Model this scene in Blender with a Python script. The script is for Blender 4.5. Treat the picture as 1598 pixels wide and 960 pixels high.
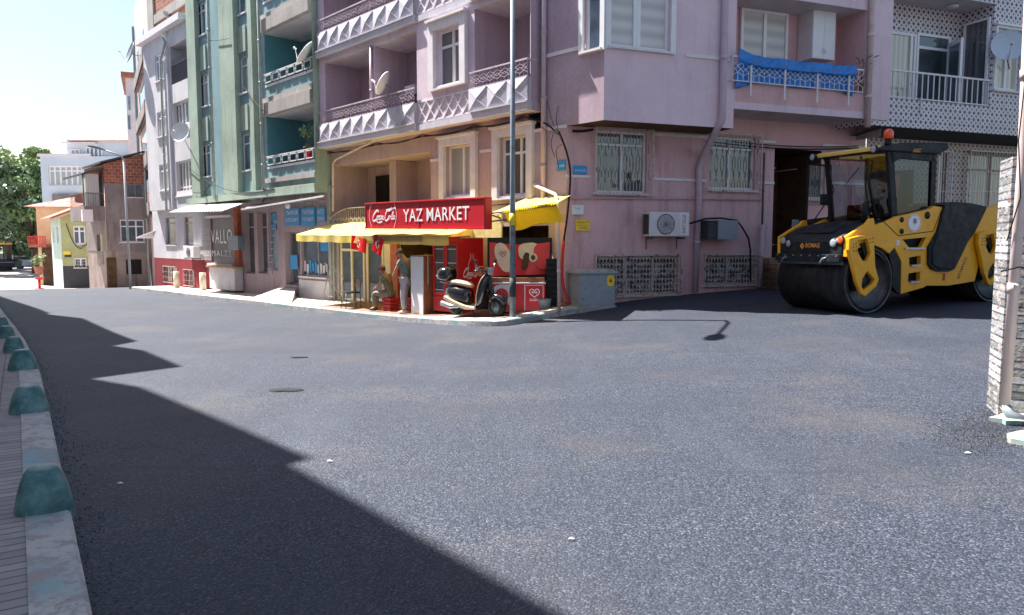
import bpy, bmesh, math, random
import numpy as np
from mathutils import Vector, Matrix
from mathutils.geometry import tessellate_polygon
random.seed(7)
rad = math.radians
for o in list(bpy.data.objects): bpy.data.objects.remove(o)
S = bpy.context.scene
COL = S.collection

# ------------------------------------------------------------------ camera, sky, sun, exposure
FPX = 1165.0; PITCH = math.atan(104/1165.0); EYE = 1.6
cam = bpy.data.cameras.new('camera'); camo = bpy.data.objects.new('camera', cam); COL.objects.link(camo)
camo.location = (0, 0, EYE); camo.rotation_euler = (math.pi/2-PITCH, 0, 0)
cam.sensor_width = 36.0; cam.lens = 36.0*FPX/1598.0; cam.clip_end = 3000; cam.clip_start = .05
S.camera = camo
SUN_EL = rad(58); SD = Vector((.86, -.51, 0)).normalized()      # horizontal travel direction of the light
sd3 = Vector((SD.x*math.cos(SUN_EL), SD.y*math.cos(SUN_EL), -math.sin(SUN_EL)))
sun = bpy.data.lights.new('sun', 'SUN'); sun.energy = 5.0; sun.angle = rad(.5); sun.color = (1, .965, .91)
suno = bpy.data.objects.new('sun', sun); COL.objects.link(suno); suno.location = (0, 0, 40)
suno.rotation_euler = sd3.to_track_quat('-Z', 'Y').to_euler()
W = bpy.data.worlds.new('World'); S.world = W; W.use_nodes = True
wn = W.node_tree.nodes; wl = W.node_tree.links
sky = wn.new('ShaderNodeTexSky'); sky.sky_type = 'NISHITA'; sky.sun_disc = False
sky.sun_elevation = SUN_EL; sky.sun_rotation = math.atan2(-SD.x, -SD.y)
sky.air_density = 1.2; sky.dust_density = 1.9; sky.ozone_density = 1.0; sky.altitude = 100
wl.new(sky.outputs[0], wn['Background'].inputs[0]); wn['Background'].inputs[1].default_value = .058
S.view_settings.view_transform = 'Standard'; S.view_settings.look = 'None'; S.view_settings.gamma = 1
S.view_settings.use_curve_mapping = False; S.view_settings.exposure = 1.7
S.render.engine = 'CYCLES'; S.cycles.max_bounces = 6

# ------------------------------------------------------------------ helpers
cp, sp = math.cos(PITCH), math.sin(PITCH)
def ray(x, y):
    a = x-799.0; b = 480.0-y
    return Vector((a, FPX*cp+b*sp, -FPX*sp+b*cp))
class Frame:
    """vertical plane: origin, direction u along it, outward normal n"""
    def __init__(s, o, az=None, u=None, face=True):
        s.o = Vector((o[0], o[1], 0))
        s.u = Vector((math.sin(rad(az)), math.cos(rad(az)), 0)) if u is None else Vector((u[0], u[1], 0)).normalized()
        s.n = Vector((-s.u.y, s.u.x, 0))
        if face and s.n.dot(s.o) > 0: s.n = -s.n
    def w(s, t, o, z): return s.o+s.u*t+s.n*o+Vector((0, 0, z))
    def p(s, x, y, off=0):
        r = ray(x, y); o = s.o+s.n*off-Vector((0, 0, EYE))
        q = r*(s.n.dot(o)/s.n.dot(r)); return (q-o).dot(s.u), q.z+EYE
    def rect(s, x0, y0, x1, y1, off=0):
        a = s.p(x0, (y0+y1)/2, off)[0]; b = s.p(x1, (y0+y1)/2, off)[0]
        zt = s.p((x0+x1)/2, y0, off)[1]; zb = s.p((x0+x1)/2, y1, off)[1]
        return min(a, b), max(a, b), zb, zt
    def at(s, x, y, off=0):
        t, z = s.p(x, y, off); return s.w(t, off, z)
def ongrd(x, y, dz=0):
    """pixel to the point where its ray meets the terrain"""
    r = ray(x, y); k = 1.0/r.y; lo = 1.0
    P = None
    for i in range(1, 2400):
        q = r*(i*.05*k); z = q.z+EYE
        if z <= gz(q.x, q.y)+dz: return Vector((q.x, q.y, gz(q.x, q.y)))
    return Vector((r.x*60*k, r.y*60*k, gz(r.x*60*k, 60)))

class MB:
    def __init__(s): s.v = []; s.f = []; s.m = []; s.cur = 0; s.sm = []; s.smooth = False
    def add(s, vs, fs):
        b = len(s.v); s.v += [tuple(v) for v in vs]
        for f in fs: s.f.append([b+i for i in f]); s.m.append(s.cur); s.sm.append(s.smooth)
        return s
    def hexa(s, p):   # 8 points: bottom 4 loop, top 4 loop
        return s.add(p, [(3,2,1,0),(4,5,6,7),(0,1,5,4),(1,2,6,5),(2,3,7,6),(3,0,4,7)])
    def box(s, F, t0, t1, o0, o1, z0, z1):
        return s.hexa([F.w(t0,o0,z0),F.w(t1,o0,z0),F.w(t1,o1,z0),F.w(t0,o1,z0),F.w(t0,o0,z1),F.w(t1,o0,z1),F.w(t1,o1,z1),F.w(t0,o1,z1)])
    def bx(s, c, d):  # axis aligned, centre, size
        x,y,z = c; a,b,e = d[0]/2,d[1]/2,d[2]/2
        return s.hexa([(x-a,y-b,z-e),(x+a,y-b,z-e),(x+a,y+b,z-e),(x-a,y+b,z-e),(x-a,y-b,z+e),(x+a,y-b,z+e),(x+a,y+b,z+e),(x-a,y+b,z+e)])
    def quad(s, a, b, c, d): return s.add([a,b,c,d], [(0,1,2,3)])
    def bar(s, a, b, w, h=None):  # square bar
        a = Vector(a); b = Vector(b); h = h or w
        d = (b-a).normalized(); up = Vector((0,0,1)) if abs(d.z) < .9 else Vector((1,0,0))
        x = d.cross(up).normalized()*w/2; y = d.cross(x).normalized()*h/2
        return s.hexa([a-x-y,a+x-y,a+x+y,a-x+y,b-x-y,b+x-y,b+x+y,b-x+y])
    def tube(s, pts, r, n=8, cap=True):
        pts = [Vector(p) for p in pts]; N = len(pts)
        rs = r if isinstance(r, (list, tuple)) else [r]*N
        vs = []; prev = None
        for i, p in enumerate(pts):
            d = (pts[min(i+1, N-1)]-pts[max(i-1, 0)]).normalized()
            if prev is None:
                up = Vector((0,0,1)) if abs(d.z) < .9 else Vector((1,0,0)); x = d.cross(up).normalized()
            else:
                x = (prev-d*prev.dot(d)).normalized()
            prev = x; y = d.cross(x)
            for k in range(n):
                a = 2*math.pi*k/n; vs.append(p+x*math.cos(a)*rs[i]+y*math.sin(a)*rs[i])
        fs = [(i*n+k, i*n+(k+1) % n, (i+1)*n+(k+1) % n, (i+1)*n+k) for i in range(N-1) for k in range(n)]
        if cap: fs += [tuple(range(n))[::-1], tuple((N-1)*n+k for k in range(n))]
        sm = s.smooth; s.smooth = True; s.add(vs, fs); s.smooth = sm
        return s
    def lathe(s, c, axis, prof, n=24, smooth=True):  # prof: (distance along axis, radius)
        c = Vector(c); ax = Vector(axis).normalized(); up = Vector((0,0,1)) if abs(ax.z) < .9 else Vector((1,0,0))
        x = ax.cross(up).normalized(); y = ax.cross(x); vs = []
        for (h, r) in prof:
            for k in range(n):
                a = 2*math.pi*k/n; vs.append(c+ax*h+(x*math.cos(a)+y*math.sin(a))*max(r, 1e-4))
        fs = [(i*n+k, i*n+(k+1) % n, (i+1)*n+(k+1) % n, (i+1)*n+k) for i in range(len(prof)-1) for k in range(n)]
        sm = s.smooth; s.smooth = smooth; s.add(vs, fs); s.smooth = sm
        return s
    def prism(s, F, pts, o0, o1, holes=()):  # polygon in (t,z) of a frame, extruded between offsets
        loops = [list(pts)]+[list(h) for h in holes]
        allp = [p for l in loops for p in l]; n = len(allp)
        tris = tessellate_polygon([[Vector((p[0], p[1], 0)) for p in l] for l in loops])
        vs = [F.w(p[0], o0, p[1]) for p in allp]+[F.w(p[0], o1, p[1]) for p in allp]
        fs = [tuple(t) for t in tris]+[tuple(i+n for i in t)[::-1] for t in tris]
        b = 0
        for l in loops:
            m = len(l)
            for i in range(m): j = (i+1) % m; fs.append((b+i, b+j, n+b+j, n+b+i))
            b += m
        return s.add(vs, fs)
    def ell(s, c, r, n=10, m=7):
        vs = []; c = Vector(c)
        for i in range(m+1):
            th = math.pi*i/m
            for k in range(n):
                a = 2*math.pi*k/n
                vs.append((c.x+r[0]*math.sin(th)*math.cos(a), c.y+r[1]*math.sin(th)*math.sin(a), c.z+r[2]*math.cos(th)))
        sm = s.smooth; s.smooth = True
        s.add(vs, [(i*n+k, (i+1)*n+k, (i+1)*n+(k+1) % n, i*n+(k+1) % n) for i in range(m) for k in range(n)]); s.smooth = sm
        return s
    def build(s, name, mats, parent=None, bevel=0, fix=True, loc=None):
        me = bpy.data.meshes.new(name)
        off = Vector((0,0,0))
        if parent is not None:
            off = wloc(parent)
        elif loc is not None: off = Vector(loc)
        elif s.v:
            a = np.array(s.v); off = Vector(((a[:,0].min()+a[:,0].max())/2, (a[:,1].min()+a[:,1].max())/2, a[:,2].min()))
        me.from_pydata([(x-off.x, y-off.y, z-off.z) for x, y, z in s.v], [], s.f)
        if not isinstance(mats, (list, tuple)): mats = [mats]
        for m in mats: me.materials.append(m)
        me.polygons.foreach_set('material_index', s.m); me.polygons.foreach_set('use_smooth', s.sm)
        if fix:
            bm = bmesh.new(); bm.from_mesh(me); bmesh.ops.recalc_face_normals(bm, faces=bm.faces); bm.to_mesh(me); bm.free()
        me.update()
        o = bpy.data.objects.new(name, me); COL.objects.link(o)
        if parent is not None: o.parent = parent
        else: o.location = off
        if bevel:
            b = o.modifiers.new('bevel', 'BEVEL'); b.width = bevel; b.segments = 2; b.limit_method = 'ANGLE'; b.angle_limit = rad(35)
        return o
def each(mb, name, mat, parent):
    """one object per connected piece of the collected mesh"""
    par = list(range(len(mb.v)))
    def find(i):
        while par[i] != i: par[i] = par[par[i]]; i = par[i]
        return i
    for f in mb.f:
        for i in f[1:]: par[find(i)] = find(f[0])
    g = {}
    for f in mb.f: g.setdefault(find(f[0]), []).append(f)
    for fs in g.values():
        q = MB(); idx = {}
        for f in fs:
            for i in f:
                if i not in idx: idx[i] = len(q.v); q.v.append(mb.v[i])
            q.f.append([idx[i] for i in f]); q.m.append(0); q.sm.append(False)
        q.build(name, mat, parent)
def wloc(o):
    v = Vector((0,0,0))
    while o is not None: v += o.location; o = o.parent
    return v
def tag(o, label, cat, group=None, kind=None):
    if label: o['label'] = label
    if cat: o['category'] = cat
    if group: o['group'] = group
    if kind: o['kind'] = kind
    return o
def thing(name, label, cat, loc, group=None):
    o = bpy.data.objects.new(name, None); COL.objects.link(o); o.location = loc; o.empty_display_size = .2
    return tag(o, label, cat, group)

# ------------------------------------------------------------------ materials
class NT:
    def __init__(s, name):
        s.m = bpy.data.materials.new(name); s.m.use_nodes = True; s.t = s.m.node_tree; s.b = s.t.nodes['Principled BSDF']
        s.tc = s.t.nodes.new('ShaderNodeNewGeometry').outputs['Position']
    def n(s, typ, **kw):
        x = s.t.nodes.new('ShaderNode'+typ)
        for k, v in kw.items():
            if k.startswith('i_'): x.inputs[int(k[2:])].default_value = v
            else: setattr(x, k, v)
        return x
    def l(s, a, b): s.t.links.new(a, b)
    def noise(s, scale, detail=4, rough=.55, vec=None, stretch=None):
        x = s.n('TexNoise'); x.inputs['Scale'].default_value = scale; x.inputs['Detail'].default_value = detail; x.inputs['Roughness'].default_value = rough
        v = vec or s.tc
        if stretch:
            mp = s.n('Mapping'); mp.inputs['Scale'].default_value = stretch; s.l(v, mp.inputs[0]); v = mp.outputs[0]
        s.l(v, x.inputs['Vector']); return x.outputs[0]
    def ramp(s, fac, stops, interp='LINEAR'):
        r = s.n('ValToRGB'); s.l(fac, r.inputs[0]); e = r.color_ramp.elements; r.color_ramp.interpolation = interp
        while len(e) < len(stops): e.new(.5)
        for i, (p, c) in enumerate(stops):
            e[i].position = p; e[i].color = (*c, 1) if len(c) == 3 else c
        return r.outputs[0]
    def mix(s, fac, a, b, mode='MIX'):
        x = s.n('MixRGB', blend_type=mode)
        for i, v in enumerate((fac, a, b)):
            if isinstance(v, (int, float)): x.inputs[i].default_value = v
            elif isinstance(v, tuple): x.inputs[i].default_value = (*v, 1)
            else: s.l(v, x.inputs[i])
        return x.outputs[0]
    def math(s, op, a, b=0.0):
        x = s.n('Math', operation=op)
        for i, v in enumerate((a, b)):
            if isinstance(v, (int, float)): x.inputs[i].default_value = v
            else: s.l(v, x.inputs[i])
        return x.outputs[0]
    def bump(s, h, strength, dist=.01):
        x = s.n('Bump'); x.inputs['Strength'].default_value = strength; x.inputs['Distance'].default_value = dist
        s.l(h, x.inputs['Height']); s.l(x.outputs[0], s.b.inputs['Normal']); return x
    def set(s, color=None, rough=None, metal=None, spec=None, coat=None):
        if color is not None:
            if isinstance(color, tuple): s.b.inputs['Base Color'].default_value = (*color, 1)
            else: s.l(color, s.b.inputs['Base Color'])
        if rough is not None:
            if isinstance(rough, (int, float)): s.b.inputs['Roughness'].default_value = rough
            else: s.l(rough, s.b.inputs['Roughness'])
        if metal is not None: s.b.inputs['Metallic'].default_value = metal
        if spec is not None: s.b.inputs['Specular IOR Level'].default_value = spec
        if coat: s.b.inputs['Coat Weight'].default_value = coat; s.b.inputs['Coat Roughness'].default_value = .04
        return s.m
def sc(c, k): return tuple(min(1, x*k) for x in c)
def plain(name, c, rough=.5, metal=0, coat=0, var=.12, scale=6, bump=.0):
    N = NT(name); n1 = N.noise(scale, 5)
    col = N.mix(N.ramp(n1, [(.3, (0,0,0)), (.7, (1,1,1))]), sc(c, 1-var), sc(c, 1+var*.7))
    if bump: N.bump(N.noise(scale*14, 3), bump, .004)
    return N.set(col, rough, metal, coat=coat)
def stucco(name, c, stain=(.5,.45,.4), amt=.3, var=.14, bscale=55, bst=.35):
    N = NT(name)
    base = N.mix(N.ramp(N.noise(.9, 6, .6), [(.3,(0,0,0)),(.72,(1,1,1))]), sc(c, 1-var), sc(c, 1+var*.6))
    fine = N.noise(14, 4, .6)
    base = N.mix(.10, base, N.ramp(fine, [(.25,(0,0,0)),(.75,(1,1,1))]), 'OVERLAY')
    st = N.ramp(N.noise(1.5, 7, .72, stretch=(2.6,2.6,.22)), [(.50,(0,0,0)),(.72,(1,1,1))])
    base = N.mix(N.math('MULTIPLY', st, amt*1.25), base, tuple(x*y for x, y in zip(c, stain)))
    pt = N.ramp(N.noise(.55, 2, .3), [(.56,(0,0,0)),(.575,(1,1,1))])
    base = N.mix(N.math('MULTIPLY', pt, .22), base, sc(c, 1.18))
    cr = N.ramp(N.noise(2.3, 9, .9), [(.495,(0,0,0)),(.5,(1,1,1)),(.505,(0,0,0))])
    base = N.mix(N.math('MULTIPLY', cr, .16), base, sc(c, .45))
    gr = N.ramp(N.noise(3.5, 6, .75), [(.60,(0,0,0)),(.74,(1,1,1))]); base = N.mix(N.math('MULTIPLY', gr, amt*.6), base, sc(c, .55))
    N.bump(N.noise(bscale, 4, .6), bst, .006)
    return N.set(base, .85, spec=.25)
def metalpaint(name, c, rough=.35, rust=.0, coat=0):
    N = NT(name); base = N.mix(N.ramp(N.noise(5,5),[(.3,(0,0,0)),(.7,(1,1,1))]), sc(c,.88), sc(c,1.06))
    if rust: base = N.mix(N.ramp(N.noise(9,7,.7),[(.62-rust*.2,(0,0,0)),(.68-rust*.2,(1,1,1))]), base, (.16,.07,.035))
    return N.set(base, rough, coat=coat)
def glass_mat(name, c, stripes=0, horiz=False, k=.35):
    N = NT(name)
    if stripes:
        mp = N.n('Mapping'); mp.inputs['Scale'].default_value = (1,1,0) if not horiz else (0,0,1); N.l(N.tc, mp.inputs[0])
        w = N.n('TexWave'); w.inputs['Scale'].default_value = stripes; w.inputs['Distortion'].default_value = 1.5 if not horiz else 0
        w.inputs['Detail'].default_value = 1; w.wave_type = 'BANDS'; w.bands_direction = 'Z' if horiz else 'DIAGONAL'; N.l(mp.outputs[0], w.inputs[0])
        col = N.mix(w.outputs[1], sc(c, 1-k), c)
    else: col = N.mix(N.ramp(N.noise(1.7,2),[(.4,(0,0,0)),(.6,(1,1,1))]), sc(c,.6), sc(c,1.5))
    if not stripes or horiz is False:
        N.set(None, .35); N.b.inputs['Coat Weight'].default_value = 1
    else: N.b.inputs['Coat Weight'].default_value = .6
    N.b.inputs['Coat Roughness'].default_value = .01; N.b.inputs['Coat IOR'].default_value = 1.9 if not horiz else 1.4
    return N.set(col, .5)
M = {}
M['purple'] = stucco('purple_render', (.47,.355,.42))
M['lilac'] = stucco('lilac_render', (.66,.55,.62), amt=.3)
M['pinkwall'] = stucco('pink_mauve_render', (.70,.44,.45))
M['pinklow'] = stucco('pink_mauve_lower', (.68,.43,.45), amt=.55)
M['bouncewall'] = stucco('bounce_tinted_render', (.52,.38,.38))  # mauve wall; warm bounce light from the awnings painted into its colour
M['lilacpanel'] = stucco('pale_lilac_panel', (.55,.53,.59), amt=.2)
M['bay'] = stucco('bay_render', (.75,.585,.645), amt=.25, var=.08)
M['trim'] = plain('white_trim', (.72,.68,.70), .6, var=.1)
M['white'] = plain('white_paint', (.78,.78,.80), .4, var=.05)
M['cream'] = plain('cream_paint', (.70,.60,.46), .5, var=.1)
M['upvc'] = plain('white_upvc', (.80,.80,.82), .3, var=.04)
M['ceil'] = stucco('balcony_ceiling', (.66,.60,.60), amt=.35)
M['greenwall'] = stucco('green_render', (.34,.42,.35), amt=.5, var=.25)
M['tealwall'] = stucco('teal_render', (.21,.33,.36), amt=.35, var=.2)
M['tealin'] = stucco('teal_inner', (.10,.27,.32), amt=.2)
M['whitewall'] = stucco('off_white_render', (.62,.60,.62), stain=(.55,.55,.6), amt=.45)
M['shopwall'] = stucco('grey_mauve_shopfront', (.47,.37,.385), amt=.5)
M['redwall'] = stucco('red_plinth', (.27,.03,.04), amt=.4)
M['greywall'] = stucco('grey_brown_render', (.25,.21,.205), amt=.8, var=.3)
M['dirty'] = stucco('peeling_render', (.31,.245,.22), stain=(.35,.3,.28), amt=.9, var=.35)
M['olive'] = stucco('olive_render', (.44,.44,.21), amt=.35)
M['mintwall'] = stucco('mint_render', (.50,.60,.52), amt=.3)
M['orange'] = stucco('apricot_render', (.72,.47,.28), amt=.2)
M['bluewhite'] = stucco('pale_blue_render', (.55,.62,.70), amt=.1, var=.06)
M['concrete'] = stucco('concrete', (.40,.37,.35), amt=.5, var=.2)
M['darkgrey'] = plain('dark_grey', (.06,.06,.065), .6)
M['black'] = plain('black_plastic', (.018,.02,.024), .45)
M['blackgloss'] = plain('black_gloss', (.012,.013,.016), .18, coat=.8)
M['void'] = plain('dark_interior', (.02,.017,.015), .9)
M['brownvoid'] = plain('brown_interior', (.10,.055,.03), .8, var=.4, scale=3)
M['metal'] = plain('galvanised_steel', (.45,.47,.50), .35, metal=.8)
M['polemetal'] = metalpaint('grey_pole_paint', (.17,.21,.25), .4, rust=.25)
M['palepole'] = metalpaint('pale_grey_pole', (.40,.40,.42), .5)
M['iron'] = metalpaint('cream_iron', (.55,.47,.42), .5, rust=.35)
M['whiteiron'] = metalpaint('white_iron', (.74,.72,.72), .45, rust=.1)
M['mauveiron'] = metalpaint('mauve_iron', (.55,.47,.52), .5, rust=.2)
M['darkiron'] = metalpaint('dark_iron', (.10,.09,.10), .5, rust=.3)
M['pipepink'] = plain('pink_pipe', (.50,.38,.44), .45, var=.1)
M['pipelight'] = plain('light_pink_pipe', (.66,.52,.50), .4, var=.12)
M['pipegreen'] = plain('green_grey_pipe', (.34,.38,.36), .5, var=.2)
M['gdark'] = glass_mat('dark_glass', (.03,.045,.06))
M['gblue'] = glass_mat('blue_glass', (.07,.13,.19))
M['gcurtain'] = glass_mat('curtained_glass', (.42,.44,.45), 5.5)
M['gnet'] = glass_mat('net_curtained_glass', (.085,.10,.125), 7.0, False, .6)
M['gcream'] = glass_mat('cream_curtained_glass', (.62,.55,.42), 3.0)
M['gblind'] = glass_mat('blind_glass', (.66,.64,.62), 1.05, True, .25)
M['red'] = plain('bright_red', (.62,.012,.018), .35, coat=.3, var=.06)
M['redplastic'] = plain('red_plastic', (.60,.03,.03), .4, var=.1)
M['signred'] = plain('sign_red', (.52,.008,.02), .45, var=.08, scale=1)
M['signwhite'] = plain('sign_white', (.85,.84,.84), .5, var=.02)
M['cable'] = plain('black_cable', (.015,.015,.018), .6)
M['wood'] = plain('reddish_wood', (.33,.12,.05), .45, var=.3, scale=4)
M['palewood'] = plain('pale_wood', (.45,.28,.14), .6, var=.3, scale=4)
M['tarp'] = plain('blue_tarpaulin', (.012,.20,.62), .4, var=.25, scale=5)
M['blue'] = plain('sign_blue', (.02,.28,.62), .4, var=.05)
M['yellow'] = plain('sign_yellow', (.85,.62,.04), .45)
M['rolleryellow'] = plain('machine_yellow', (.88,.42,.004), .36, coat=.25, var=.05, scale=2)
M['rollerblack'] = plain('machine_black', (.010,.014,.020), .42, var=.15)
M['drum'] = plain('drum_steel', (.018,.018,.021), .5, metal=.3, var=.3, scale=9)
M['drumrim'] = plain('drum_rim_steel', (.10,.10,.105), .35, metal=.8, var=.45, scale=5)
M['orangelamp'] = plain('orange_beacon', (.85,.10,.02), .25, coat=.5)
M['lens'] = plain('lamp_lens', (.32,.34,.37), .12, coat=.8)
M['skin'] = plain('skin', (.42,.22,.14), .55, var=.1)
M['teal'] = plain('teal_bollard_paint', (.075,.20,.20), .75, var=.5, scale=9, bump=.3)
M['terracotta'] = plain('terracotta_tile', (.34,.13,.085), .8, var=.4, scale=5)
M['leaf'] = plain('leaf_green', (.17,.25,.10), .6, var=.5, scale=1.2)  # leaf tones lightened to paint in the haze over the far trees
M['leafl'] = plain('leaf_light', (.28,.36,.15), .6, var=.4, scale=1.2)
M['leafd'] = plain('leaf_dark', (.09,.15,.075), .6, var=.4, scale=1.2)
M['bark'] = plain('bark', (.12,.085,.06), .9, var=.4, scale=8)
M['pit'] = plain('hollow_shade', (.007,.008,.011), .9, scale=30, var=.5)  # near-black stands in for the shade inside the sunken manholes
M['paper'] = plain('white_paper', (.75,.76,.78), .7)
M['seatfab'] = plain('beige_seat', (.52,.40,.26), .5)
M['rustbolt'] = plain('dark_rust_bolt',(.22,.06,.02),.5)
M['bucket'] = plain('grey_bucket', (.25,.28,.31), .5)
def glassclear(name, tint=(.55,.62,.66), a=.75):
    N = NT(name); t = N.n('BsdfTransparent'); t.inputs[0].default_value = (*tint, 1); g = N.n('BsdfGlossy'); g.inputs[1].default_value = .02
    fr = N.n('Fresnel'); fr.inputs[0].default_value = 1.5; mx = N.n('MixShader'); N.l(N.math('ADD', fr.outputs[0], .03), mx.inputs[0])
    N.l(t.outputs[0], mx.inputs[1]); N.l(g.outputs[0], mx.inputs[2]); N.l(mx.outputs[0], N.t.nodes['Material Output'].inputs[0]); return N.m
M['cabglass'] = glassclear('cab_glass', (.52,.59,.64))
M['doorglass'] = glassclear('fridge_glass', (.75,.82,.86))

def asphalt():
    N = NT('fresh_asphalt')
    v = N.n('TexVoronoi'); v.inputs['Scale'].default_value = 92; N.l(N.tc, v.inputs['Vector'])
    sepc = N.n('SeparateColor'); N.l(v.outputs['Color'], sepc.inputs[0])
    agg = N.ramp(sepc.outputs[0], [(0,(.018,.023,.037)),(.55,(.045,.054,.079)),(.90,(.082,.094,.127)),(1,(.15,.16,.20))])
    gap = N.ramp(v.outputs['Distance'], [(.35,(1,1,1)),(.72,(.45,.45,.45))])
    c = N.mix(1.0, agg, gap, 'MULTIPLY')
    # roller lanes: long faint lighter and darker bands following the pass of the drum
    sx = N.n('SeparateXYZ'); N.l(N.tc, sx.inputs[0])
    c = N.mix(N.math('MULTIPLY', N.ramp(N.noise(.5,6,.65),[(.50,(0,0,0)),(.74,(1,1,1))]), .38), c, (.125,.10,.08))
    c = N.mix(N.math('MULTIPLY', N.ramp(N.noise(.32,5,.6,stretch=(.35,1.7,1)),[(.40,(0,0,0)),(.66,(1,1,1))]), .6), c, (.028,.033,.048))
    c = N.mix(N.math('MULTIPLY', N.ramp(N.noise(.9,4,.6,stretch=(1.5,.3,1)),[(.52,(0,0,0)),(.7,(1,1,1))]), .2), c, (.08,.088,.115))
    for (a, b_, c0, w, k) in ((.05,1,5.05,.05,.95),(.62,.78,12.1,.045,.8),(-.25,.97,9.4,.05,.8),(.75,-.5,1.1,.06,.6)):
        d = N.math('ADD', N.math('MULTIPLY', sx.outputs[0], a), N.math('MULTIPLY', sx.outputs[1], b_)); d = N.math('ADD', d, N.math('MULTIPLY', N.noise(1.3,3), .22))
        d = N.math('ABSOLUTE', N.math('SUBTRACT', d, c0+.11)); ln = N.ramp(d, [(0,(1,1,1)),(w,(0,0,0))]); c = N.mix(N.math('MULTIPLY', N.math('MULTIPLY', ln, N.ramp(N.noise(.8,3),[(.4,(0,0,0)),(.6,(1,1,1))])), k), c, (.03,.033,.045))
    c = N.mix(N.math('MULTIPLY', N.ramp(N.noise(26,4,.75),[(.60,(0,0,0)),(.70,(1,1,1))]), .45), c, (.015,.017,.024))
    c = N.mix(N.math('MULTIPLY', N.ramp(N.noise(11,6,.85),[(.70,(0,0,0)),(.74,(1,1,1))]), .5), c, (.2,.17,.13))
    far = N.math('ADD', N.math('MULTIPLY', sx.outputs[1], .85), N.math('MULTIPLY', sx.outputs[0], -.5))
    far = N.math('ADD', far, N.math('MULTIPLY', N.noise(.5,4), 3.0))
    fr = N.n('MapRange'); fr.inputs[1].default_value = 43.5; fr.inputs[2].default_value = 45.5; N.l(far, fr.inputs[0])
    old = N.ramp(N.noise(1.1,6,.7,stretch=(.5,1,1)), [(.3,(.28,.25,.24)),(.5,(.38,.35,.34)),(.7,(.46,.40,.37))])
    c = N.mix(fr.outputs[0], c, old)
    b = N.n('Bump'); b.inputs['Strength'].default_value = .6; b.inputs['Distance'].default_value = .007
    N.l(N.math('ADD', N.math('MULTIPLY', v.outputs['Distance'], -1.0), N.math('MULTIPLY', N.noise(9,4), .5)), b.inputs['Height']); N.l(b.outputs[0], N.b.inputs['Normal'])
    return N.set(c, .68, spec=.25)
M['asphalt'] = asphalt()
def pavemat(name, c, lines=True):
    N = NT(name); b = N.n('TexBrick'); mp = N.n('Mapping'); mp.inputs['Rotation'].default_value = (0,0,rad(-33.5)); N.l(N.tc, mp.inputs[0]); N.l(mp.outputs[0], b.inputs[0])
    b.inputs['Color1'].default_value = (*sc(c,.8),1); b.inputs['Color2'].default_value = (*sc(c,1.12),1); b.inputs['Mortar'].default_value = (*sc(c,.35),1)
    b.inputs['Scale'].default_value = 1; b.inputs['Mortar Size'].default_value = .006; b.inputs['Brick Width'].default_value = .2 if lines else .4; b.inputs['Row Height'].default_value = .085 if lines else .4; b.offset = 0 if lines else .5
    c2 = N.mix(N.math('MULTIPLY', N.ramp(N.noise(6,7,.7),[(.5,(0,0,0)),(.7,(1,1,1))]), .45), b.outputs[0], sc(c,.4))
    N.bump(N.math('ADD', N.math('MULTIPLY', b.outputs[1], -1.0), N.math('MULTIPLY', N.noise(60,3), .4)), .5, .006)
    return N.set(c2, .85)
M['paver'] = pavemat('paver', (.30,.275,.275)); M['slab'] = pavemat('pale_slabs', (.60,.55,.50), False)
def kerbmat():
    N = NT('worn_painted_kerb'); c = N.ramp(N.noise(1.3,2,.4), [(.50,(.44,.42,.41)),(.60,(.22,.34,.37))])
    c = N.mix(N.ramp(N.noise(8,8,.75),[(.48,(0,0,0)),(.56,(1,1,1))]), c, (.30,.27,.26))
    c = N.mix(N.ramp(N.noise(25,6,.8),[(.62,(0,0,0)),(.66,(1,1,1))]), c, (.07,.065,.065))
    N.bump(N.noise(22,6,.7), .7, .012); return N.set(c, .8)
M['kerb'] = kerbmat()
def brickmat(name, c=(.31,.095,.05), mort=(.38,.30,.26), bw=.25, rh=.19, flip=False):
    N = NT(name); sx = N.n('SeparateXYZ'); N.l(N.tc, sx.inputs[0]); cb = N.n('CombineXYZ')
    N.l(N.math('SUBTRACT', sx.outputs[0], N.math('MULTIPLY', sx.outputs[1], .8)), cb.inputs[0]); N.l(sx.outputs[2], cb.inputs[1])
    b = N.n('TexBrick'); N.l(cb.outputs[0], b.inputs[0]); b.inputs['Scale'].default_value = 1
    b.inputs['Color1'].default_value = (*sc(c,.7),1); b.inputs['Color2'].default_value = (*sc(c,1.25),1); b.inputs['Mortar'].default_value = (*mort,1)
    b.inputs['Mortar Size'].default_value = .012; b.inputs['Brick Width'].default_value = bw; b.inputs['Row Height'].default_value = rh
    c2 = N.mix(N.math('MULTIPLY', N.ramp(N.noise(3,6,.7),[(.5,(0,0,0)),(.7,(1,1,1))]), .5), b.outputs[0], sc(c,.5))
    N.bump(N.math('MULTIPLY', b.outputs[1], -1.0), .6, .01); return N.set(c2, .9)
M['brick'] = brickmat('red_brick')
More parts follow.
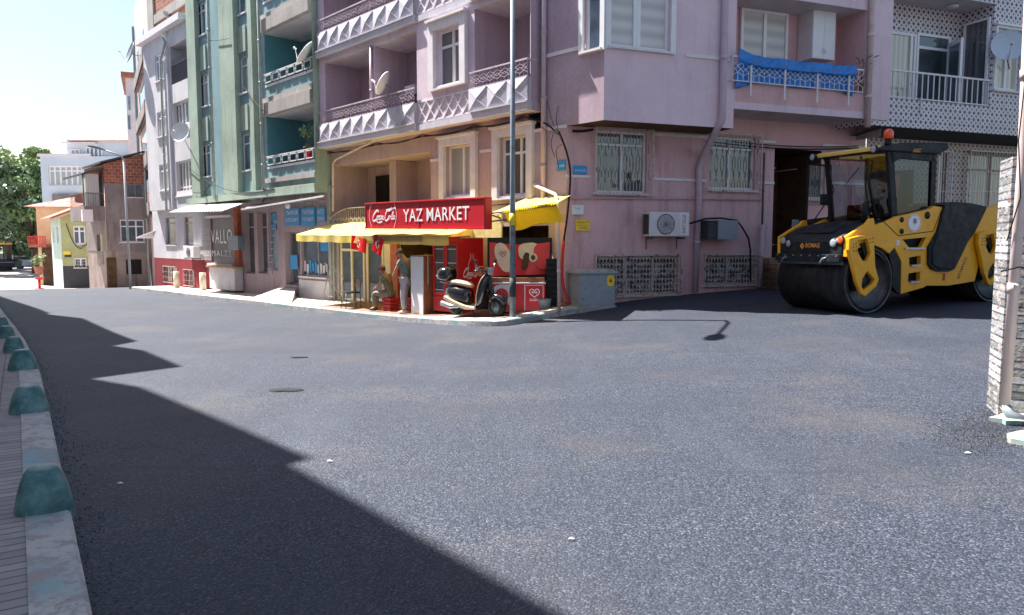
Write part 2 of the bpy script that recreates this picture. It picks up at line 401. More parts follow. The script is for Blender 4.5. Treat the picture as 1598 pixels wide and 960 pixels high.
def tilemat(name="diamond_motif_tiles", lo=(.60,.53,.55), hi=(.72,.66,.68), mo=(.055,.05,.105)):
    """white square tiles with a dark blue-violet diamond motif at every corner"""
    N = NT(name); sx = N.n('SeparateXYZ'); N.l(N.tc, sx.inputs[0])
    a = N.math('ADD', N.math('MULTIPLY', sx.outputs[0], .932), N.math('MULTIPLY', sx.outputs[1], .362))
    bb = N.math('ADD', N.math('MULTIPLY', sx.outputs[0], -.362), N.math('MULTIPLY', sx.outputs[1], .932))
    a = N.math('ADD', a, bb); s = 1/.17
    def tri(v, ph): return N.math('PINGPONG', N.math('ADD', N.math('MULTIPLY', v, s), ph), .5)
    u1 = tri(a, 0); w1 = tri(sx.outputs[2], 0); u2 = tri(a, .5); w2 = tri(sx.outputs[2], .5)
    d1 = N.math('ADD', N.math('MULTIPLY', u1, 1), N.math('MULTIPLY', w1, 1)); d2 = N.math('ADD', u2, w2)
    big = N.ramp(d1, [(.31,(1,1,1)),(.35,(0,0,0))]); small = N.ramp(d2, [(.19,(1,1,1)),(.23,(0,0,0))])
    mid = N.ramp(d1, [(.05,(1,1,1)),(.08,(0,0,0))])
    m = N.mix(1, big, small, 'ADD')
    c = N.mix(m, N.mix(N.ramp(N.noise(3,4),[(.3,(0,0,0)),(.7,(1,1,1))]), lo, hi), mo); c = N.mix(mid, c, (.35,.33,.42))
    return N.set(c, .28)
M['tiles'] = tilemat(); M['tiles2'] = tilemat('brown_motif_tiles', (.44,.34,.32), (.54,.42,.40), (.05,.028,.035))
def stonemat():
    N = NT('stacked_stone'); sx = N.n('SeparateXYZ'); N.l(N.tc, sx.inputs[0]); cb = N.n('CombineXYZ')
    N.l(N.math('SUBTRACT', sx.outputs[0], sx.outputs[1]), cb.inputs[0]); N.l(sx.outputs[2], cb.inputs[1])
    b = N.n('TexBrick'); N.l(cb.outputs[0], b.inputs[0]); b.inputs['Scale'].default_value = 1
    b.inputs['Color1'].default_value = (.12,.12,.13,1); b.inputs['Color2'].default_value = (.42,.44,.48,1); b.inputs['Mortar'].default_value = (.06,.055,.06,1)
    b.inputs['Mortar Size'].default_value = .008; b.inputs['Brick Width'].default_value = .34; b.inputs['Row Height'].default_value = .065; b.offset = .37; b.squash = 1.6
    c = N.mix(N.ramp(N.noise(7,5,.7,stretch=(1,1,3)),[(.5,(0,0,0)),(.62,(1,1,1))]), b.outputs[0], (.40,.36,.33))
    c = N.mix(N.ramp(N.noise(5,3,.5,stretch=(1,1,4)),[(.66,(0,0,0)),(.7,(1,1,1))]), c, (.30,.09,.03))
    N.bump(N.math('ADD', N.math('MULTIPLY', b.outputs[1], -1.0), N.noise(30,4)), .9, .02); return N.set(c, .8)
M['stone'] = stonemat()
def awnmat():
    N = NT('yellow_awning_fabric'); c = N.mix(N.ramp(N.noise(2.2,6,.7),[(.4,(0,0,0)),(.75,(1,1,1))]), (.88,.73,.17), (.70,.57,.28))
    N.b.inputs['Transmission Weight'].default_value = 0; d = N.n('BsdfTranslucent'); N.l(c, d.inputs[0]); mx = N.n('MixShader'); mx.inputs[0].default_value = .35
    N.set(c, .7); N.l(N.b.outputs[0], mx.inputs[1]); N.l(d.outputs[0], mx.inputs[2]); N.l(mx.outputs[0], N.t.nodes['Material Output'].inputs[0]); return N.m
M['awning'] = awnmat()
N = NT('flag_cloth'); d = N.n('BsdfTranslucent'); d.inputs[0].default_value = (.9,.02,.02,1); mx = N.n('MixShader'); mx.inputs[0].default_value = .5; N.set((.80,.015,.02), .7); N.l(N.b.outputs[0], mx.inputs[1]); N.l(d.outputs[0], mx.inputs[2]); N.l(mx.outputs[0], N.t.nodes['Material Output'].inputs[0]); M['flagred'] = N.m
def corrmat():
    N = NT('corrugated_sheet'); return N.set(N.mix(N.ramp(N.noise(3,6,.7),[(.4,(0,0,0)),(.7,(1,1,1))]), (.42,.40,.38), (.56,.53,.50)), .55)
M['corr'] = corrmat()
M['shoptile'] = pavemat('brown_shop_tiles', (.22,.13,.08), False)

for k_ in ('black','rollerblack','darkgrey','void','brownvoid','cable','drum'): M[k_].node_tree.nodes['Principled BSDF'].inputs['Specular IOR Level'].default_value = .22
def worn(m, dust, amt, stretch=None, scale=4):
    t = m.node_tree; b = t.nodes['Principled BSDF']; N = NT.__new__(NT); N.m = m; N.t = t; N.b = b; N.tc = t.nodes.new('ShaderNodeNewGeometry').outputs['Position']
    src = b.inputs['Base Color'].links[0].from_socket
    c = N.mix(N.math('MULTIPLY', N.ramp(N.noise(scale,8,.75,stretch=stretch), [(.48,(0,0,0)),(.68,(1,1,1))]), amt), src, dust)
    c = N.mix(N.math('MULTIPLY', N.ramp(N.noise(38,5,.8), [(.64,(0,0,0)),(.70,(1,1,1))]), min(1,amt*1.4)), c, (.035,.03,.028)); t.links.new(c, b.inputs['Base Color'])
    r = N.ramp(N.noise(scale*1.7,6,.7), [(.35,(.3,.3,.3)),(.7,(.65,.65,.65))]); t.links.new(r, b.inputs['Roughness'])
worn(M['rolleryellow'], (.34,.20,.05), .35); worn(M['rollerblack'], (.07,.065,.06), .35); worn(M['drum'], (.075,.07,.065), .5, (1,1,.2), 5); worn(M['drumrim'], (.04,.035,.03), .7); worn(M['teal'], (.30,.27,.25), .5, None, 9)
# ------------------------------------------------------------------ terrain height
CP = [(0,0,0),(0,3,0),(-3,5,0),(4.2,6.3,.1),(6,4,.15),(6.48,13.5,.28),(9.86,15,.40),(1.2,16.7,.03),(2.3,17.1,.2),(6.4,18.7,.43),(0,15.2,-.17),(1.36,15.7,0),
      (-2.44,17.9,-.37),(-6.8,22.7,-.48),(-12.3,28.7,-.59),(-17.3,34.2,-.68),(-18.5,38,-.78),(-24,43,-1.15),(-32,54,-1.8),(-60,90,-2.0),(-30,88,-2.0),(-14.4,21,-.35),(-22,34,-.62),(-5,10,-.12),
      (12,20,.6),(25,27,1.0),(20,-10,.3),(-20,-10,0),(0,-20,0),(-34,20,-.6),(-60,40,-1.5),(-100,150,-2.2),(60,120,0),(60,20,1.5),(-90,-20,-1)]
_P = np.array(CP, float)
def _U(r): return np.where(r > 1e-9, r*r*np.log(np.maximum(r, 1e-9)), 0)
_n = len(_P); _K = _U(np.linalg.norm(_P[:,None,:2]-_P[None,:,:2], axis=2))+np.eye(_n)*3.0
_L = np.zeros((_n+3,_n+3)); _L[:_n,:_n] = _K; _L[:_n,_n] = 1; _L[:_n,_n+1:] = _P[:,:2]; _L[_n:,:_n] = _L[:_n,_n:].T
_w = np.linalg.solve(_L, np.concatenate([_P[:,2], [0,0,0]]))
def gz(x, y):
    x = min(max(x, -95), 55); y = min(max(y, -20), 125)
    return float(_U(np.hypot(_P[:,0]-x, _P[:,1]-y)) @ _w[:_n] + _w[_n] + _w[_n+1]*x + _w[_n+2]*y)
def axis(lo, hi, a, b, fine, coarse):
    v = list(np.arange(a, b+1e-6, fine)); x = a
    while x > lo: x -= coarse; v.insert(0, x)
    x = b
    while x < hi: x += coarse; v.append(x)
    return v
xs = [-1500,-600,-300,-180,-130]+axis(-95, 45, -26, 18, .5, 3)+[80,130,200,400,1500]
ys = [-400,-150,-60]+axis(-20, 125, 0, 44, .5, 3)+[160,220,320,600,1600]
H = [[gz(x, y) for x in xs] for y in ys]
rd = MB(); gd = MB(); nx = len(xs)
for b in (rd, gd): b.v = [(xs[i], ys[j], H[j][i]) for j in range(len(ys)) for i in range(nx)]; b.smooth = True
for j in range(len(ys)-1):
    for i in range(nx-1):
        b = rd if (-98 < xs[i] and xs[i+1] < 46 and -21 < ys[j] and ys[j+1] < 128) else gd
        b.f.append([j*nx+i, j*nx+i+1, (j+1)*nx+i+1, (j+1)*nx+i]); b.m.append(0); b.sm.append(True)
tag(rd.build('road', M['asphalt'], loc=(0,0,0), fix=False), 'freshly laid dark asphalt road widening at the junction', None, kind='structure')
N = NT('dry_ground'); gm = N.set(N.mix(N.noise(.3,6), (.20,.17,.12), (.16,.17,.09)), .9)
tag(gd.build('ground', gm, loc=(0,0,0), fix=False), 'dusty ground beyond the streets', None, kind='structure')

# ------------------------------------------------------------------ facade tools
CX, CY = .0721*16.7, 16.7
A = Frame((CX, CY), -42.3)          # left street front, t grows leftwards
B = Frame((CX, CY), 68.8)           # side street front, t grows rightwards
def wall(b, F, t0, t1, z0, z1, off, holes, depth=.14, back=None, sides=True):
    """flat wall with real rectangular openings; each opening gets reveals (and a back if 'back' material index given per hole)"""
    ts = sorted({t0, t1, *[min(max(h[i], t0), t1) for h in holes for i in (0,1)]}); zs = sorted({z0, z1, *[min(max(h[i], z0), z1) for h in holes for i in (2,3)]})
    c0 = b.cur
    for i in range(len(ts)-1):
        for j in range(len(zs)-1):
            tm = (ts[i]+ts[i+1])/2; zm = (zs[j]+zs[j+1])/2
            if any(h[0] < tm < h[1] and h[2] < zm < h[3] for h in holes): continue
            b.quad(F.w(ts[i],off,zs[j]), F.w(ts[i+1],off,zs[j]), F.w(ts[i+1],off,zs[j+1]), F.w(ts[i],off,zs[j+1]))
    for h in holes:
        d = h[4] if len(h) > 4 else depth; a, c, e, f = h[:4]; o = off-d
        mi = h[5] if len(h) > 5 else c0
        b.cur = mi
        b.quad(F.w(a,off,e),F.w(a,o,e),F.w(a,o,f),F.w(a,off,f)); b.quad(F.w(c,off,e),F.w(c,o,e),F.w(c,o,f),F.w(c,off,f))
        b.quad(F.w(a,off,e),F.w(c,off,e),F.w(c,o,e),F.w(a,o,e))
        b.cur = h[6] if len(h) > 6 else mi
        b.quad(F.w(a,off,f),F.w(c,off,f),F.w(c,o,f),F.w(a,o,f))
        if len(h) > 5: b.cur = mi; b.quad(F.w(a,o,e),F.w(c,o,e),F.w(c,o,f),F.w(a,o,f))
        b.cur = c0
def window(par, F, r, off, glass='gcurtain', fw=.055, mull=(.5,), transom=None, depth=.10, hood=0, sill=.05, fmat='upvc', name='window', hoodmat='white', proud=.05):
    a, c, e, f = r; b = MB(); o = off-depth
    b.box(F,a,a+fw,o-.03,o+.03,e,f); b.box(F,c-fw,c,o-.03,o+.03,e,f); b.box(F,a+fw,c-fw,o-.03,o+.03,e,e+fw); b.box(F,a+fw,c-fw,o-.03,o+.03,f-fw,f)
    for m in mull: t = a+(c-a)*m; b.box(F,t-fw*.6,t+fw*.6,o-.028,o+.036,e+fw,f-fw)
    if transom:
        z = e+(f-e)*transom; b.box(F,a+fw,c-fw,o-.026,o+.033,z-fw*.5,z+fw*.5)
    w = b.build(name, M[fmat], par)
    g = MB(); g.box(F,a+.01,c-.01,o-.016,o-.006,e+.01,f-.01); g.build('pane', M[glass], w)
    if sill: s = MB(); s.box(F,a-.06,c+.06,off-depth+.03,off+sill,e-.05,e-.002); s.build('sill', M['trim'], w)
    if hood:
        h = MB(); q = hood
        h.box(F,a-q,a,off-.01,off+proud,e-q*.45,f+q); h.box(F,c,c+q,off-.01,off+proud,e-q*.45,f+q); h.box(F,a,c,off-.01,off+proud,f,f+q); h.box(F,a,c,off-.01,off+proud,e-q*.45,e-.055)
        h.box(F,a-q-.04,c+q+.04,off-.01,off+proud+.06,f+q,f+q+.06)
        h.build('surround', M[hoodmat], w)
    return w
def hexrail(b, F, t0, t1, off, z0, z1, step=.2, r=.008, rows=1):
    b.bar(F.w(t0,off,z1), F.w(t1,off,z1), .035); b.bar(F.w(t0,off,z0), F.w(t1,off,z0), .02)
    n = max(2, int(round((t1-t0)/step))); s = (t1-t0)/n; h = z1-z0
    for i in range(n+1):
        t = t0+s*i; 
        b.bar(F.w(t,off,z0), F.w(t,off,z0+h*.22), r*2); b.bar(F.w(t,off,z0+h*.8), F.w(t,off,z1), r*2)
        if i < n:
            m = t+s/2
            b.bar(F.w(m,off,z0), F.w(m,off,z0+h*.36), r*2); b.bar(F.w(m,off,z0+h*.62), F.w(m,off,z1), r*2)
            for (p, q) in (((t,.22),(m,.36)),((m,.36),(t+s,.22)),((t,.22),(t,.40)),((t,.8),(m,.62)),((m,.62),(t+s,.8)),((t,.8),(t,.58)),((t,.40),(t+s/4,.49)),((t+s/4,.49),(t,.58)),((m,.36),(m-s/4,.49)),((m-s/4,.49),(m,.62)),((m,.36),(m+s/4,.49)),((m+s/4,.49),(m,.62)),((t+s,.40),(t+s*.75,.49)),((t+s*.75,.49),(t+s,.58))):
                b.bar(F.w(p[0],off,z0+h*p[1]), F.w(q[0],off,z0+h*q[1]), r*1.6)
def pyrpanel(b, F, t0, t1, off, z0, z1, n, d=.055):
    s = (t1-t0)/n; b.box(F,t0,t1,off-.06,off-.001,z0,z1)
    for i in range(n):
        a = t0+s*i; c = a+s
        for (lo, hi) in ((z0, z1),):
            m = F.w((a+c)/2, off+d, (lo+hi)/2); q = [F.w(a,off,lo),F.w(c,off,lo),F.w(c,off,hi),F.w(a,off,hi)]
            b.add(q+[m], [(0,1,4),(1,2,4),(2,3,4),(3,0,4)])
            for k in q: b.bar(k, m, .022, .012)
def text(par, name, s, F, x0, y0, x1, y1, off, mat, shear=0, ext=.004, spacing=1.0, bold=0, dirn=None, lines=None):
    """lettering filling the given rectangle on the plane"""
    cu = bpy.data.curves.new(name, 'FONT'); cu.body = s; cu.shear = shear; cu.space_character = spacing; cu.extrude = 0; cu.offset = bold; cu.resolution_u = 3; cu.align_x = 'CENTER'
    to = bpy.data.objects.new('tmp', cu); COL.objects.link(to); bpy.context.view_layer.update()
    me = bpy.data.meshes.new_from_object(to.evaluated_get(bpy.context.evaluated_depsgraph_get())); bpy.data.objects.remove(to)
    co = np.array([v.co[:] for v in me.vertices]); mn = co.min(0); mx = co.max(0)
    r = F.rect(x0, y0, x1, y1, off) if y0 is not None else None
    a, c, e, f = r
    flip = F.u.dot(Vector((1,0,0))) < 0
    if dirn is not None: flip = dirn
    off0 = wloc(par)
    b = MB()
    vs = []
    for x, y, z in co:
        k = (x-mn[0])/(mx[0]-mn[0]); t = c+(a-c)*k if flip else a+(c-a)*k
        vs.append(F.w(t, off, e+(f-e)*(y-mn[1])/(mx[1]-mn[1])))
    b.add(vs, [tuple(p.vertices) for p in me.polygons]); bpy.data.meshes.remove(me)
    return b.build(name, mat, par, fix=False)
def ribbon(b, F, pts, off, wd):
    """flat painted stroke on a plane from (t,z) points; wd list or number"""
    n = len(pts); L = []
    for i, p in enumerate(pts):
        q = pts[min(i+1,n-1)]; r = pts[max(i-1,0)]; dx, dz = q[0]-r[0], q[1]-r[1]; l = math.hypot(dx,dz) or 1
        w = (wd[i] if isinstance(wd,(list,tuple)) else wd)/2
        L.append((F.w(p[0]-dz/l*w, off, p[1]+dx/l*w), F.w(p[0]+dz/l*w, off, p[1]-dx/l*w)))
    for i in range(n-1): b.quad(L[i][0], L[i][1], L[i+1][1], L[i+1][0])
def pipe(par, pts, r, mat, name='drainpipe', brk=True):
    b = MB(); b.tube(pts, r, 10); L = [Vector(p) for p in pts]
    for i in range(len(L)-1):
        d = L[i+1]-L[i]; n = int(d.length/1.4)
        for k in range(n):
            c = L[i]+d*((k+.5)/n); u = d.normalized(); b.tube([c-u*.04, c+u*.04], r*1.18, 10)
    return b.build(name, mat, par)

# ================================================================== PURPLE CORNER APARTMENT
UP = .35; OB = .99; ST = 2.8; TOPZ = 13.9
PA = thing('purple_apartment_building', 'mauve corner apartment building with diamond panel balconies above the red market sign', 'building', (CX, CY, 0))
tR = A.p(828,180,UP)[0]; tL = A.p(498.5,150,UP)[0]; Z3 = 4.52
tb = (B.w(.382,OB,0)-A.o).dot(A.u)      # bay corner on the A axis (negative)
def x2t(x, y, off, F=A): return F.p(x, y, off)[0]
mats = [M['purple'], M['lilac'], M['bouncewall'], M['bay'], M['pinklow'], M['pinkwall'], M['ceil'], M['concrete'], M['brownvoid']]
# lower walls on the A side
b = MB(); b.cur = 2
h_rec = (x2t(672,270,0), x2t(521,270,0), 2.32, 4.0, 1.25, 2, 2)
w1 = A.rect(696,226,738,306); w2 = A.rect(780,212,825,305)
shop_holes = []
wall(b, A, 1.22, tL, 2.25, Z3, 0, [h_rec, w1, w2], .2)
b.cur = 0; wall(b, A, tb+.0, 1.22, 2.0, 4.12, 0, [], .2) if False else wall(b, A, 0, 1.22, 2.0, 4.12, 0, [])
b.cur = 4; wall(b, A, 0, .35, -1.2, 2.0, 0, []); 
lowA = b.build('lower_wall', mats, PA)
# shop front zone of the A side, openings set back
b = MB(); b.cur = 0
sh = [(.55, 2.45, .0, 1.95, 1.4, 8, 8), (2.9, 6.55, -.6, 1.95, 1.8, 8, 8)]
wall(b, A, .35, tL, -1.4, 2.0, 0, sh)
b.quad(A.w(.35,0,2.0), A.w(tL,0,2.0), A.w(tL,0,2.25), A.w(.35,0,2.25))
m2 = list(mats); m2[0] = M['shopwall']; b.build('shop_wall', m2, PA)
# upper mass on the A side
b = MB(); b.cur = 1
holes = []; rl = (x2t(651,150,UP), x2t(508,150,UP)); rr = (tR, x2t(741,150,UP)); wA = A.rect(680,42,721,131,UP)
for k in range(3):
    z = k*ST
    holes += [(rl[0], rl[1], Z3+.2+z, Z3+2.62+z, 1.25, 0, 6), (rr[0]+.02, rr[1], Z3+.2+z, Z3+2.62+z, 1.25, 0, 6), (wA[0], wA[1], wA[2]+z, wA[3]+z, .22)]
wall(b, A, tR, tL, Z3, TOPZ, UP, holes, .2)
b.quad(A.w(tR,UP,Z3),A.w(tL,UP,Z3),A.w(tL,-.02,Z3),A.w(tR,-.02,Z3))
b.cur = 0
b.quad(A.w(tL,UP,Z3),A.w(tL,-1.4,Z3),A.w(tL,-1.4,TOPZ),A.w(tL,UP,TOPZ)); b.quad(A.w(tR,UP,TOPZ-.9),A.w(tR,0,TOPZ-.9),A.w(tR,0,TOPZ),A.w(tR,UP,TOPZ))
b.quad(A.w(tR,UP,Z3),A.w(tR,0,Z3),A.w(tR,0,Z3+.22),A.w(tR,UP,Z3+.22))
# right hand flat strip and the side of the bay (same plane)
wBs = A.rect(912,-45,939,78); hb = [(wBs[0], wBs[1], wBs[2]+k*ST, wBs[3]+k*ST, .12) for k in range(3)]
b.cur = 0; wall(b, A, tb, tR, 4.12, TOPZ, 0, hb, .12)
b.build('upper_wall', mats, PA)
# B side
b = MB(); b.cur = 4
bw1 = B.rect(929,205,1009,301); bw2 = B.rect(1108,214,1178,296); cw1 = B.rect(930,400,1058,460); cw2 = B.rect(1100,399,1178,444)
ent = (x2t(1207,300,0,B), x2t(1280,300,0,B), 1.05, 3.88, 1.6, 8, 8)
wall(b, B, 0, 8.62, -.6, 4.12, 0, [bw1, bw2, cw1, cw2, ent], .14)
b.build('side_wall', mats, PA)
b = MB(); b.cur = 3; tBe = x2t(1140,180,OB,B); tBr = x2t(1347,180,OB,B)
fw_ = B.rect(952,-45,1046,77,OB); z0r = 4.56
hs = [(fw_[0], fw_[1], fw_[2]+k*ST, fw_[3]+k*ST, .12) for k in range(3)]
hs += [(tBe+.1, tBr, z0r+.16+k*ST, z0r+2.55+k*ST, .95, 5, 6) for k in range(3)]
wall(b, B, .382, 8.3, 4.12, TOPZ, OB, [(tBe+.08, 8.3, 4.12, z0r, .0)]+hs, .12)
b.cur = 8; b.add([B.w(.382,OB,4.12),B.w(tBe+.08,OB,4.12),B.w(tBe+.08,0,4.12),A.w(0,0,4.12)], [(0,1,2,3)])  # bay underside in dark brown, its shade painted into the colour
b.cur = 6; b.quad(B.w(tBe+.08,OB,z0r),B.w(8.3,OB,z0r),B.w(8.3,0,z0r-.02),B.w(tBe+.08,0,z0r-.02))
b.cur = 5; b.quad(B.w(tBe+.08,OB,4.12),B.w(tBe+.08,0,4.12),B.w(tBe+.08,0,z0r),B.w(tBe+.08,OB,z0r)); b.quad(B.w(8.3,OB,z0r),B.w(8.3,0,z0r),B.w(8.3,0,TOPZ),B.w(8.3,OB,TOPZ)); wall(b, B, tBe+.08, 8.62, 4.12, z0r-.02, 0, [])
b.build('bay_wall', mats, PA)
# roof and unseen back
b = MB()
p = [A.w(tL,UP,0), A.w(tR,UP,0), A.w(tR,0,0), B.w(.382,OB,0), B.w(8.3,OB,0), B.w(8.3,-11,0), A.w(tL,-9,0)]
n_ = len(p)
b.add([v+Vector((0,0,TOPZ)) for v in p]+[v+Vector((0,0,TOPZ+.18)) for v in p], [tuple(range(n_)), tuple(range(n_,2*n_))]+[(i,(i+1)%n_,n_+(i+1)%n_,n_+i) for i in range(n_)])
b.quad(B.w(8.3,OB-.2,4.2),B.w(8.3,-11,4.2),B.w(8.3,-11,TOPZ),B.w(8.3,OB-.2,TOPZ)); b.quad(B.w(8.3,-11,-1),A.w(tL,-9,-1),A.w(tL,-9,TOPZ),B.w(8.3,-11,TOPZ)); b.quad(A.w(tL,-9,-1),A.w(tL,-1,-1),A.w(tL,-1,TOPZ),A.w(tL,-9,TOPZ))
b.build('roof', M['concrete'], PA)
# white bands, ledges, diagonal lattice strips
b = MB()
for k in range(3):
    z = 5.55+k*ST
    if k: pass
    b.box(A, -.55, tR-.02, .0, .03, 5.72-.04+k*ST, 5.72+.04+k*ST)
    b.box(B, 2.35, tBe-.05, OB, OB+.03, 5.62-.04+k*ST, 5.62+.04+k*ST)
b.box(A, .0, 1.1, 0, .03, 4.08, 4.15); b.box(A, w1[1]+.3, x2t(672,230,0), 0, .03, 3.72, 3.79); b.box(A, w2[1]+.3, w1[0]-.3, 0, .03, 3.78, 3.85)
b.box(B, 0, bw1[0]-.12, 0, .03, 3.0, 3.06); b.box(B, bw1[1]+.12, bw2[0]-.1, 0, .03, 3.0, 3.06); b.box(B, bw2[1]+.1, ent[0], 0, .03, 3.0, 3.06); b.box(B, ent[1], 8.6, 0, .03, 3.05, 3.11)
b.box(B, bw1[1]+.12, bw2[0]-.1, 0, .03, 4.02, 4.08); b.box(B, bw2[1]+.1, ent[0], 0, .03, 4.0, 4.06); b.box(B, ent[1], 8.6, 0, .03, 4.0, 4.06)
each(b, 'trim_band', M['trim'], PA)
for k in range(3):
    b = MB()
    z = Z3+k*ST
    a, c = rr[1]+.05, rl[0]-.05
    b.box(A, a, c, UP, UP+.02, z+.19, z+.23); b.box(A, a, c, UP, UP+.02, z+.72, z+.76)
    n = 6; s = (c-a)/n
    for i in range(n):
        for (u, v) in (((a+s*i, z+.23), (a+s*(i+1), z+.72)), ((a+s*i, z+.72), (a+s*(i+1), z+.23))):
            b.bar(A.w(u[0],UP+.012,u[1]), A.w(v[0],UP+.012,v[1]), .035, .02)
    b.build('lattice_band', M['trim'], PA)
for k in range(3):
    b = MB(); z = Z3+k*ST; b.box(A, rl[0]-.02, tL, UP-.01, UP+.13, z, z+.17); b.box(A, tR-.02, rr[1]+.02, UP-.01, UP+.13, z, z+.17)
    b.box(A, rl[0]-.02, tL, UP-.01, UP+.16, z+.17, z+.2); b.box(A, tR-.02, rr[1]+.02, UP-.01, UP+.16, z+.17, z+.2)
    b.box(A, rr[1]+.02, rl[0]-.02, UP-.01, UP+.05, z, z+.15)
    b.build('ledge', M['lilacpanel'], PA)
for k in range(2):
    z = Z3+.2+k*ST
    for (a, c, n) in ((rl[0], tL-.1, 8), (rr[0], rr[1]+.12, 3)):
        bb = MB(); pyrpanel(bb, A, a, c, UP+.10, z, z+.53, n)
        bb.box(A, a-.0, a+.03, UP-.02, UP+.10, z, z+.53)
        pb = bb.build('balcony_parapet', M['lilacpanel'], PA)
        r_ = MB(); hexrail(r_, A, a+.02, c-.02, UP+.08, z+.55, z+.92, .27, .006)
        if n == 3: hexrail(r_, Frame(A.w(a+.02,0,0), u=-A.n, face=False), -(UP+.14), -.05, 0, z+.55, z+.92, .2, .008) if False else r_.bar(A.w(a+.02,UP+.08,z+.92), A.w(a+.02,0,z+.92), .03)
        r_.build('railing', M['mauveiron'], pb)
    # partition and pipe between the two left balconies
    tp = x2t(580,150,UP)
    q = MB(); q.box(A, tp-.06, tp+.06, UP-1.24, UP-.02, z, z+2.42); q.box(A, tp-.1, tp+.1, UP-.2, UP-.02, z, z+2.42); q.build('partition', M['purple'], PA)
    pipe(PA, [A.w(tp-.02,UP+.02,z-.1), A.w(tp-.02,UP+.02,z+2.45)], .045, M['pipepink'])
    # balcony doors on the recess backs
    window(PA, A, (rl[0]+.1, rl[0]+.75, z, z+2.1), UP-1.25+.06, 'gnet', .06, (), .7, .0, sill=0, name='balcony_door')
    window(PA, A, (tR+.1, tR+.95, z, z+2.25), UP-1.25+.06, 'gnet', .06, (.5,), .72, .0, sill=0, name='balcony_door')
    window(PA, A, (tp+.95, tp+1.7, z, z+2.05), UP-1.25+.05, 'gdark', .05, (), None, .0, sill=0, name='balcony_door', fmat='mauveiron')
window(PA, A, wA, UP, 'gnet', .06, (.47,), .70, .16, hood=.22, hoodmat='trim', proud=.1)
window(PA, A, (wA[0],wA[1],wA[2]+ST,wA[3]+ST), UP, 'gnet', .06, (.47,), .70, .16, hood=.22, hoodmat='trim', proud=.1)
window(PA, A, w1, 0, 'gcurtain', .055, (.45,), None, .14, hood=.2, hoodmat='trim', proud=.1)
window(PA, A, w2, 0, 'gnet', .055, (.36,), .72, .14, hood=.2, hoodmat='trim', proud=.1)
window(PA, A, (h_rec[0]+.15, h_rec[0]+.6, 2.4, 3.75), -1.2, 'gnet', .06, (), None, .0, sill=0, name='balcony_door')
q = MB(); tq = x2t(594,270,0); q.box(A, tq-.05, tq+.3, -1.24, -.5, 2.33, 3.99); q.build('partition', M['bouncewall'], PA)
q = MB(); q.box(A, tq+.45, h_rec[1]-.6, -1.23, -1.18, 2.33, 3.7); q.build('balcony_door', M['void'], PA)
# iron railing of the low balcony, with a bowed top at its left end
q = MB(); a, c = 3.6, h_rec[1]+.1
for i in range(58):
    t = a+(c-a)*i/57; u = min(1, (c-t)/1.4); top = 2.62-.30*(1-u)**2
    q.bar(A.w(t,.12,2.12), A.w(t,.12,top), .014)
    if i < 57:
        t2 = a+(c-a)*(i+1)/57; q.bar(A.w(t,.12,2.12+.12*(i%2)), A.w(t2,.12,2.12+.12*((i+1)%2)), .014); q.bar(A.w(t,.12,2.34-.12*(i%2)), A.w(t2,.12,2.34-.12*((i+1)%2)), .014)
        u2 = min(1, (c-t2)/1.4); q.bar(A.w(t,.12,top), A.w(t2,.12,2.62-.30*(1-u2)**2), .025)
q.bar(A.w(a,.12,2.12), A.w(c,.12,2.12), .03); q.build('low_railing', M['iron'], PA)
q = MB(); q.box(A, 3.5, c+.05, 0, .16, 2.0, 2.1); q.build('low_ledge', M['trim'], PA)
# bay windows
for k in range(2):
    r = (fw_[0],fw_[1],fw_[2]+k*ST,fw_[3]+k*ST); window(PA, B, r, OB, 'gblind', .07, (.44,.5), .80, .10, hood=.12, hoodmat='white', proud=.06, sill=.1)
    r = (wBs[0],wBs[1],wBs[2]+k*ST,wBs[3]+k*ST); window(PA, A, r, 0, 'gblue', .06, (), .80, .10, hood=.12, hoodmat='white', proud=.06, sill=.1)
# balcony room behind the tarpaulin
wb = B.rect(1153,18,1226,96,OB-.95)
window(PA, B, (wb[0],wb[1],wb[2],wb[3]), OB-.95+.06, 'gblind', .07, (.5,), None, 0, sill=0)
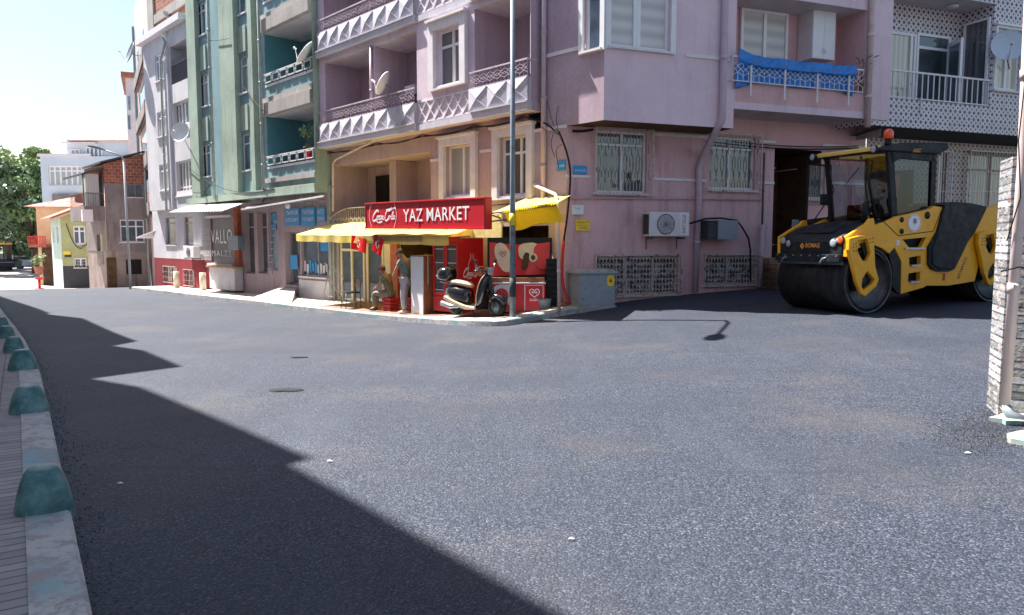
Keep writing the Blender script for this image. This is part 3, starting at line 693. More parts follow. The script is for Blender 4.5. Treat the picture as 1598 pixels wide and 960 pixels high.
# barred windows of the side wall
def grille(par, F, r, off, pat, mat='iron', sp=.085, name='grille'):
    a, c, e, f = r; q = MB(); q.bar(F.w(a,off,e),F.w(c,off,e),.03); q.bar(F.w(a,off,f),F.w(c,off,f),.03); q.bar(F.w(a,off,e),F.w(a,off,f),.03); q.bar(F.w(c,off,e),F.w(c,off,f),.03)
    for (t, z) in ((a,e),(c,e),(a,f),(c,f)): q.bar(F.w(t,0.0,z), F.w(t,off,z), .02)
    n = int((c-a)/sp)
    for i in range(1, n):
        t = a+(c-a)*i/n
        if pat == 'bars': q.bar(F.w(t,off,e),F.w(t,off,f),.013); continue
        if pat == 'hex':
            m = (e+f)/2; h = (f-e)
            q.bar(F.w(t,off,e),F.w(t,off,e+h*.18),.012); q.bar(F.w(t,off,e+h*.42),F.w(t,off,e+h*.60),.012); q.bar(F.w(t,off,e+h*.84),F.w(t,off,f),.012)
            for (z0,z1) in ((e+h*.18,e+h*.42),(e+h*.60,e+h*.84)):
                s = (c-a)/n*.5*(1 if i % 2 else -1)
                q.bar(F.w(t,off,z0),F.w(t+s,off,z0+h*.07),.011); q.bar(F.w(t+s,off,z0+h*.07),F.w(t+s,off,z1-h*.07),.011); q.bar(F.w(t+s,off,z1-h*.07),F.w(t,off,z1),.011)
        if pat == 'scale':
            q.bar(F.w(t,off,e),F.w(t,off,f),.011)
            m = int((f-e)/.11)
            for j in range(m):
                z = e+(f-e)*j/m; s = (c-a)/n
                q.bar(F.w(t-s/2,off+.004,z+.055),F.w(t,off+.004,z),.011); q.bar(F.w(t,off+.004,z),F.w(t+s/2,off+.004,z+.055),.011)
    for zz in ((.33,.66) if pat == 'bars' else ()): q.bar(F.w(a,off,e+(f-e)*zz),F.w(c,off,e+(f-e)*zz),.012)
    return q.build(name, M[mat], par)
for (r, g_, mu) in ((bw1,'gnet',(.53,)), (bw2,'gnet',(.45,))):
    w_ = window(PA, B, r, 0, g_, .05, mu, .78, .1, sill=.06, name='barred_window'); grille(w_, B, (r[0]-.04,r[1]+.1,r[2]-.05,r[3]+.05), .13, 'hex')
posters = NT('printed_window_film'); vv = posters.n('TexVoronoi'); vv.inputs['Scale'].default_value = 9; posters.l(posters.tc, vv.inputs['Vector'])
posters.set(posters.mix(posters.ramp(posters.noise(7,6,.8),[(.44,(0,0,0)),(.5,(1,1,1))]), posters.mix(.18, (.42,.42,.46), vv.outputs['Color']), (.05,.045,.06)), .3)
for r in (cw1, cw2):
    w_ = window(PA, B, r, 0, 'gdark', .05, (.36,.70) if r is cw1 else (.47,), None, .1, sill=.02, name='basement_window', fmat='iron')
    q = MB(); q.box(B, r[0]+.06, r[1]-.06, -.093, -.085, r[2]+.06, r[3]-.12); q.build('window_film', posters.m, w_); grille(w_, B, (r[0]-.03,r[1]+.06,r[2]-.03,r[3]+.03), .06, 'scale')
# entrance: inner gate, jambs and steps
q = MB(); q.box(B, ent[0]+.02, ent[0]+.75, -1.5, -1.46, 1.06, 3.5); e_ = q.build('entrance_door', M['void'], PA); grille(e_, B, (ent[0]+.04, ent[0]+.7, 1.5, 3.4), -1.44, 'hex', 'iron', .14)
st = MB(); g0 = .42
for i in range(6): st.box(B, ent[0]-.35, ent[1]+.1, -.0-.0, 1.75-.28*i, g0-.3+.0, g0+.13*(i+1)-.02) if i < 6 else None
stb = st.build('entrance_steps', brickmat('step_tiles', (.42,.24,.16), (.20,.13,.10), .3, .06), PA)
# drainpipes of the corner
pipe(PA, [A.w(tR-.14,.08,9.9), A.w(tR-.14,.08,2.55)], .06, M['pipepink'])
pp = [B.w(x2t(1128,120,OB+.1,B),OB+.1,13), B.at(1128,150,OB+.1), B.at(1127,188,OB+.1), B.at(1118,203,OB+.02), B.at(1098,240,.14), B.at(1091,262,.1), B.w(B.p(1091,300,.1)[0],.1,B.p(1091,300,.1)[1]), B.w(B.p(1085,452,.1)[0],.1,.38)]
pipe(PA, pp, .075, M['pipepink'])
t_ = x2t(1190,350,.12,B); pipe(PA, [B.w(t_,.1,2.0), B.w(t_,.1,.45)], .06, M['pipepink']); pipe(PA, [B.w(t_+.02,.08,3.75), B.w(t_+.02,.08,1.9)], .025, M['darkiron'], 'conduit'); pipe(PA, [B.w(.1,.06,2.55),B.w(t_,.06,2.62)], .022, M['pipepink'], 'conduit')
pipe(PA, [A.at(831,288,.1), A.at(866,303,.3), A.at(869,308,.55), A.at(871,360,.6), A.w(A.p(873,480,.6)[0],.6,.08)], .036, M['pipelight'])
pipe(PA, [A.at(578,222,.3), A.at(524,249,.12), A.at(520,255,.12), A.at(520,330,.12)], .035, M['pipelight'])
# cables slung over the walls
b = MB()
def sag(p, q, s, n=10): 
    p = Vector(p); q = Vector(q); return [p.lerp(q, i/n)-Vector((0,0,s*4*(i/n)*(1-i/n))) for i in range(n+1)]
for s_, zo in ((.05,0), (.12,.04), (.02,-.03)):
    L = []
    for a_, c_ in ((10.4,7.5),(7.5,5.2),(5.2,3),(3,1.3)): L += sag(A.w(a_,.16,4.42+zo), A.w(c_,.16,4.42+zo), s_)[:-1]
    L += [A.w(1.2,.16,4.45+zo)]; b.tube(L, .012, 5)
b.tube([A.w(1.2,.16,4.45), A.w(.5,.1,4.2), A.w(.1,.08,3.9)], .02, 6); b.tube(sag(B.w(.1,.1,4.0), B.w(.6,.1,4.06), .02), .03, 6); b.tube(sag(B.w(3.6,.08,3.95), B.w(8.3,.08,4.0), .1), .015, 5); b.tube(sag(B.w(4.2,.08,3.98), B.w(8.3,.08,4.05), .07), .012, 5)
each(b, 'cable', M['cable'], PA)

# ================================================================== TILED BUILDING ON THE RIGHT
TB = thing('tiled_apartment_building', 'apartment building clad in white tiles with dark diamond motifs behind the yellow roller', 'building', B.w(9, 0, 0))
OT = .95; t0T = 8.66; t1T = 18
r0 = x2t(1356,100,OT,B); r1 = x2t(1548,100,OT,B); zc = B.p(1563,8,OT)[1]; zf = B.p(1450,157,OT)[1]; zb_ = B.p(1450,202,OT)[1]
mt = [M['tiles'], M['ceil'], M['brownvoid'], M['darkgrey'], M['tiles2']]
b = MB(); gw = B.rect(1509,241,1594,330); gw2 = B.rect(1463,240,1477,330); dr = B.rect(1322,250,1390,420)
b.cur = 4; wall(b, B, t0T, t1T, -.4, zb_-.1, 0, [gw, gw2, dr], .14); b.cur = 3; b.quad(B.w(t0T-.6,OT,zb_),B.w(t1T,OT,zb_),B.w(t1T,0,zb_-.12),B.w(t0T-.6,0,zb_-.12)); b.cur = 0
wf = B.rect(1553,46,1592,142,OT)
hh = []
for k in range(3): hh += [(r0+.02, r1, zf-.75+.9*0+k*ST if False else zf+k*ST-.02, zc+k*ST, OT-.05, 0, 1), (wf[0],wf[1],wf[2]+k*ST,wf[3]+k*ST,.12)]
wall(b, B, r0-.05, t1T, zb_, TOPZ-.5, OT, hh, .12)
b.quad(B.w(r0-.05,OT,zb_),B.w(r0-.05,-.1,zb_),B.w(r0-.05,-.1,TOPZ-.5),B.w(r0-.05,OT,TOPZ-.5))
b.quad(B.w(r0-.05,OT,TOPZ-.5),B.w(t1T,OT,TOPZ-.5),B.w(t1T,-11,TOPZ-.5),B.w(r0-.05,-11,TOPZ-.5))
b.quad(B.w(t1T,OT,-.5),B.w(t1T,-11,-.5),B.w(t1T,-11,TOPZ-.5),B.w(t1T,OT,TOPZ-.5))
b.build('wall', mt, TB)
b = MB(); zr = B.p(1450,115,OT)[1]
b.bar(B.w(r0+.05,OT-.03,zr), B.w(r1+.15,OT-.03,zr), .045); b.bar(B.w(r0+.05,OT-.03,zf+.02), B.w(r1+.15,OT-.03,zf+.02), .03)
n = 22
for i in range(n+1): t = r0+.05+(r1+.1-r0)*i/n; b.bar(B.w(t,OT-.03,zf), B.w(t,OT-.03,zr), .024)
for t in (r0+.5, r0+1.75): b.bar(B.w(t,OT+.02,zf-.35), B.w(t,OT+.02,zf+.05), .03)
b.build('railing', M['whiteiron'], TB)
w_ = B.rect(1360,50,1424,172,.05); window(TB, B, w_, .11, 'gcream', .07, (.88,), None, 0, sill=0)
w_ = B.rect(1425,55,1477,178,.05); window(TB, B, w_, .11, 'gdark', .07, (), .82, 0, sill=0, name='balcony_door')
q = MB(); 
dp0 = B.w(w_[1]-.1,.14,0); dd = (B.n*.8-B.u*.35).normalized(); FD = Frame(dp0, u=dd, face=False)
for (a_,c_,e_,f_) in ((0,.07,w_[2],w_[2]+1.85),(.62,.69,w_[2],w_[2]+1.85),(.07,.62,w_[2],w_[2]+.1),(.07,.62,w_[2]+1.75,w_[2]+1.85)): q.box(FD,a_,c_,-.03,.03,e_,f_)
dl = q.build('open_door_leaf', M['upvc'], TB); q = MB(); q.box(FD,.07,.62,-.008,.008,w_[2]+.1,w_[2]+1.75); q.build('pane', M['gblue'], dl)
window(TB, B, wf, OT, 'gcream', .07, (.5,), None, .08, hood=.06, sill=.08)
FS = Frame(B.w(r1,OT,0), u=-B.n, face=False); 
window(TB, FS, (.08,.82,zf+.0,zc-.3), .045*(1 if FS.n.dot(B.u) < 0 else -1), 'gnet', .06, (), None, 0, sill=0, name='side_window')
window(TB, B, gw, 0, 'gcream', .05, (.45,), .72, .1, name='barred_window', fmat='palewood'); grille(TB, B, (gw[0]-.05,gw[1]+.1,gw[2],gw[3]+.05), .12, 'bars', 'whiteiron', .1)
window(TB, B, gw2, 0, 'gcream', .04, (), None, .1, name='barred_window', fmat='palewood'); grille(TB, B, (gw2[0]-.03,gw2[1]+.05,gw2[2],gw2[3]+.05), .12, 'bars', 'whiteiron', .1)
q = MB(); q.box(B, dr[0], dr[1], -.13, -.1, dr[2], dr[3]); q.build('shop_door', M['brownvoid'], TB); grille(TB, B, (dr[0]+.1,dr[1],dr[2],dr[3]-.7), .05, 'bars', 'iron', .12)
q = MB(); c_ = B.w(10.9,OT-.45,zc-.02); q.lathe(c_, (0,0,-1), [(0,.14),(.04,.14),(.06,.10),(.07,0)], 14); q.build('ceiling_lamp', M['trim'], TB)
pipe(TB, [B.w(x2t(1355,100,OT+.12,B),OT+.12,13), B.w(x2t(1354,190,OT+.12,B),OT+.12,4.35)], .07, M['pipelight'])

# ================================================================== STONE CORNER ON THE FAR RIGHT
K = Vector((4.17, 6.3, 0)); zk = gz(K.x, K.y)-.25
SB = thing('stone_clad_corner_building', 'corner of a building with a stacked stone plinth and pink drainpipe at the right edge', 'building', (K.x, K.y, zk))
d1 = Vector((.36,.93,0)).normalized(); d2 = Vector((.93,-.36,0)).normalized()*1; dr_ = Vector((.80,-.60,0)).normalized()
def pr(pts, z0, z1, b):
    n = len(pts); b.add([Vector((p.x,p.y,z0)) for p in pts]+[Vector((p.x,p.y,z1)) for p in pts], [tuple(range(n)), tuple(range(n,2*n))]+[(i,(i+1)%n,n+(i+1)%n,n+i) for i in range(n)]); return b
foot = [K, K+d1*.42, K+d1*.42+d2*9, K+dr_*9+d2*2, K+dr_*7]
b = pr(foot, zk, 2.3, MB()); b.build('stone_plinth', M['stone'], SB)
foot2 = [K+dr_*.16+d1*.02, K+d1*.36+d2*.13, K+d1*.4+d2*9, K+dr_*9+d2*2, K+dr_*7+d2*.1]
b = pr(foot2, 2.3, 9, MB()); b.build('upper_wall', M['lilac'], SB)
F_ = Frame(K, u=-d1, face=True)
pb_ = ray(1567,650); pb_ = Vector((pb_.x/pb_.y*6.12, 6.12, 0)); zz = gz(pb_.x, pb_.y)
pt_ = ray(1586,100); pt_ = Vector((pt_.x/pt_.y*6.12, 6.12, 0))
pipe(SB, [Vector((pt_.x+.0,pt_.y,8)), Vector((pb_.x+.03,pb_.y,2.2)), Vector((pb_.x,pb_.y,zz+.13))], .042, M['pipelight'])
pipe(SB, [Vector((pb_.x,pb_.y,zz+.14)), Vector((pb_.x+.02,pb_.y-.04,zz+.07)), Vector((pb_.x+.1,pb_.y-.12,zz+.03))], .042, M['bucket'], 'pipe_elbow')
b = MB(); b.tube([Vector((pb_.x-.0,pb_.y-.05,3.4)), Vector((pb_.x-.03,pb_.y-.02,2.4)), Vector((pb_.x-.02,pb_.y-.07,1.95)), Vector((pb_.x-.05,pb_.y+.02,1.6))], .005, 6); b.tube([Vector((pb_.x-.1,pb_.y,1.35)), Vector((pb_.x,pb_.y-.07,1.39)), Vector((pb_.x+.15,pb_.y-.08,1.37))], .008, 6)
b.build('cable', M['cable'], SB)
sl = MB()
P0 = ongrd(1546,660); P1 = ongrd(1600,655); P2 = ongrd(1612,705); P3 = ongrd(1570,690)
pts = [P0, Vector((P0.x+.25,P0.y-.22,0)), P3, P2, Vector((P2.x+1.5,P2.y-.6,0)), Vector((P1.x+1.8,P1.y+.2,0)), P1+Vector((.2,.3,0))]
dp = []
for i in range(len(pts)):
    a_, c_ = pts[i], pts[(i+1)%len(pts)]
    for k in range(6): q_ = a_.lerp(c_, k/6); dp.append(Vector((q_.x+.03*math.sin(7*i+k*2.1), q_.y+.03*math.cos(5*i+k*1.7), 0)))
cen = sum(dp, Vector((0,0,0)))/len(dp); n = len(dp); vs = []
for k in range(9):
    for p_ in dp: x_ = cen.x+(p_.x-cen.x)*(1-k/8.001); y_ = cen.y+(p_.y-cen.y)*(1-k/8.001); vs.append(Vector((x_, y_, gz(x_,y_)+(-.02 if k == 0 else .045))) if k else Vector((p_.x,p_.y,gz(p_.x,p_.y)-.03)))
vs = [Vector((p_.x,p_.y,gz(p_.x,p_.y)-.03)) for p_ in dp]+[Vector((p_.x,p_.y,gz(p_.x,p_.y)+.04)) for p_ in dp]+vs[n:]
sl.add(vs, [(k*n+i,k*n+(i+1)%n,(k+1)*n+(i+1)%n,(k+1)*n+i) for k in range(9) for i in range(n)])
N = NT('pale_stained_concrete'); cm = N.set(N.mix(N.ramp(N.noise(6,6,.7),[(.5,(0,0,0)),(.62,(1,1,1))]), (.42,.38,.33), (.20,.36,.35)), .8)
tag(sl.build('pavement_patch', cm), 'pale turquoise-stained concrete patch at the foot of the drainpipe', None, kind='structure')

# ================================================================== GREEN APARTMENT
GA = thing('green_apartment_building', 'green apartment building with teal recessed balconies and tall narrow windows', 'building', A.w(17, 0, -.6))
g0 = tL+.02; g1 = x2t(294,150,UP); SG = 2.86
zo0 = A.p(415,264,UP)[1]; zo1 = A.p(415,183,UP)[1]; zba = A.p(411,309,UP)[1]; GT = 16.2
ta, tb_ = x2t(491,150,UP), x2t(415,150,UP)
wl1 = A.rect(311,226,328,276,UP); wl2 = A.rect(377,209,390,266,UP)
mg = [M['greenwall'], M['tealwall'], M['tealin'], M['ceil']]
b = MB(); hs = []
for k in range(4):
    z = k*SG; hs += [(ta, tb_, zo0+z, zo1+z, 1.5, 2, 3), (wl1[0],wl1[1],wl1[2]+z,wl1[3]+z,.14), (wl2[0],wl2[1],wl2[2]+z,wl2[3]+z,.14)]
b.cur = 1; wall(b, A, g0, g1, zba, GT, UP, hs)
b.cur = 0; b.quad(A.w(g0,UP,zba),A.w(g1,UP,zba),A.w(g1,0,zba+.02),A.w(g0,0,zba+.02)); b.quad(A.w(g1,UP,zba),A.w(g1,-10,zba),A.w(g1,-10,GT),A.w(g1,UP,GT)); b.quad(A.w(g0,UP,GT),A.w(g1,UP,GT),A.w(g1,-10,GT),A.w(g0,-10,GT)); b.quad(A.w(g0,UP,TOPZ),A.w(g0,-10,TOPZ),A.w(g0,-10,GT),A.w(g0,UP,GT)); b.quad(A.w(g0,UP,zba),A.w(g0,-.05,zba),A.w(g0,-.05,TOPZ),A.w(g0,UP,TOPZ)); b.quad(A.w(g0,-10,0),A.w(g1,-10,0),A.w(g1,-10,GT),A.w(g0,-10,GT))
b.build('upper_wall', mg, GA)
for (xa, xb, nm) in ((296,309,'pilaster'),(346,369,'pilaster'),(391,397,'pilaster'),(491,496,'pilaster')):
    b = MB(); a, c = x2t(xb,150,UP+.15), x2t(xa,150,UP+.15); b.box(A, max(a,g0+.01), c, UP-.01, UP+.2, zba+.25, GT-.1); b.build(nm, M['greenwall'], GA)
b = MB(); b.box(A, g0, g1+.05, UP-.01, UP+.24, zba, zba+.26); b.build('base_band', M['greenwall'], GA)
for w0 in (wl1, wl2):
    for k in range(4):
        z = k*SG; r = (w0[0],w0[1],w0[2]+z,w0[3]+z)
        window(GA, A, r, UP, 'gblue' if (k+int(w0[0]))%2 else 'gcurtain', .05, (.5,) if w0 is wl1 else (), .74, .1, sill=.07)
        q = MB(); q.box(A, w0[0]+.0, w0[1]+.1, UP-.01, UP+.05, w0[3]+z+.12, w0[2]+z+SG-.45); q.build('spandrel_panel', M['greenwall'], GA)
for k in range(4):
    z = zo0+k*SG
    q = MB(); q.box(A, ta, tb_, UP-.08, UP+.02, z-.02, z+.06)
    n = 6; s = (tb_-ta-.1)/n; zt = z+.36
    q.bar(A.w(ta,UP+.05,zt+.05), A.w(tb_,UP+.05,zt+.05), .03)
    for i in range(n):
        a = ta+.05+s*i+.06; c = a+s-.12
        for (p0, p1) in (((a,z+.12),(c,z+.12)),((a,zt),(c,zt)),((a,z+.12),(a,zt)),((c,z+.12),(c,zt))): q.bar(A.w(p0[0],UP+.05,p0[1]), A.w(p1[0],UP+.05,p1[1]), .045, .03)
        q.bar(A.w(c,UP+.05,z+.24), A.w(c+.12,UP+.05,z+.24), .03)
    q.build('balcony_railing', M['whiteiron'], GA)
    q = MB(); q.box(A, ta-.05, tb_+.05, UP, UP+.12, z-.62 if k else z-.52, z-.42 if k else z-.36)
    if k == 0: q.box(A, ta-.05, tb_+.05, UP, UP+.15, z-.95, z-.72)
    else: q.box(A, ta-.05, tb_+.05, UP, UP+.2, zo1+(k-1)*SG, zo1+(k-1)*SG+.42)
    q.build('balcony_band', M['concrete'], GA)
    q = MB(); q.box(A, ta+.3, ta+1.2, UP-1.49, UP-1.42, z, z+1.95); dd_ = q.build('balcony_door', M['trim'], GA)
    q = MB(); q.box(A, ta+.42, ta+.72, UP-1.43, UP-1.40, z+.1, z+1.8); q.box(A, ta+.82, ta+1.08, UP-1.43, UP-1.40, z+.1, z+1.8); q.build('pane', M['gdark'], dd_)
pipe(GA, [A.w(x2t(332,150,UP+.2),UP+.27,15), A.w(x2t(332,150,UP+.2),UP+.27,zba+.1)], .06, M['pipegreen']); pipe(GA, [A.w(x2t(410,150,UP+.2),UP+.27,15), A.w(x2t(410,150,UP+.2),UP+.27,zba+.4), A.w(x2t(418,311,0),.2,zba-.1)], .055, M['pipegreen'])
q = MB(); q.tube(sag(A.w(g1-.3,UP+.25,zba+1.6), A.w(tb_-1,UP+.25,zba+.25), .5), .014, 5); q.tube(sag(A.w(g1-.9,UP+.25,zba+.5), A.w(x2t(338,290,UP),UP+.28,zba+.7), .15), .02, 5); q.tube(sag(A.w(x2t(392,155,UP),UP+.25,7.2), A.w(tb_-.4,UP+.25,6.1), .05), .012, 5)
q.tube(sag(A.w(x2t(328,64,UP),UP+.25,A.p(328,64,UP)[1]), A.w(x2t(367,62,UP),UP+.25,A.p(367,62,UP)[1]), .05), .012, 5); each(q, 'cable', M['cable'], GA)
# ground floor shops under the green building
gb = lambda t: gz(*(A.w(t,0,0)[:2]))
b = MB(); zl = -1.4
V = A.rect(328,340,364,411); D1 = A.rect(381,330,397,427); D2 = A.rect(402,330,417,427); S1 = A.rect(419,328,433,422); D3 = A.rect(445,362,468,445); S2 = A.rect(470,368,513,432)
wall(b, A, g0, g1-.0, zl, zba+.02, 0, [V+(.1,), D1+(.25,), D2+(.25,), S1+(.15,), D3+(.3,), S2+(.15,)], .12)
b.build('shop_wall', M['shopwall'], GA)
q = MB(); q.box(A, V[0], V[1], -.1, -.06, V[2], V[3]); vs_ = q.build('shop_panel', plain('aubergine_panel', (.075,.05,.075), .4), GA)
text(vs_, 'lettering', 'VALLO', A, 329.5, 358, 362, 380, -.045, M['signwhite'], spacing=1.1); text(vs_, 'lettering', 'MALZE', A, 331, 391, 361, 400, -.045, M['signwhite'], spacing=1.3)
q = MB(); q.box(A, V[0]-.05, V[1]+.2, .0, .12, V[3]+.02, V[3]+.1); q.box(A, V[0]-.05, V[1]+.15, .0, .12, V[2]-.12, V[2]-.02); q.build('panel_frame', M['trim'], GA)
q = MB(); tt = x2t(370,380,.1); q.box(A, tt-.22, tt+.22, 0, .14, zl, 2.9); q.build('brick_pillar', brickmat('orange_pillar', (.40,.10,.05), (.34,.12,.08), .4, .3), GA)
q = MB(); q.box(A, x2t(376,379,.3), x2t(360,379,.3), .14, .42, A.p(368,390,.3)[1], A.p(368,368,.3)[1]); q.build('meter_box', M['polemetal'], GA, bevel=.015)
for (r, g_) in ((D1,'gdark'),(D2,'gdark'),(S1,'gblue')): window(GA, A, r, 0, g_, .06, (), .75 if r is not S1 else None, .2 if r is not S1 else .1, sill=0, name='shop_door' if r is not S1 else 'shop_window', fmat='shopwall')
window(GA, A, D3, 0, 'gdark', .06, (.45,), None, .25, sill=0, name='shop_door', fmat='metal'); window(GA, A, S2, 0, 'gdark', .05, (.42,), None, .1, sill=.12, name='shop_window', fmat='metal')
for (x0_, y0_, x1_, y1_, L1, L2) in ((444.5,325,467,352,'TAYFUR','E.TİCARET'),(469.5,324,491,353,'TAYFUR','TİCARET'),(494,323,507,346,'OTO','DİZAYN')):
    r = A.rect(x0_,y0_,x1_,y1_,.06); q = MB(); q.box(A, r[0], r[1], .02, .06, r[2], r[3]); sg_ = q.build('sign_panel', M['blue'], GA)
    text(sg_, 'lettering', L1, A, x0_+2, y0_+4, x1_-2, y0_+10.5, .066, M['signwhite']); text(sg_, 'lettering', L2, A, x0_+2, y0_+14, x1_-2, y0_+21, .066, M['signwhite'])
for (x0_, y0_, x1_, y1_) in ((453,398,464,420),(420,335,431,345),(420,350,431,358),(500,368,512,392)):
    r = A.rect(x0_,y0_,x1_,y1_,-.08); q = MB(); q.box(A, r[0], r[1], -.085, -.08, r[2], r[3]); q.build('window_sticker', M['blue'], GA)
q = MB(); r = A.rect(467,438,515,470,.05); q.box(A, r[0], r[1], 0, .05, r[2]-.5, r[3]); q.build('window_plinth', M['whitewall'], GA)
random.seed(3)
for i in range(9):
    x_ = 474+i*4.2; y_ = 418+random.uniform(-3,4); r = A.rect(x_,y_-random.uniform(5,14),x_+3,y_+7,-.07); q = MB(); q.box(A, r[0], r[1], -.088, -.08, r[2], r[3]); q.build('window_display', M[random.choice(['paper','white','lilac','blue'])], GA)
def canopy(name, label, mat, corners, th=.03, corr=0, cat='canopy'):
    q = MB(); a, b_, c, d = [Vector(v) for v in corners]; n = 40 if corr else 1
    vs = []; 
    for i in range(n+1):
        k = i/n; dz = Vector((0,0,.02*math.sin(i*math.pi*.5*1.9))) if corr else Vector((0,0,0))
        p, r = a.lerp(b_, k)+dz, d.lerp(c, k)+dz; vs += [p, r, r-Vector((0,0,th)), p-Vector((0,0,th))]
    fs = []
    for i in range(n): o = i*4; fs += [(o,o+1,o+5,o+4),(o+1,o+2,o+6,o+5),(o+2,o+3,o+7,o+6),(o+3,o,o+4,o+7)]
    fs += [(0,3,2,1),(n*4,n*4+1,n*4+2,n*4+3)]
    q.add(vs, fs); o = q.build(name, mat, None); return tag(o, label, cat)
ca = canopy('corrugated_canopy', 'pale corrugated sheet canopy over the aubergine shop panel', M['corr'], [A.at(392,313,.1), A.at(311,315,.1), A.at(264,331,1.6), A.at(347,329,1.6)], corr=1)
ca2 = canopy('flat_canopy', 'thin flat grey canopy above the blue shop signs', M['metal'], [A.at(508,311,.05), A.at(398,318,.05), A.at(377,327,.9), A.at(492,309,.9)])
tag(ca2, None, None)
q = MB(); q.bar(A.at(377,327,.92), A.at(505,306,.92), .05); q.tube([A.at(470,308,.5), A.at(470,316,.5)], .02, 6); q.build('canopy_rail', M['whiteiron'], ca2)
q = MB(); q.ell(A.at(449,321,.6), (.09,.09,.11), 12, 8); q.tube([A.at(449,319,.6), A.at(450,313,.5)], .015, 6); tag(q.build('hanging_bulb', M['signwhite']), 'small white bulb hanging under the flat canopy', 'light bulb')
q = MB(); q.box(A, x2t(517,350,.05), x2t(514.5,350,.05), .02, .12, zl, 2.4); q.box(A, g0-.12, g0-.04, .02, .12, zl+1, 3.4); q.build('conduit', M['pipegreen'], GA)

# ================================================================== WHITE APARTMENT WITH RED PLINTH
WA = thing('white_apartment_building', 'off-white apartment building with a dark red plinth and shuttered balconies', 'building', A.w(26, 0, -.7))
h0 = g1+.02; h1 = x2t(224,100,UP); hq = x2t(240,390,0); zw = A.p(250,328,UP)[1]; zt_ = A.p(256,52,UP)[1]
b = MB(); mw = [M['whitewall'], M['lilacpanel'], M['redwall'], M['ceil']]
WL = [A.rect(242,83,257,126,UP), A.rect(245.5,173,261,213,UP), A.rect(249,256,264,297,UP)]
WR = [A.rect(266,66,292,128,UP)+(1.1,1,3), A.rect(269,157,296,205,UP), A.rect(275,250,301,305,UP)]
wall(b, A, h0, h1, zw, zt_, UP, [tuple(w)+(.12,) for w in WL]+WR, .25)
b.quad(A.w(h0,UP,zw),A.w(h1,UP,zw),A.w(h1,0,zw),A.w(h0,0,zw))
b.quad(A.w(h1,UP,zw),A.w(h1,-10,zw),A.w(h1,-10,zt_),A.w(h1,UP,zt_)); b.quad(A.w(h0,UP,zt_),A.w(h1,UP,zt_),A.w(h1,-10,zt_),A.w(h0,-10,zt_))
LW = [A.rect(258,339,274,382), A.rect(287,338,301,383)]; BW = [A.rect(256,416,276,441), A.rect(288,421,303,446)]
zr_ = A.p(280,404,0)[1]
wall(b, A, h0-1.0, hq, zr_, zw, 0, LW, .12); b.cur = 2; wall(b, A, h0-1.0, hq, -2, zr_, 0.0, BW, .12)
b.cur = 0; b.quad(A.w(hq,0,-2),A.w(hq,-10,-2),A.w(hq,-10,zw),A.w(hq,0,zw))
b.build('wall', mw, WA)
q = MB(); q.box(A, h0, h1+.2, UP-.4, UP+.3, zt_, zt_+.28); q.build('cornice', M['trim'], WA)
q = MB(); tq = x2t(265,150,UP); q.box(A, tq-.05, tq+.35, UP, UP+.1, zw, zt_); q.build('pilaster', M['whitewall'], WA)
pipe(WA, [A.at(252,56,UP+.35), A.at(258,66,UP+.2), A.w(tq+.5,UP+.18,zt_-1.2), A.w(tq+.5,UP+.18,zw-.1)], .055, M['pipegreen'])
for w0, g_ in zip(WL, ('gblue','gcurtain','gcurtain')): window(WA, A, w0, UP, g_, .06, (.5,), .75, .08, sill=.08)
for w0 in WR[1:]:
    w_ = window(WA, A, w0, UP, 'gdark', .07, (.2,.4,.6,.8), .25, .18, sill=.06, name='shuttered_balcony', fmat='whiteiron')
    q = MB(); q.box(A, w0[0], w0[1], UP-.1, UP+.0, w0[2], w0[2]+.22); q.build('parapet', M['trim'], w_)
q = MB(); a, c, e, f = WR[0][:4]; 
for i in range(17): t = a+(c-a)*i/16; q.bar(A.w(t,UP-.05,e), A.w(t,UP-.05,e+.85), .02)
q.bar(A.w(a,UP-.05,e+.85), A.w(c,UP-.05,e+.85), .04); q.bar(A.w(a,UP-.05,f-.5), A.w(c,UP-.05,f-.6), .02); q.build('balcony_railing', M['darkiron'], WA)
window(WA, A, (a+.2, a+1.0, e, e+1.9), UP-1.05, 'gcream', .06, (), None, 0, sill=0, name='balcony_door')
for w0 in LW: window(WA, A, w0, 0, 'gblue', .06, (), .78, .1, sill=.05, fmat='shopwall')
for w0 in BW: w_ = window(WA, A, w0, 0, 'gdark', .05, (.5,), None, .1, sill=0, name='basement_window', fmat='redwall'); grille(w_, A, w0, .05, 'bars', 'iron', .18)
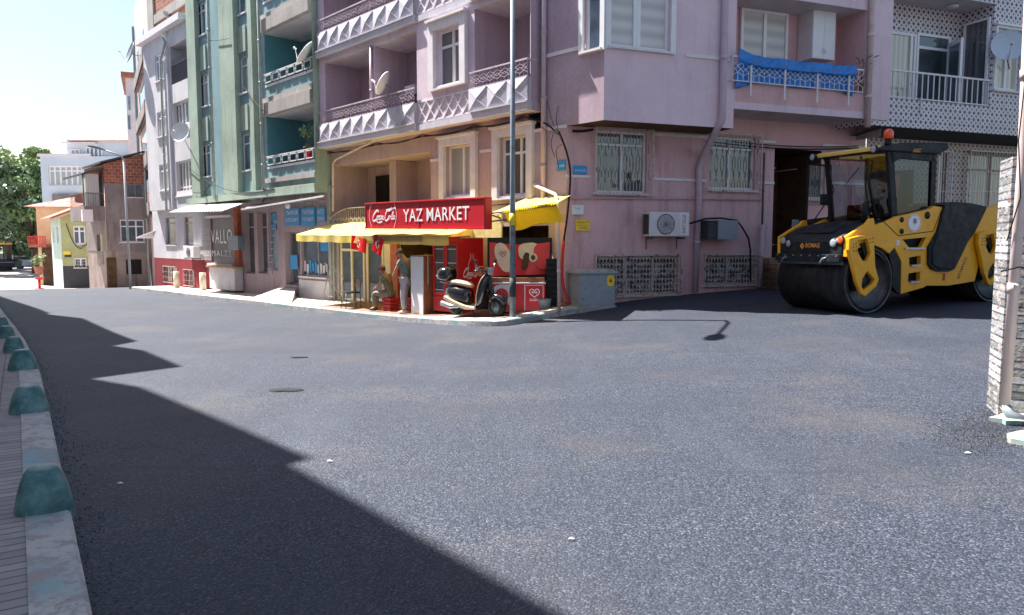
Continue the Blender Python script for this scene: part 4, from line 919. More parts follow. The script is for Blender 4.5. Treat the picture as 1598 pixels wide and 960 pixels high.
# ------------------------------------------------------------------ things on the fronts
def ac_unit(F, x0, y0, x1, y1, off, d, label, parentless=True, fan=True, txt=None, group=None):
    r = F.rect(x0,y0,x1,y1,off+d); root = thing('air_conditioner', label, 'air conditioner', F.w((r[0]+r[1])/2, off, r[2]), group)
    q = MB(); q.box(F, r[0], r[1], off+.06, off+d, r[2], r[3]); q.build('casing', M['trim'], root, bevel=.015)
    if fan:
        c = (r[0]*.6+r[1]*.4) if F is B else (r[0]+r[1])/2; cz = (r[2]+r[3])/2; R = (r[3]-r[2])*.42
        ax = F.n; q = MB(); q.lathe(F.w(c,off+d-.02,cz), ax, [(0,R),(.032,R),(.036,R*.96),(.01,R*.94),(.01,0)], 28); q.build('fan_opening', M['black'], root)
        q = MB()
        for k in range(7): 
            rr_ = R*(k+1)/7.5; pts = [F.w(c+rr_*math.cos(a_*math.pi/10), off+d+.02, cz+rr_*math.sin(a_*math.pi/10)) for a_ in range(21)]; q.tube(pts, .0035, 4, False)
        for k in range(8): a_ = k*math.pi/8; q.tube([F.w(c-R*math.cos(a_),off+d+.02,cz-R*math.sin(a_)), F.w(c+R*math.cos(a_),off+d+.02,cz+R*math.sin(a_))], .003, 4)
        q.build('fan_guard', M['polemetal'], root)
    q = MB()
    for t in (r[0]+.12, r[1]-.12): q.bar(F.w(t,off,r[2]-.04), F.w(t,off+d,r[2]-.04), .04); q.bar(F.w(t,off,r[2]-.3), F.w(t,off,r[2]-.02), .03)
    q.build('bracket', M['darkiron'], root)
    return root, r
ac, r = ac_unit(B, 1014, 331, 1076, 369, 0, .34, 'white air conditioner with a big round fan on the mauve side wall')
t0_, t1_ = B.p(1061,350,.35)[0], B.p(1074,350,.35)[0]
q = MB(); q.box(B, t0_, t1_, .335, .352, r[2]+.03, r[3]-.03); ap = q.build('side_panel', M['white'], ac)
q = MB(); q.box(B, r[0]-.012, r[0]+.001, .08, .30, r[2]+.05, r[3]-.05); q.build('fin_grille', M['darkgrey'], ac)
# vertical lettering on the unit
Fv = Frame(B.w((t0_+t1_)/2, .356, 0), u=B.u, face=False)
cu = bpy.data.curves.new('t', 'FONT'); cu.body = 'ELECTRA'; cu.align_x = 'CENTER'; to = bpy.data.objects.new('t', cu); COL.objects.link(to); bpy.context.view_layer.update()
me = bpy.data.meshes.new_from_object(to.evaluated_get(bpy.context.evaluated_depsgraph_get())); bpy.data.objects.remove(to)
co = np.array([v.co[:] for v in me.vertices]); mn, mx = co.min(0), co.max(0); q = MB(); hh_ = r[3]-r[2]-.14
q.add([B.w((t0_+t1_)/2+((y-mn[1])/(mx[1]-mn[1])-.5)*-.09, .356, r[2]+.07+hh_*(1-(x-mn[0])/(mx[0]-mn[0]))) for x,y,z in co], [tuple(p.vertices) for p in me.polygons]); q.build('lettering', M['signred'], ac, fix=False)
r = B.rect(1103,345,1150,373,.4); q = MB(); q.box(B, r[0]+.28, r[1], .0, .42, r[2], r[3]); rt = thing('wall_cabinet', 'pale boxed unit with an open dark side on the mauve side wall', 'cabinet', B.w((r[0]+r[1])/2,.2,r[2]))
q = MB(); q.box(B, r[0]+.04, r[1], .02, .40, r[2], r[3]); q.build('casing', M['darkgrey'], rt, bevel=.01); q = MB(); q.box(B, r[0]+.3, r[1]+.01, .40, .43, r[2]-.01, r[3]+.01); q.box(B, r[0]+.0, r[1]+.01, .0, .43, r[3]+.002, r[3]+.02); q.build('front_panel', M['bucket'], rt)
q = MB(); q.tube([B.at(1076,349,.3), B.at(1090,345,.3), B.at(1100,341.5,.35), B.at(1125,340.5,.3), B.at(1150,344,.3), B.at(1160,358,.2), B.at(1168,372,.12), B.at(1171,390,.08), B.at(1171,440,.06)], .022, 7); tag(q.build('black_hose', M['cable']), 'black hose drooping from the air conditioner past the pale cabinet', 'hose')
ac2, r = ac_unit(A, 286, 385, 302, 402, 0, .35, 'small white air conditioner above the red plinth')
ac3, r = ac_unit(A, 631, 133, 645, 146, -.6, .3, 'white air conditioner half hidden behind the left balcony railing', fan=False)
def dish(c, nrm, R, label, mat='white', arm=None, mount=None):
    c = Vector(c); nrm = Vector(nrm).normalized(); root = thing('satellite_dish', label, 'satellite dish', c)
    q = MB(); pr_ = [(R*.22*(k/8)**2, R*k/8) for k in range(9)]; q.lathe(c, nrm, pr_+[(R*.22+.01, R*1.01),(R*.22-.01,R*1.0)]+[(R*.22*(k/8)**2-.012, R*k/8) for k in range(7,-1,-1)], 28); q.build('reflector', M[mat], root)
    dn = (Vector((0,0,-1))+nrm*nrm.z).normalized(); f = c+nrm*R*.95+dn*R*.25
    q = MB(); q.tube([c+dn*R*.95+nrm*R*.2, f], .012, 6); q.tube([c+dn*R*.6+nrm*R*.1, c+dn*R*.95+nrm*R*.2], .015, 6); q.build('arm', M['trim'], root)
    q = MB(); q.tube([f-nrm*.03, f+nrm*.07], .035, 8); q.build('receiver', M['trim'], root)
    q = MB(); q.tube([c-nrm*.02, c-nrm*.18, Vector(mount) if mount else c-nrm*.18+Vector((0,0,-R*1.1))], .018, 6); q.build('mast', M['polemetal'], root)
    return root
dish(A.at(283,207,UP+.6), (-.2,-.95,.25), .42, 'round white satellite dish on the shuttered front of the white building', mount=A.at(283,207,UP))
dish(A.at(601,132,.5), (-.85,.1,.5), .34, 'satellite dish seen edge-on at the middle of the purple left balcony', mount=A.at(603,158,.5))
dish(A.at(480,85,.45), (-.75,-.1,.6), .42, 'satellite dish tilted up on the upper teal balcony', mount=A.at(478,112,.5))
dish(A.at(206,84,UP+.3), (-.75,-.6,.3), .55, 'dark satellite dish jutting from the far edge of the white building', 'bucket', mount=A.at(226,88,UP-.3))
dish(A.at(266,30,-1.0), (.5,-.2,.5), .45, 'grey satellite dish standing on the roof of the white building', 'lilacpanel', mount=A.at(264,50,-.6))
dish(B.at(1572,72,1.25), (-.30,-.92,.15), .40, 'blue-grey satellite dish on the bay of the tiled building', 'bluewhite', mount=B.at(1575,108,.97))

# tarpaulin balcony: railing, tarp, cupboard, plants
r_ = B.rect(1143,92,1347,130,OB+.12)
tr0, tr1 = x2t(1143,110,OB+.12,B), x2t(1347,120,OB+.12,B)
q = MB(); ztr = z0r+.16+.95; hexrail(q, B, tr0, tr1, OB+.12, ztr-.52, ztr, .30, .006)
for k_ in (.13,.38,.63,.88): t = tr0+(tr1-tr0)*k_; q.bar(B.w(t,OB+.14,z0r+.25), B.w(t,OB+.14,ztr), .04)
for t in (tr0, tr1): q.bar(B.w(t,OB+.12,ztr), B.w(t,OB-.3,ztr), .03); q.bar(B.w(t,OB+.12,ztr-.52), B.w(t,OB-.3,ztr-.52), .03)
q.build('balcony_railing', M['whiteiron'], PA)
q = MB(); q.box(B, tBe+.1, tBr, OB-.08, OB-.0, z0r+.16, z0r+.58) ; q.build('balcony_parapet', M['pinkwall'], PA)
q = MB(); nx_, nz_ = 90, 16; vs = []; random.seed(5); ta0 = tr0+.12; ta1 = tr1-.25
for j in range(nz_+1):
    for i in range(nx_+1):
        u = i/nx_; v = j/nz_; t = ta0+(ta1-ta0)*u
        fold = .03*math.sin(u*38+v*9+2*math.sin(u*9))*(.3+v)+.02*math.sin(u*85+v*21)
        sg = .10*math.sin(u*3.1)*v
        if v < .42: o = OB+.17+fold*.6; z = ztr+.07-v*.62-.04*math.sin(u*math.pi)+.008*math.sin(u*21)-(.10*max(0,1-u*9))*(-1)
        else: o = OB+.07+fold*.4; z = ztr-.18-(v-.42)*(.60+.04*math.sin(u*13+1)+.25*max(0,1-u*7)+.15*max(0,(u-.9)*8))
        vs.append(B.w(t, o, z))
q.smooth = True; q.add(vs, [(j*(nx_+1)+i, j*(nx_+1)+i+1, (j+1)*(nx_+1)+i+1, (j+1)*(nx_+1)+i) for j in range(nz_) for i in range(nx_)])
o = tag(q.build('tarpaulin', M['tarp']), 'creased bright blue tarpaulin draped over the balcony railing', 'tarpaulin'); sol = o.modifiers.new('thickness','SOLIDIFY'); sol.thickness = .004
r = B.rect(1271,16,1306,92,.62); cb_ = thing('wall_cupboard', 'white two-door cupboard hung on the balcony wall above the blue tarpaulin', 'cupboard', B.w(r[0],.1,r[2]))
q = MB(); q.box(B, r[0], r[1], .06, .55, r[2], r[3]); q.build('carcass', M['trim'], cb_, bevel=.005)
m_ = (r[0]+r[1])/2
for (a_, c_) in ((r[0]+.005, m_-.004), (m_+.004, r[1]-.005)):
    q = MB(); q.box(B, a_, c_, .55, .575, r[2]+.01, r[3]-.01); dd_ = q.build('door', M['white'], cb_)
    q = MB(); hx = m_+(-.04 if a_ < m_-.1 else .04); q.bar(B.w(hx,.59,r[2]+.12), B.w(hx,.59,r[2]+.24), .012); q.build('handle', M['metal'], dd_)
def plant(c, h, R, n, label, leafm='leaf', potm='red', potr=.13, pot=True, spiky=False, cat='potted plant', branches=3):
    c = Vector(c); root = thing('potted_plant', label, cat, c)
    if pot: q = MB(); q.lathe(c, (0,0,1), [(0,0),(0,potr*.7),(potr*1.7,potr),(potr*1.75,potr*1.08),(potr*1.9,potr*1.08),(potr*1.9,potr*.9),(potr*1.6,potr*.85),(potr*1.6,0)], 16); q.build('pot', M[potm], root)
    z0 = potr*1.6 if pot else 0; q = MB(); l_ = MB()
    for k in range(branches):
        a = random.uniform(0,6.3); tip = c+Vector((math.cos(a)*R*.6, math.sin(a)*R*.6, z0+h*random.uniform(.6,1))); mid = c+Vector((math.cos(a)*R*.25, math.sin(a)*R*.25, z0+h*.45)); q.tube([c+Vector((0,0,z0-.02)), mid, tip], [.012,.008,.004], 5)
        for j in range(n):
            u = random.random(); p = (mid.lerp(tip, u) if u > .2 else c.lerp(mid, .5)+Vector((0,0,z0*.5))); d = Vector((random.gauss(0,1),random.gauss(0,1),random.gauss(.3,.8))).normalized()
            L = random.uniform(.08,.16)*(2.2 if spiky else 1)*max(.6,R*2); w_ = d.cross(Vector((0,0,1))).normalized()*L*(.12 if spiky else .33); p = p+d*random.uniform(0,R*.5)
            l_.add([p, p+d*L*.5+w_, p+d*L-Vector((0,0,L*.25)), p+d*L*.5-w_], [(0,1,2,3)])
    q.build('stem', M['bark'], root); l_.build('leaves', M[leafm], root, fix=False); return root
random.seed(11)
pl_ = plant(A.w(x2t(478,240,UP),UP-.1,zo0+.08), 1.0, .28, 60, 'leafy plant in a red pot on the lower teal balcony railing', 'leafl', 'red', .16)
plant(B.w(x2t(1350,100,OB,B),OB-.1,ztr-.4), .7, .30, 14, 'spiky plant hanging at the right end of the tarpaulin balcony', 'leafd', 'terracotta', .09, spiky=True)
plant(B.w(x2t(1178,88,OB,B),OB-.3,z0r+.7), .42, .12, 12, 'small pot plant behind the left end of the blue tarpaulin', 'leafd', 'terracotta', .12)

# ================================================================== FAR HOUSES DOWN THE STREET
def vol(name, par, mat, plan, z0, z1, bevel=0, z1s=None):
    b = MB(); n = len(plan); z1s = z1s or [z1]*n
    b.add([Vector((p[0],p[1],z0)) for p in plan]+[Vector((p[0],p[1],z)) for p, z in zip(plan, z1s)], [tuple(range(n)), tuple(range(n,2*n))]+[(i,(i+1)%n,n+(i+1)%n,n+i) for i in range(n)])
    return b.build(name, M[mat] if isinstance(mat, str) else mat, par)
def at_y(x, Y): r = ray(x, 400); return Vector((r.x/r.y*Y, Y, 0))
ua = Vector((-.673,.740,0))
# grey house with brick top
c0 = at_y(168, 45); u1 = Vector((.96,.28,0)).normalized(); F1 = Frame(c0, u=u1); F2 = Frame(c0, u=ua)
zg = gz(c0.x, c0.y)-.2; GH = thing('grey_brick_top_house', 'tall narrow grey house with a raw brick top storey and a corner balcony', 'house', (c0.x, c0.y, zg))
e1 = c0+u1*(F1.p(229,300)[0]); e2 = c0+ua*4.6; e3 = e2+u1*6
zA = F1.p(170,286)[1]; zT0 = F1.p(168,256)[1]; zT1 = F1.p(225,239)[1]; zmid = F1.p(195,345)[1]
vol('lower_wall', GH, 'dirty', [c0, e1, e1+ua*4.6, e2], zg, F1.p(195,392)[1])
c0i, e2i = c0+F1.n*-.02, e2
wall_b = MB(); wr1 = F1.rect(198,276,223,308); wr2 = F1.rect(187,343,225,378)
wall(wall_b, F1, 0, F1.p(229,300)[0], F1.p(195,392)[1], zA, .03, [wr1, wr2], .15); 
wall(wall_b, F2, 0, 4.6, F1.p(195,392)[1], zA+.3, .03, [(1.2,2.4,zmid+.2,zmid+2.1), (1.0,2.2,zmid-2.6,zmid-.8)], .2)
wall_b.build('wall', M['greywall'], GH)
vol('brick_storey', GH, 'brick', [c0, e1, e1+ua*4.6, e2], zA, 0, z1s=[zT0, zT1, zT1, zT0])
vol('roof', GH, 'darkgrey', [c0+F1.n*.3+ua*-.3, e1+F1.n*.3, e1+ua*5, e2+F2.n*.9], 0, 0, z1s=[zT0+.16, zT1+.16, zT1+.16, zT0+.1]) if False else None
q = MB(); q.hexa([c0+F1.n*.25+F2.n*.1+Vector((0,0,zT0)), e1+F1.n*.25+Vector((0,0,zT1)), e1+ua*4.8+Vector((0,0,zT1)), e2+F2.n*.1+Vector((0,0,zT0)), c0+F1.n*.25+F2.n*.1+Vector((0,0,zT0+.12)), e1+F1.n*.25+Vector((0,0,zT1+.12)), e1+ua*4.8+Vector((0,0,zT1+.12)), e2+F2.n*.1+Vector((0,0,zT0+.12))]); q.build('roof', M['darkgrey'], GH)
q = MB(); q.hexa([F2.w(-.1,.0,zT0-.3),F2.w(4.6,.0,zT0-.3),F2.w(4.6,1.2,zT0-.75),F2.w(-.1,1.2,zT0-.75),F2.w(-.1,.0,zT0-.2),F2.w(4.6,.0,zT0-.2),F2.w(4.6,1.2,zT0-.62),F2.w(-.1,1.2,zT0-.62)]); q.build('balcony_roof', M['darkgrey'], GH)
zb0, zb1 = F1.p(168,345)[1], F1.p(168,322)[1]
q = MB(); q.box(F2, -.02, 3.4, .04, 1.15, zb0, zb0+.15); q.box(F2, -.02, .1, .04, 1.15, zb0+.15, zb1); q.box(F2, .1, 3.4, 1.05, 1.15, zb0+.15, zb1); q.build('balcony', M['greywall'], GH)
q = MB()
for i in range(9): q.bar(F2.w(0,.1+i*.13,zb1), F2.w(0,.1+i*.13,zb1+.75), .02)
for i in range(14): q.bar(F2.w(i*.25,1.12,zb1), F2.w(i*.25,1.12,zb1+.75), .02)
q.bar(F2.w(0,.1,zb1+.75), F2.w(0,1.12,zb1+.75), .04); q.bar(F2.w(0,1.12,zb1+.75), F2.w(3.4,1.12,zb1+.75), .04); q.bar(F2.w(0,1.12,zb1), F2.w(0,1.12,zT0-.7), .05); q.build('balcony_railing', M['darkiron'], GH)
q = MB(); q.box(F2, .4, 1.3, .2, .9, zb1+.0, zb1+1.9); q.build('balcony_glazing', M['gcurtain'], GH); q = MB(); q.box(F2, -.3, -.0, .75, 1.3, zb0-.05, zb0+.65); q.build('outdoor_unit', M['trim'], GH)
window(GH, F1, wr1, .03, 'gdark', .07, (.5,), .62, .1, fmat='greywall'); window(GH, F1, wr2, .03, 'gdark', .07, (.33,.66), .7, .1, fmat='trim')
rr2 = F1.rect(197,405,221,428); q = MB(); q.box(F1, rr2[0], rr2[1], 0, .02, rr2[2], rr2[3]); q.build('cellar_opening', M['void'], GH); rr3 = F1.rect(167,402,182,447); q = MB(); q.box(F1, rr3[0]+.0, rr3[1], 0, .03, zg, rr3[3]); q.build('doorway', M['brownvoid'], GH)
q = MB(); q.bar(F1.w(F1.p(228,300)[0],.1,zg), F1.w(F1.p(228,300)[0],.1,zT1), .1); q.build('drainpipe', M['pipegreen'], GH)
# small red kiosk gap between grey house and white building, with a lean-to
LT = thing('passage_lean_to', 'dark passage under a small white lean-to roof beside the red plinth', 'lean-to', A.w(hq+1,-1.5,-.9))
q = MB(); q.hexa([A.w(hq+.1,-.9,-2),A.w(hq+3.6,-2.4,-2),A.w(hq+3.6,-3.4,-2),A.w(hq+.1,-3.4,-2),A.w(hq+.1,-.9,2.2),A.w(hq+3.6,-2.4,2.0),A.w(hq+3.6,-3.4,2.2),A.w(hq+.1,-3.4,2.2)]); q.build('back_wall', M['void'], LT)
q = MB(); q.hexa([A.at(212,372,.2),A.at(244,360,0),A.w(hq-.1,-1.6,A.p(244,360)[1]),A.w(hq+2.8,-1.9,A.p(212,372)[1]),A.at(212,370.5,.2),A.at(244,358.5,0),A.w(hq-.1,-1.6,A.p(244,358.5)[1]),A.w(hq+2.8,-1.9,A.p(212,370.5)[1])]); q.build('roof', M['trim'], LT)
# olive house
c1 = at_y(97, 53); u2 = Vector((.98,.17,0)).normalized(); F3 = Frame(c1, u=u2); F4 = Frame(c1, u=Vector((-.62,.785,0)))
zo = gz(c1.x,c1.y)-.3; OH = thing('olive_house', 'low olive-green house with a shallow sloping tiled roof', 'house', (c1.x,c1.y,zo))
tw = F3.p(162,380)[0]; f1 = c1+u2*tw; f2 = c1+F4.u*5
zl0, zl1 = F3.p(97,340)[1], F3.p(136,327)[1]; 
ow = F3.rect(114,353,133,381); ow2 = F3.rect(116,403,135,418)
b = MB(); mo = [M['olive'], M['mintwall'], M['darkgrey']]
zpl = F3.p(110,415)[1]
wall(b, F3, 0, tw, zpl, zl0, .0, [ow, ow2], .12); b.cur = 2; wall(b, F3, 0, tw, zo, zpl, .0, [])
b.cur = 0; b.add([F3.w(0,0,zl0),F3.w(tw,0,zl0),F3.w(tw,0,zl1+.6),F3.w(0,0,zl0+.001)], [(0,1,2,3)])
b.cur = 1; wall(b, F4, 0, 5, zo, zl0, 0, [(1.0,2.0,F3.p(97,380)[1],F3.p(97,352)[1]),(3.2,4.1,F3.p(97,380)[1],F3.p(97,352)[1])], .12)
b.build('wall', mo, OH)
sl_ = Vector((0,0,.14)); fr_ = F3.n*.4+F4.n*.45
q = MB(); a_ = c1+fr_+Vector((0,0,zl0-.12)); b_ = f1+F3.n*.4+Vector((0,0,zl1+.6)); q.hexa([a_, b_, b_+F4.u*6, a_+F4.u*6, a_+sl_, b_+sl_, b_+F4.u*6+sl_, a_+F4.u*6+sl_]); q.build('roof', M['terracotta'], OH)
window(OH, F3, ow, 0, 'gnet', .09, (.5,), .72, .08); w_ = window(OH, F3, ow2, 0, 'gdark', .08, (.5,), None, .08); grille(w_, F3, ow2, .05, 'bars', 'whiteiron', .25)
for tt in (1.0, 3.2): window(OH, F4, (tt,tt+.95,F3.p(97,380)[1],F3.p(97,352)[1]), 0, 'gblue', .07, (.5,), None, .08, sill=0)
r = F3.rect(99,392,110,398,.03); q = MB(); q.box(F3, r[0], r[1], .01, .04, r[2], r[3]); q.build('yellow_plate', M['yellow'], OH); r = F3.rect(101,397.5,111,401.5,.03); q = MB(); q.box(F3, r[0], r[1], .01, .05, r[2], r[3]); q.build('dark_plate', M['darkgrey'], OH)
q = MB(); q.tube(sag(F3.w(.4,.1,zl0-.4), F3.w(tw*.5,.1,zl0-2.1), .6), .03, 5); q.tube(sag(F3.w(tw*.5,.1,zl0-2.0), F3.w(tw-.3,.1,zl0-.6), .3), .03, 5); q.build('cable', M['cable'], OH)
# apricot house behind
c2 = at_y(60, 60); F5 = Frame(c2, u=Vector((.985,.17,0))); zo2 = -2.4; AH = thing('apricot_house', 'apricot house with a hipped red-tile roof and a square chimney', 'house', (c2.x,c2.y,zo2))
tw5 = F5.p(165,340)[0]; ze = F5.p(100,321)[1]; zrg = F5.p(120,302)[1]
b = MB(); b.box(F5, 0, tw5, -7, 0, zo2, ze); b.build('wall', M['orange'], AH)
b = MB(); L_ = F5.w(-.6,.7,ze-.1); R_ = F5.w(tw5+.5,.7,ze-.1); L2 = F5.w(-.6,-7.5,ze-.1); R2 = F5.w(tw5+.5,-7.5,ze-.1); g_1 = F5.w(4.0,-3.4,zrg+.4); g_2 = F5.w(tw5-.5,-3.4,zrg+.4)
b.add([L_,R_,R2,L2,g_1,g_2], [(0,1,5,4),(1,2,5),(2,3,4,5),(3,0,4),(0,3,2,1)]); 
def tileroof(name, c, c2):
    N = NT(name); sx = N.n('SeparateXYZ'); N.l(N.tc, sx.inputs[0]); w = N.n('TexWave'); w.inputs['Scale'].default_value = 1.1; w.inputs['Distortion'].default_value = 2; N.l(N.tc, w.inputs[0]); w.bands_direction = 'X'
    return N.set(N.mix(N.ramp(N.noise(1.8,6,.8),[(.42,(0,0,0)),(.58,(1,1,1))]), N.mix(w.outputs[1], sc(c,.6), c), c2), .85)
M['rooftile'] = tileroof('weathered_roof_tiles', (.36,.12,.085), (.44,.30,.26))
b.build('roof', M['rooftile'], AH); b = MB(); r = F5.rect(117,303,127,322,-.5); b.box(F5, r[0], r[1], -1.3, -.5, r[2]-.8, r[3]+.1); b.build('chimney', M['terracotta'], AH)
q = MB(); r = F5.rect(57,369,80,384,0); q.box(F5, r[0]-.2, r[1], .0, 1.0, r[2]-.1, r[2]+.1); q.build('balcony', M['terracotta'], AH); q = MB()
for i in range(12): q.bar(F5.w(r[0]-.2+(r[1]-r[0]+.2)*i/11,1.0,r[2]+.1), F5.w(r[0]-.2+(r[1]-r[0]+.2)*i/11,1.0,r[3]), .04)
q.bar(F5.w(r[0]-.2,1.0,r[3]), F5.w(r[1],1.0,r[3]), .06); q.build('balcony_railing', M['redplastic'], AH)
q = MB(); r = F5.rect(60,386,84,440,.05); q.box(F5, r[0]+.3, r[1], .0, .05, zo2, r[3]); q.build('shop_opening', M['brownvoid'], AH)
# pale blue apartment on the hill
c3 = at_y(71, 78); F6 = Frame(c3, az=90); BH = thing('pale_blue_apartment_building', 'pale blue-white apartment block with a glazed balcony row and reddish roof', 'building', (c3.x,c3.y,-2))
T = lambda x: F6.p(x,250)[0]; Z = lambda y: F6.p(130,y)[1]
b = MB(); bw_ = F6.rect(76,259,128,290); wall(b, F6, 0, T(240), -2, Z(244)+0, 0, [bw_], .3); b.quad(F6.w(0,0,Z(244)),F6.w(T(240),0,Z(244)),F6.w(T(240),-9,Z(244)),F6.w(0,-9,Z(244))); b.quad(F6.w(0,0,-2),F6.w(0,-9,-2),F6.w(0,-9,Z(244)),F6.w(0,0,Z(244))); b.build('wall', M['bluewhite'], BH)
b = MB(); b.box(F6, T(102), T(240), -9, -.4, Z(244), Z(217)); b.build('upper_storey', M['bluewhite'], BH)
b = MB(); b.add([F6.w(T(118)-1,0,Z(219)),F6.w(T(245),0,Z(219)),F6.w(T(245),-10,Z(219)),F6.w(T(118)-1,-10,Z(219)),F6.w(T(185),-4,Z(203)),F6.w(T(245),-4,Z(203))], [(0,1,5,4),(1,2,5),(2,3,4,5),(3,0,4),(0,3,2,1)]); b.build('roof', M['rooftile'], BH)
b = MB(); b.box(F6, -.2, T(142), -.3, .15, Z(244), Z(244)+.25); b.box(F6, T(102)-.3, T(150), -.4, .1, Z(224), Z(222)); b.build('parapet', M['trim'], BH)
window(BH, F6, bw_, 0, 'gcurtain', .12, (.17,.34,.51,.68,.85), .75, .15, name='glazed_balcony', sill=.1); window(BH, F6, F6.rect(131,229,157,247), -.4, 'gblue', .12, (.25,.5,.75), None, -.05, sill=0); window(BH, F6, F6.rect(107,232,122,246), -.4, 'gcurtain', .12, (.5,), None, -.05, sill=0)
b = MB(); b.box(F6, 1.2, T(250), .1, .3, -2, Z(303)); b.build('lower_storey', M['greywall'], BH)
# brick penthouse block behind the white building, tall thin white house
P4 = A.w(x2t(233,30,-1.0)+0,-1.0,0); BP = thing('raw_brick_building', 'unfinished red brick upper storeys with grey concrete frame behind the white roof', 'building', (P4.x,P4.y,0))
ab = x2t(233,40,-1.0); FBk = A
b = MB(); b.box(A, h0-1, ab, -9, -1.0, 3, 17); b.build('brick_wall', M['brick'], BP)
b = MB()
for z in (A.p(260,19,-1)[1], A.p(260,-50,-1)[1], A.p(260,45,-1)[1]-.2): b.box(A, h0-1, ab+.02, -1.0, -.94, z-.22, z+.22)
b.box(A, ab-.9, ab+.02, -1.0, -.92, 3, 17); b.build('concrete_frame', M['concrete'], BP)
c4 = A.w(ab,-1,0); tz = at_y(217, 44)
FL = Frame(A.w(ab,-1.0,0), u=(at_y(226,52)-A.w(ab,-1.0,0)))
lw_ = (at_y(226,52)-A.w(ab,-1.0,0)).length
b = MB(); b.box(FL, 0, lw_, -6, 0, -1.5, 17); b.build('side_wall', stucco('pale_pink_side', (.58,.44,.42), amt=.4), BP)
for k in range(4):
    z = 3.0+k*2.85; q = MB(); q.box(FL, lw_*.35, lw_*.85, -.02, .03, z+.9, z+2.3); q.build('window', M['gdark'], BP); q = MB(); q.box(FL, lw_*.2, lw_*.95, 0, .25, z, z+.12); q.box(FL, lw_*.2, lw_*.95, .2, .25, z, z+.8); q.build('balcony', M['greywall'], BP)
b = MB(); b.bar(FL.w(lw_-.1,.12,0), FL.w(lw_-.1,.12,16), .12); b.build('drainpipe', M['tealwall'], BP)
c5 = at_y(194, 60); F7 = Frame(c5, u=Vector((.9,.43,0))); WH = thing('tall_white_house', 'tall plain white house wall rising behind the grey brick-topped house', 'building', (c5.x,c5.y,-1))
b = MB(); z5 = F7.p(204,122)[1]; b.box(F7, F7.p(199,200)[0], F7.p(240,200)[0], -8, 0, -1, z5); b.build('wall', M['whitewall'], WH)
b = MB(); b.box(F7, F7.p(199,200)[0]-.3, F7.p(240,200)[0], -8, .3, z5, z5+.4); b.build('eaves', M['terracotta'], WH)
for y_ in (150, 180): r = F7.rect(200,y_,203.5,y_+22,.02); q = MB(); q.box(F7, r[0], r[1], .0, .05, r[2], r[3]); q.build('window', M['gblue'], WH)

# ================================================================== TREES
def leafcloud(n, cs, size, rng):
    v = []; f = []
    for i in range(n):
        c, R = cs[rng.randrange(len(cs))]
        d = Vector((rng.gauss(0,1),rng.gauss(0,1),rng.gauss(0,1))).normalized()*(rng.random()**.45)
        p = Vector((c[0]+d.x*R[0], c[1]+d.y*R[1], c[2]+d.z*R[2]))
        a = Vector((rng.gauss(0,1),rng.gauss(0,1),rng.gauss(0,1))).normalized(); b_ = a.cross(Vector((rng.gauss(0,1),rng.gauss(0,1),rng.gauss(0,1)))).normalized(); s = size*rng.uniform(.6,1.4)
        k = len(v); v += [p+a*s, p+b_*s*.6, p-a*s, p-b_*s*.6]; f.append((k,k+1,k+2,k+3))
    return v, f
def tree(x, y, H, R, label, lm, seed, n=7000, group='trees at the end of the street'):
    rng = random.Random(seed); z = gz(x,y); root = thing('leafy_tree', label, 'tree', (x,y,z), group)
    q = MB(); top = Vector((x+rng.uniform(-.5,.5),y,z+H*.6)); q.tube([Vector((x,y,z-.3)), Vector((x+.1,y,z+H*.3)), top], [.35,.26,.14], 8)
    cs = []
    for k in range(34):
        a = rng.uniform(0,6.28); hh = rng.uniform(.26,1.0); rr_ = R*rng.uniform(.15,1.0)*math.sqrt(max(.1,1-((hh-.55)/.5)**2)); h = z+H*hh; c = Vector((x+math.cos(a)*rr_, y+math.sin(a)*rr_, h)); s = R*rng.uniform(.13,.27)
        cs.append((c, (s*1.25,s*1.25,s*.7)))
        if k < 14: q.tube([Vector((x,y,z+H*.3)), Vector((x,y,z+H*.4)).lerp(c,.5), c], [.12,.08,.03], 5)
    q.build('trunk', M['bark'], root)
    v, f = leafcloud(n, cs, .24, rng); l_ = MB(); l_.add(v, f); l_.build('crown', M[lm], root, fix=False)
def tx(px, Y): r = ray(px, 380); return r.x/r.y*Y
tree(tx(12,92), 92, 14.5, 6.0, 'tallest light green tree at the left edge of the photo', 'leafl', 1, 9000)
tree(tx(52,84), 84, 12.5, 4.6, 'broad mid-green tree beside the apricot house', 'leaf', 2, 9000)
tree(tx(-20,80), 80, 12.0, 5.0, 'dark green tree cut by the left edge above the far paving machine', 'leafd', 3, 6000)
tree(tx(62,100), 100, 15.5, 4.2, 'thin light tree behind the broad one next to the pale blue block', 'leafl', 4, 6000)
tree(tx(30,98), 98, 8.5, 5.0, 'low dark tree added for the shade under the crowns', 'leafd', 5, 8000)  # dark crown added to darken the bright ground between the trunks
tree(tx(35,112), 112, 11.5, 9.0, 'wide dark tree farthest away at the end of the street', 'leafd', 6, 12000)

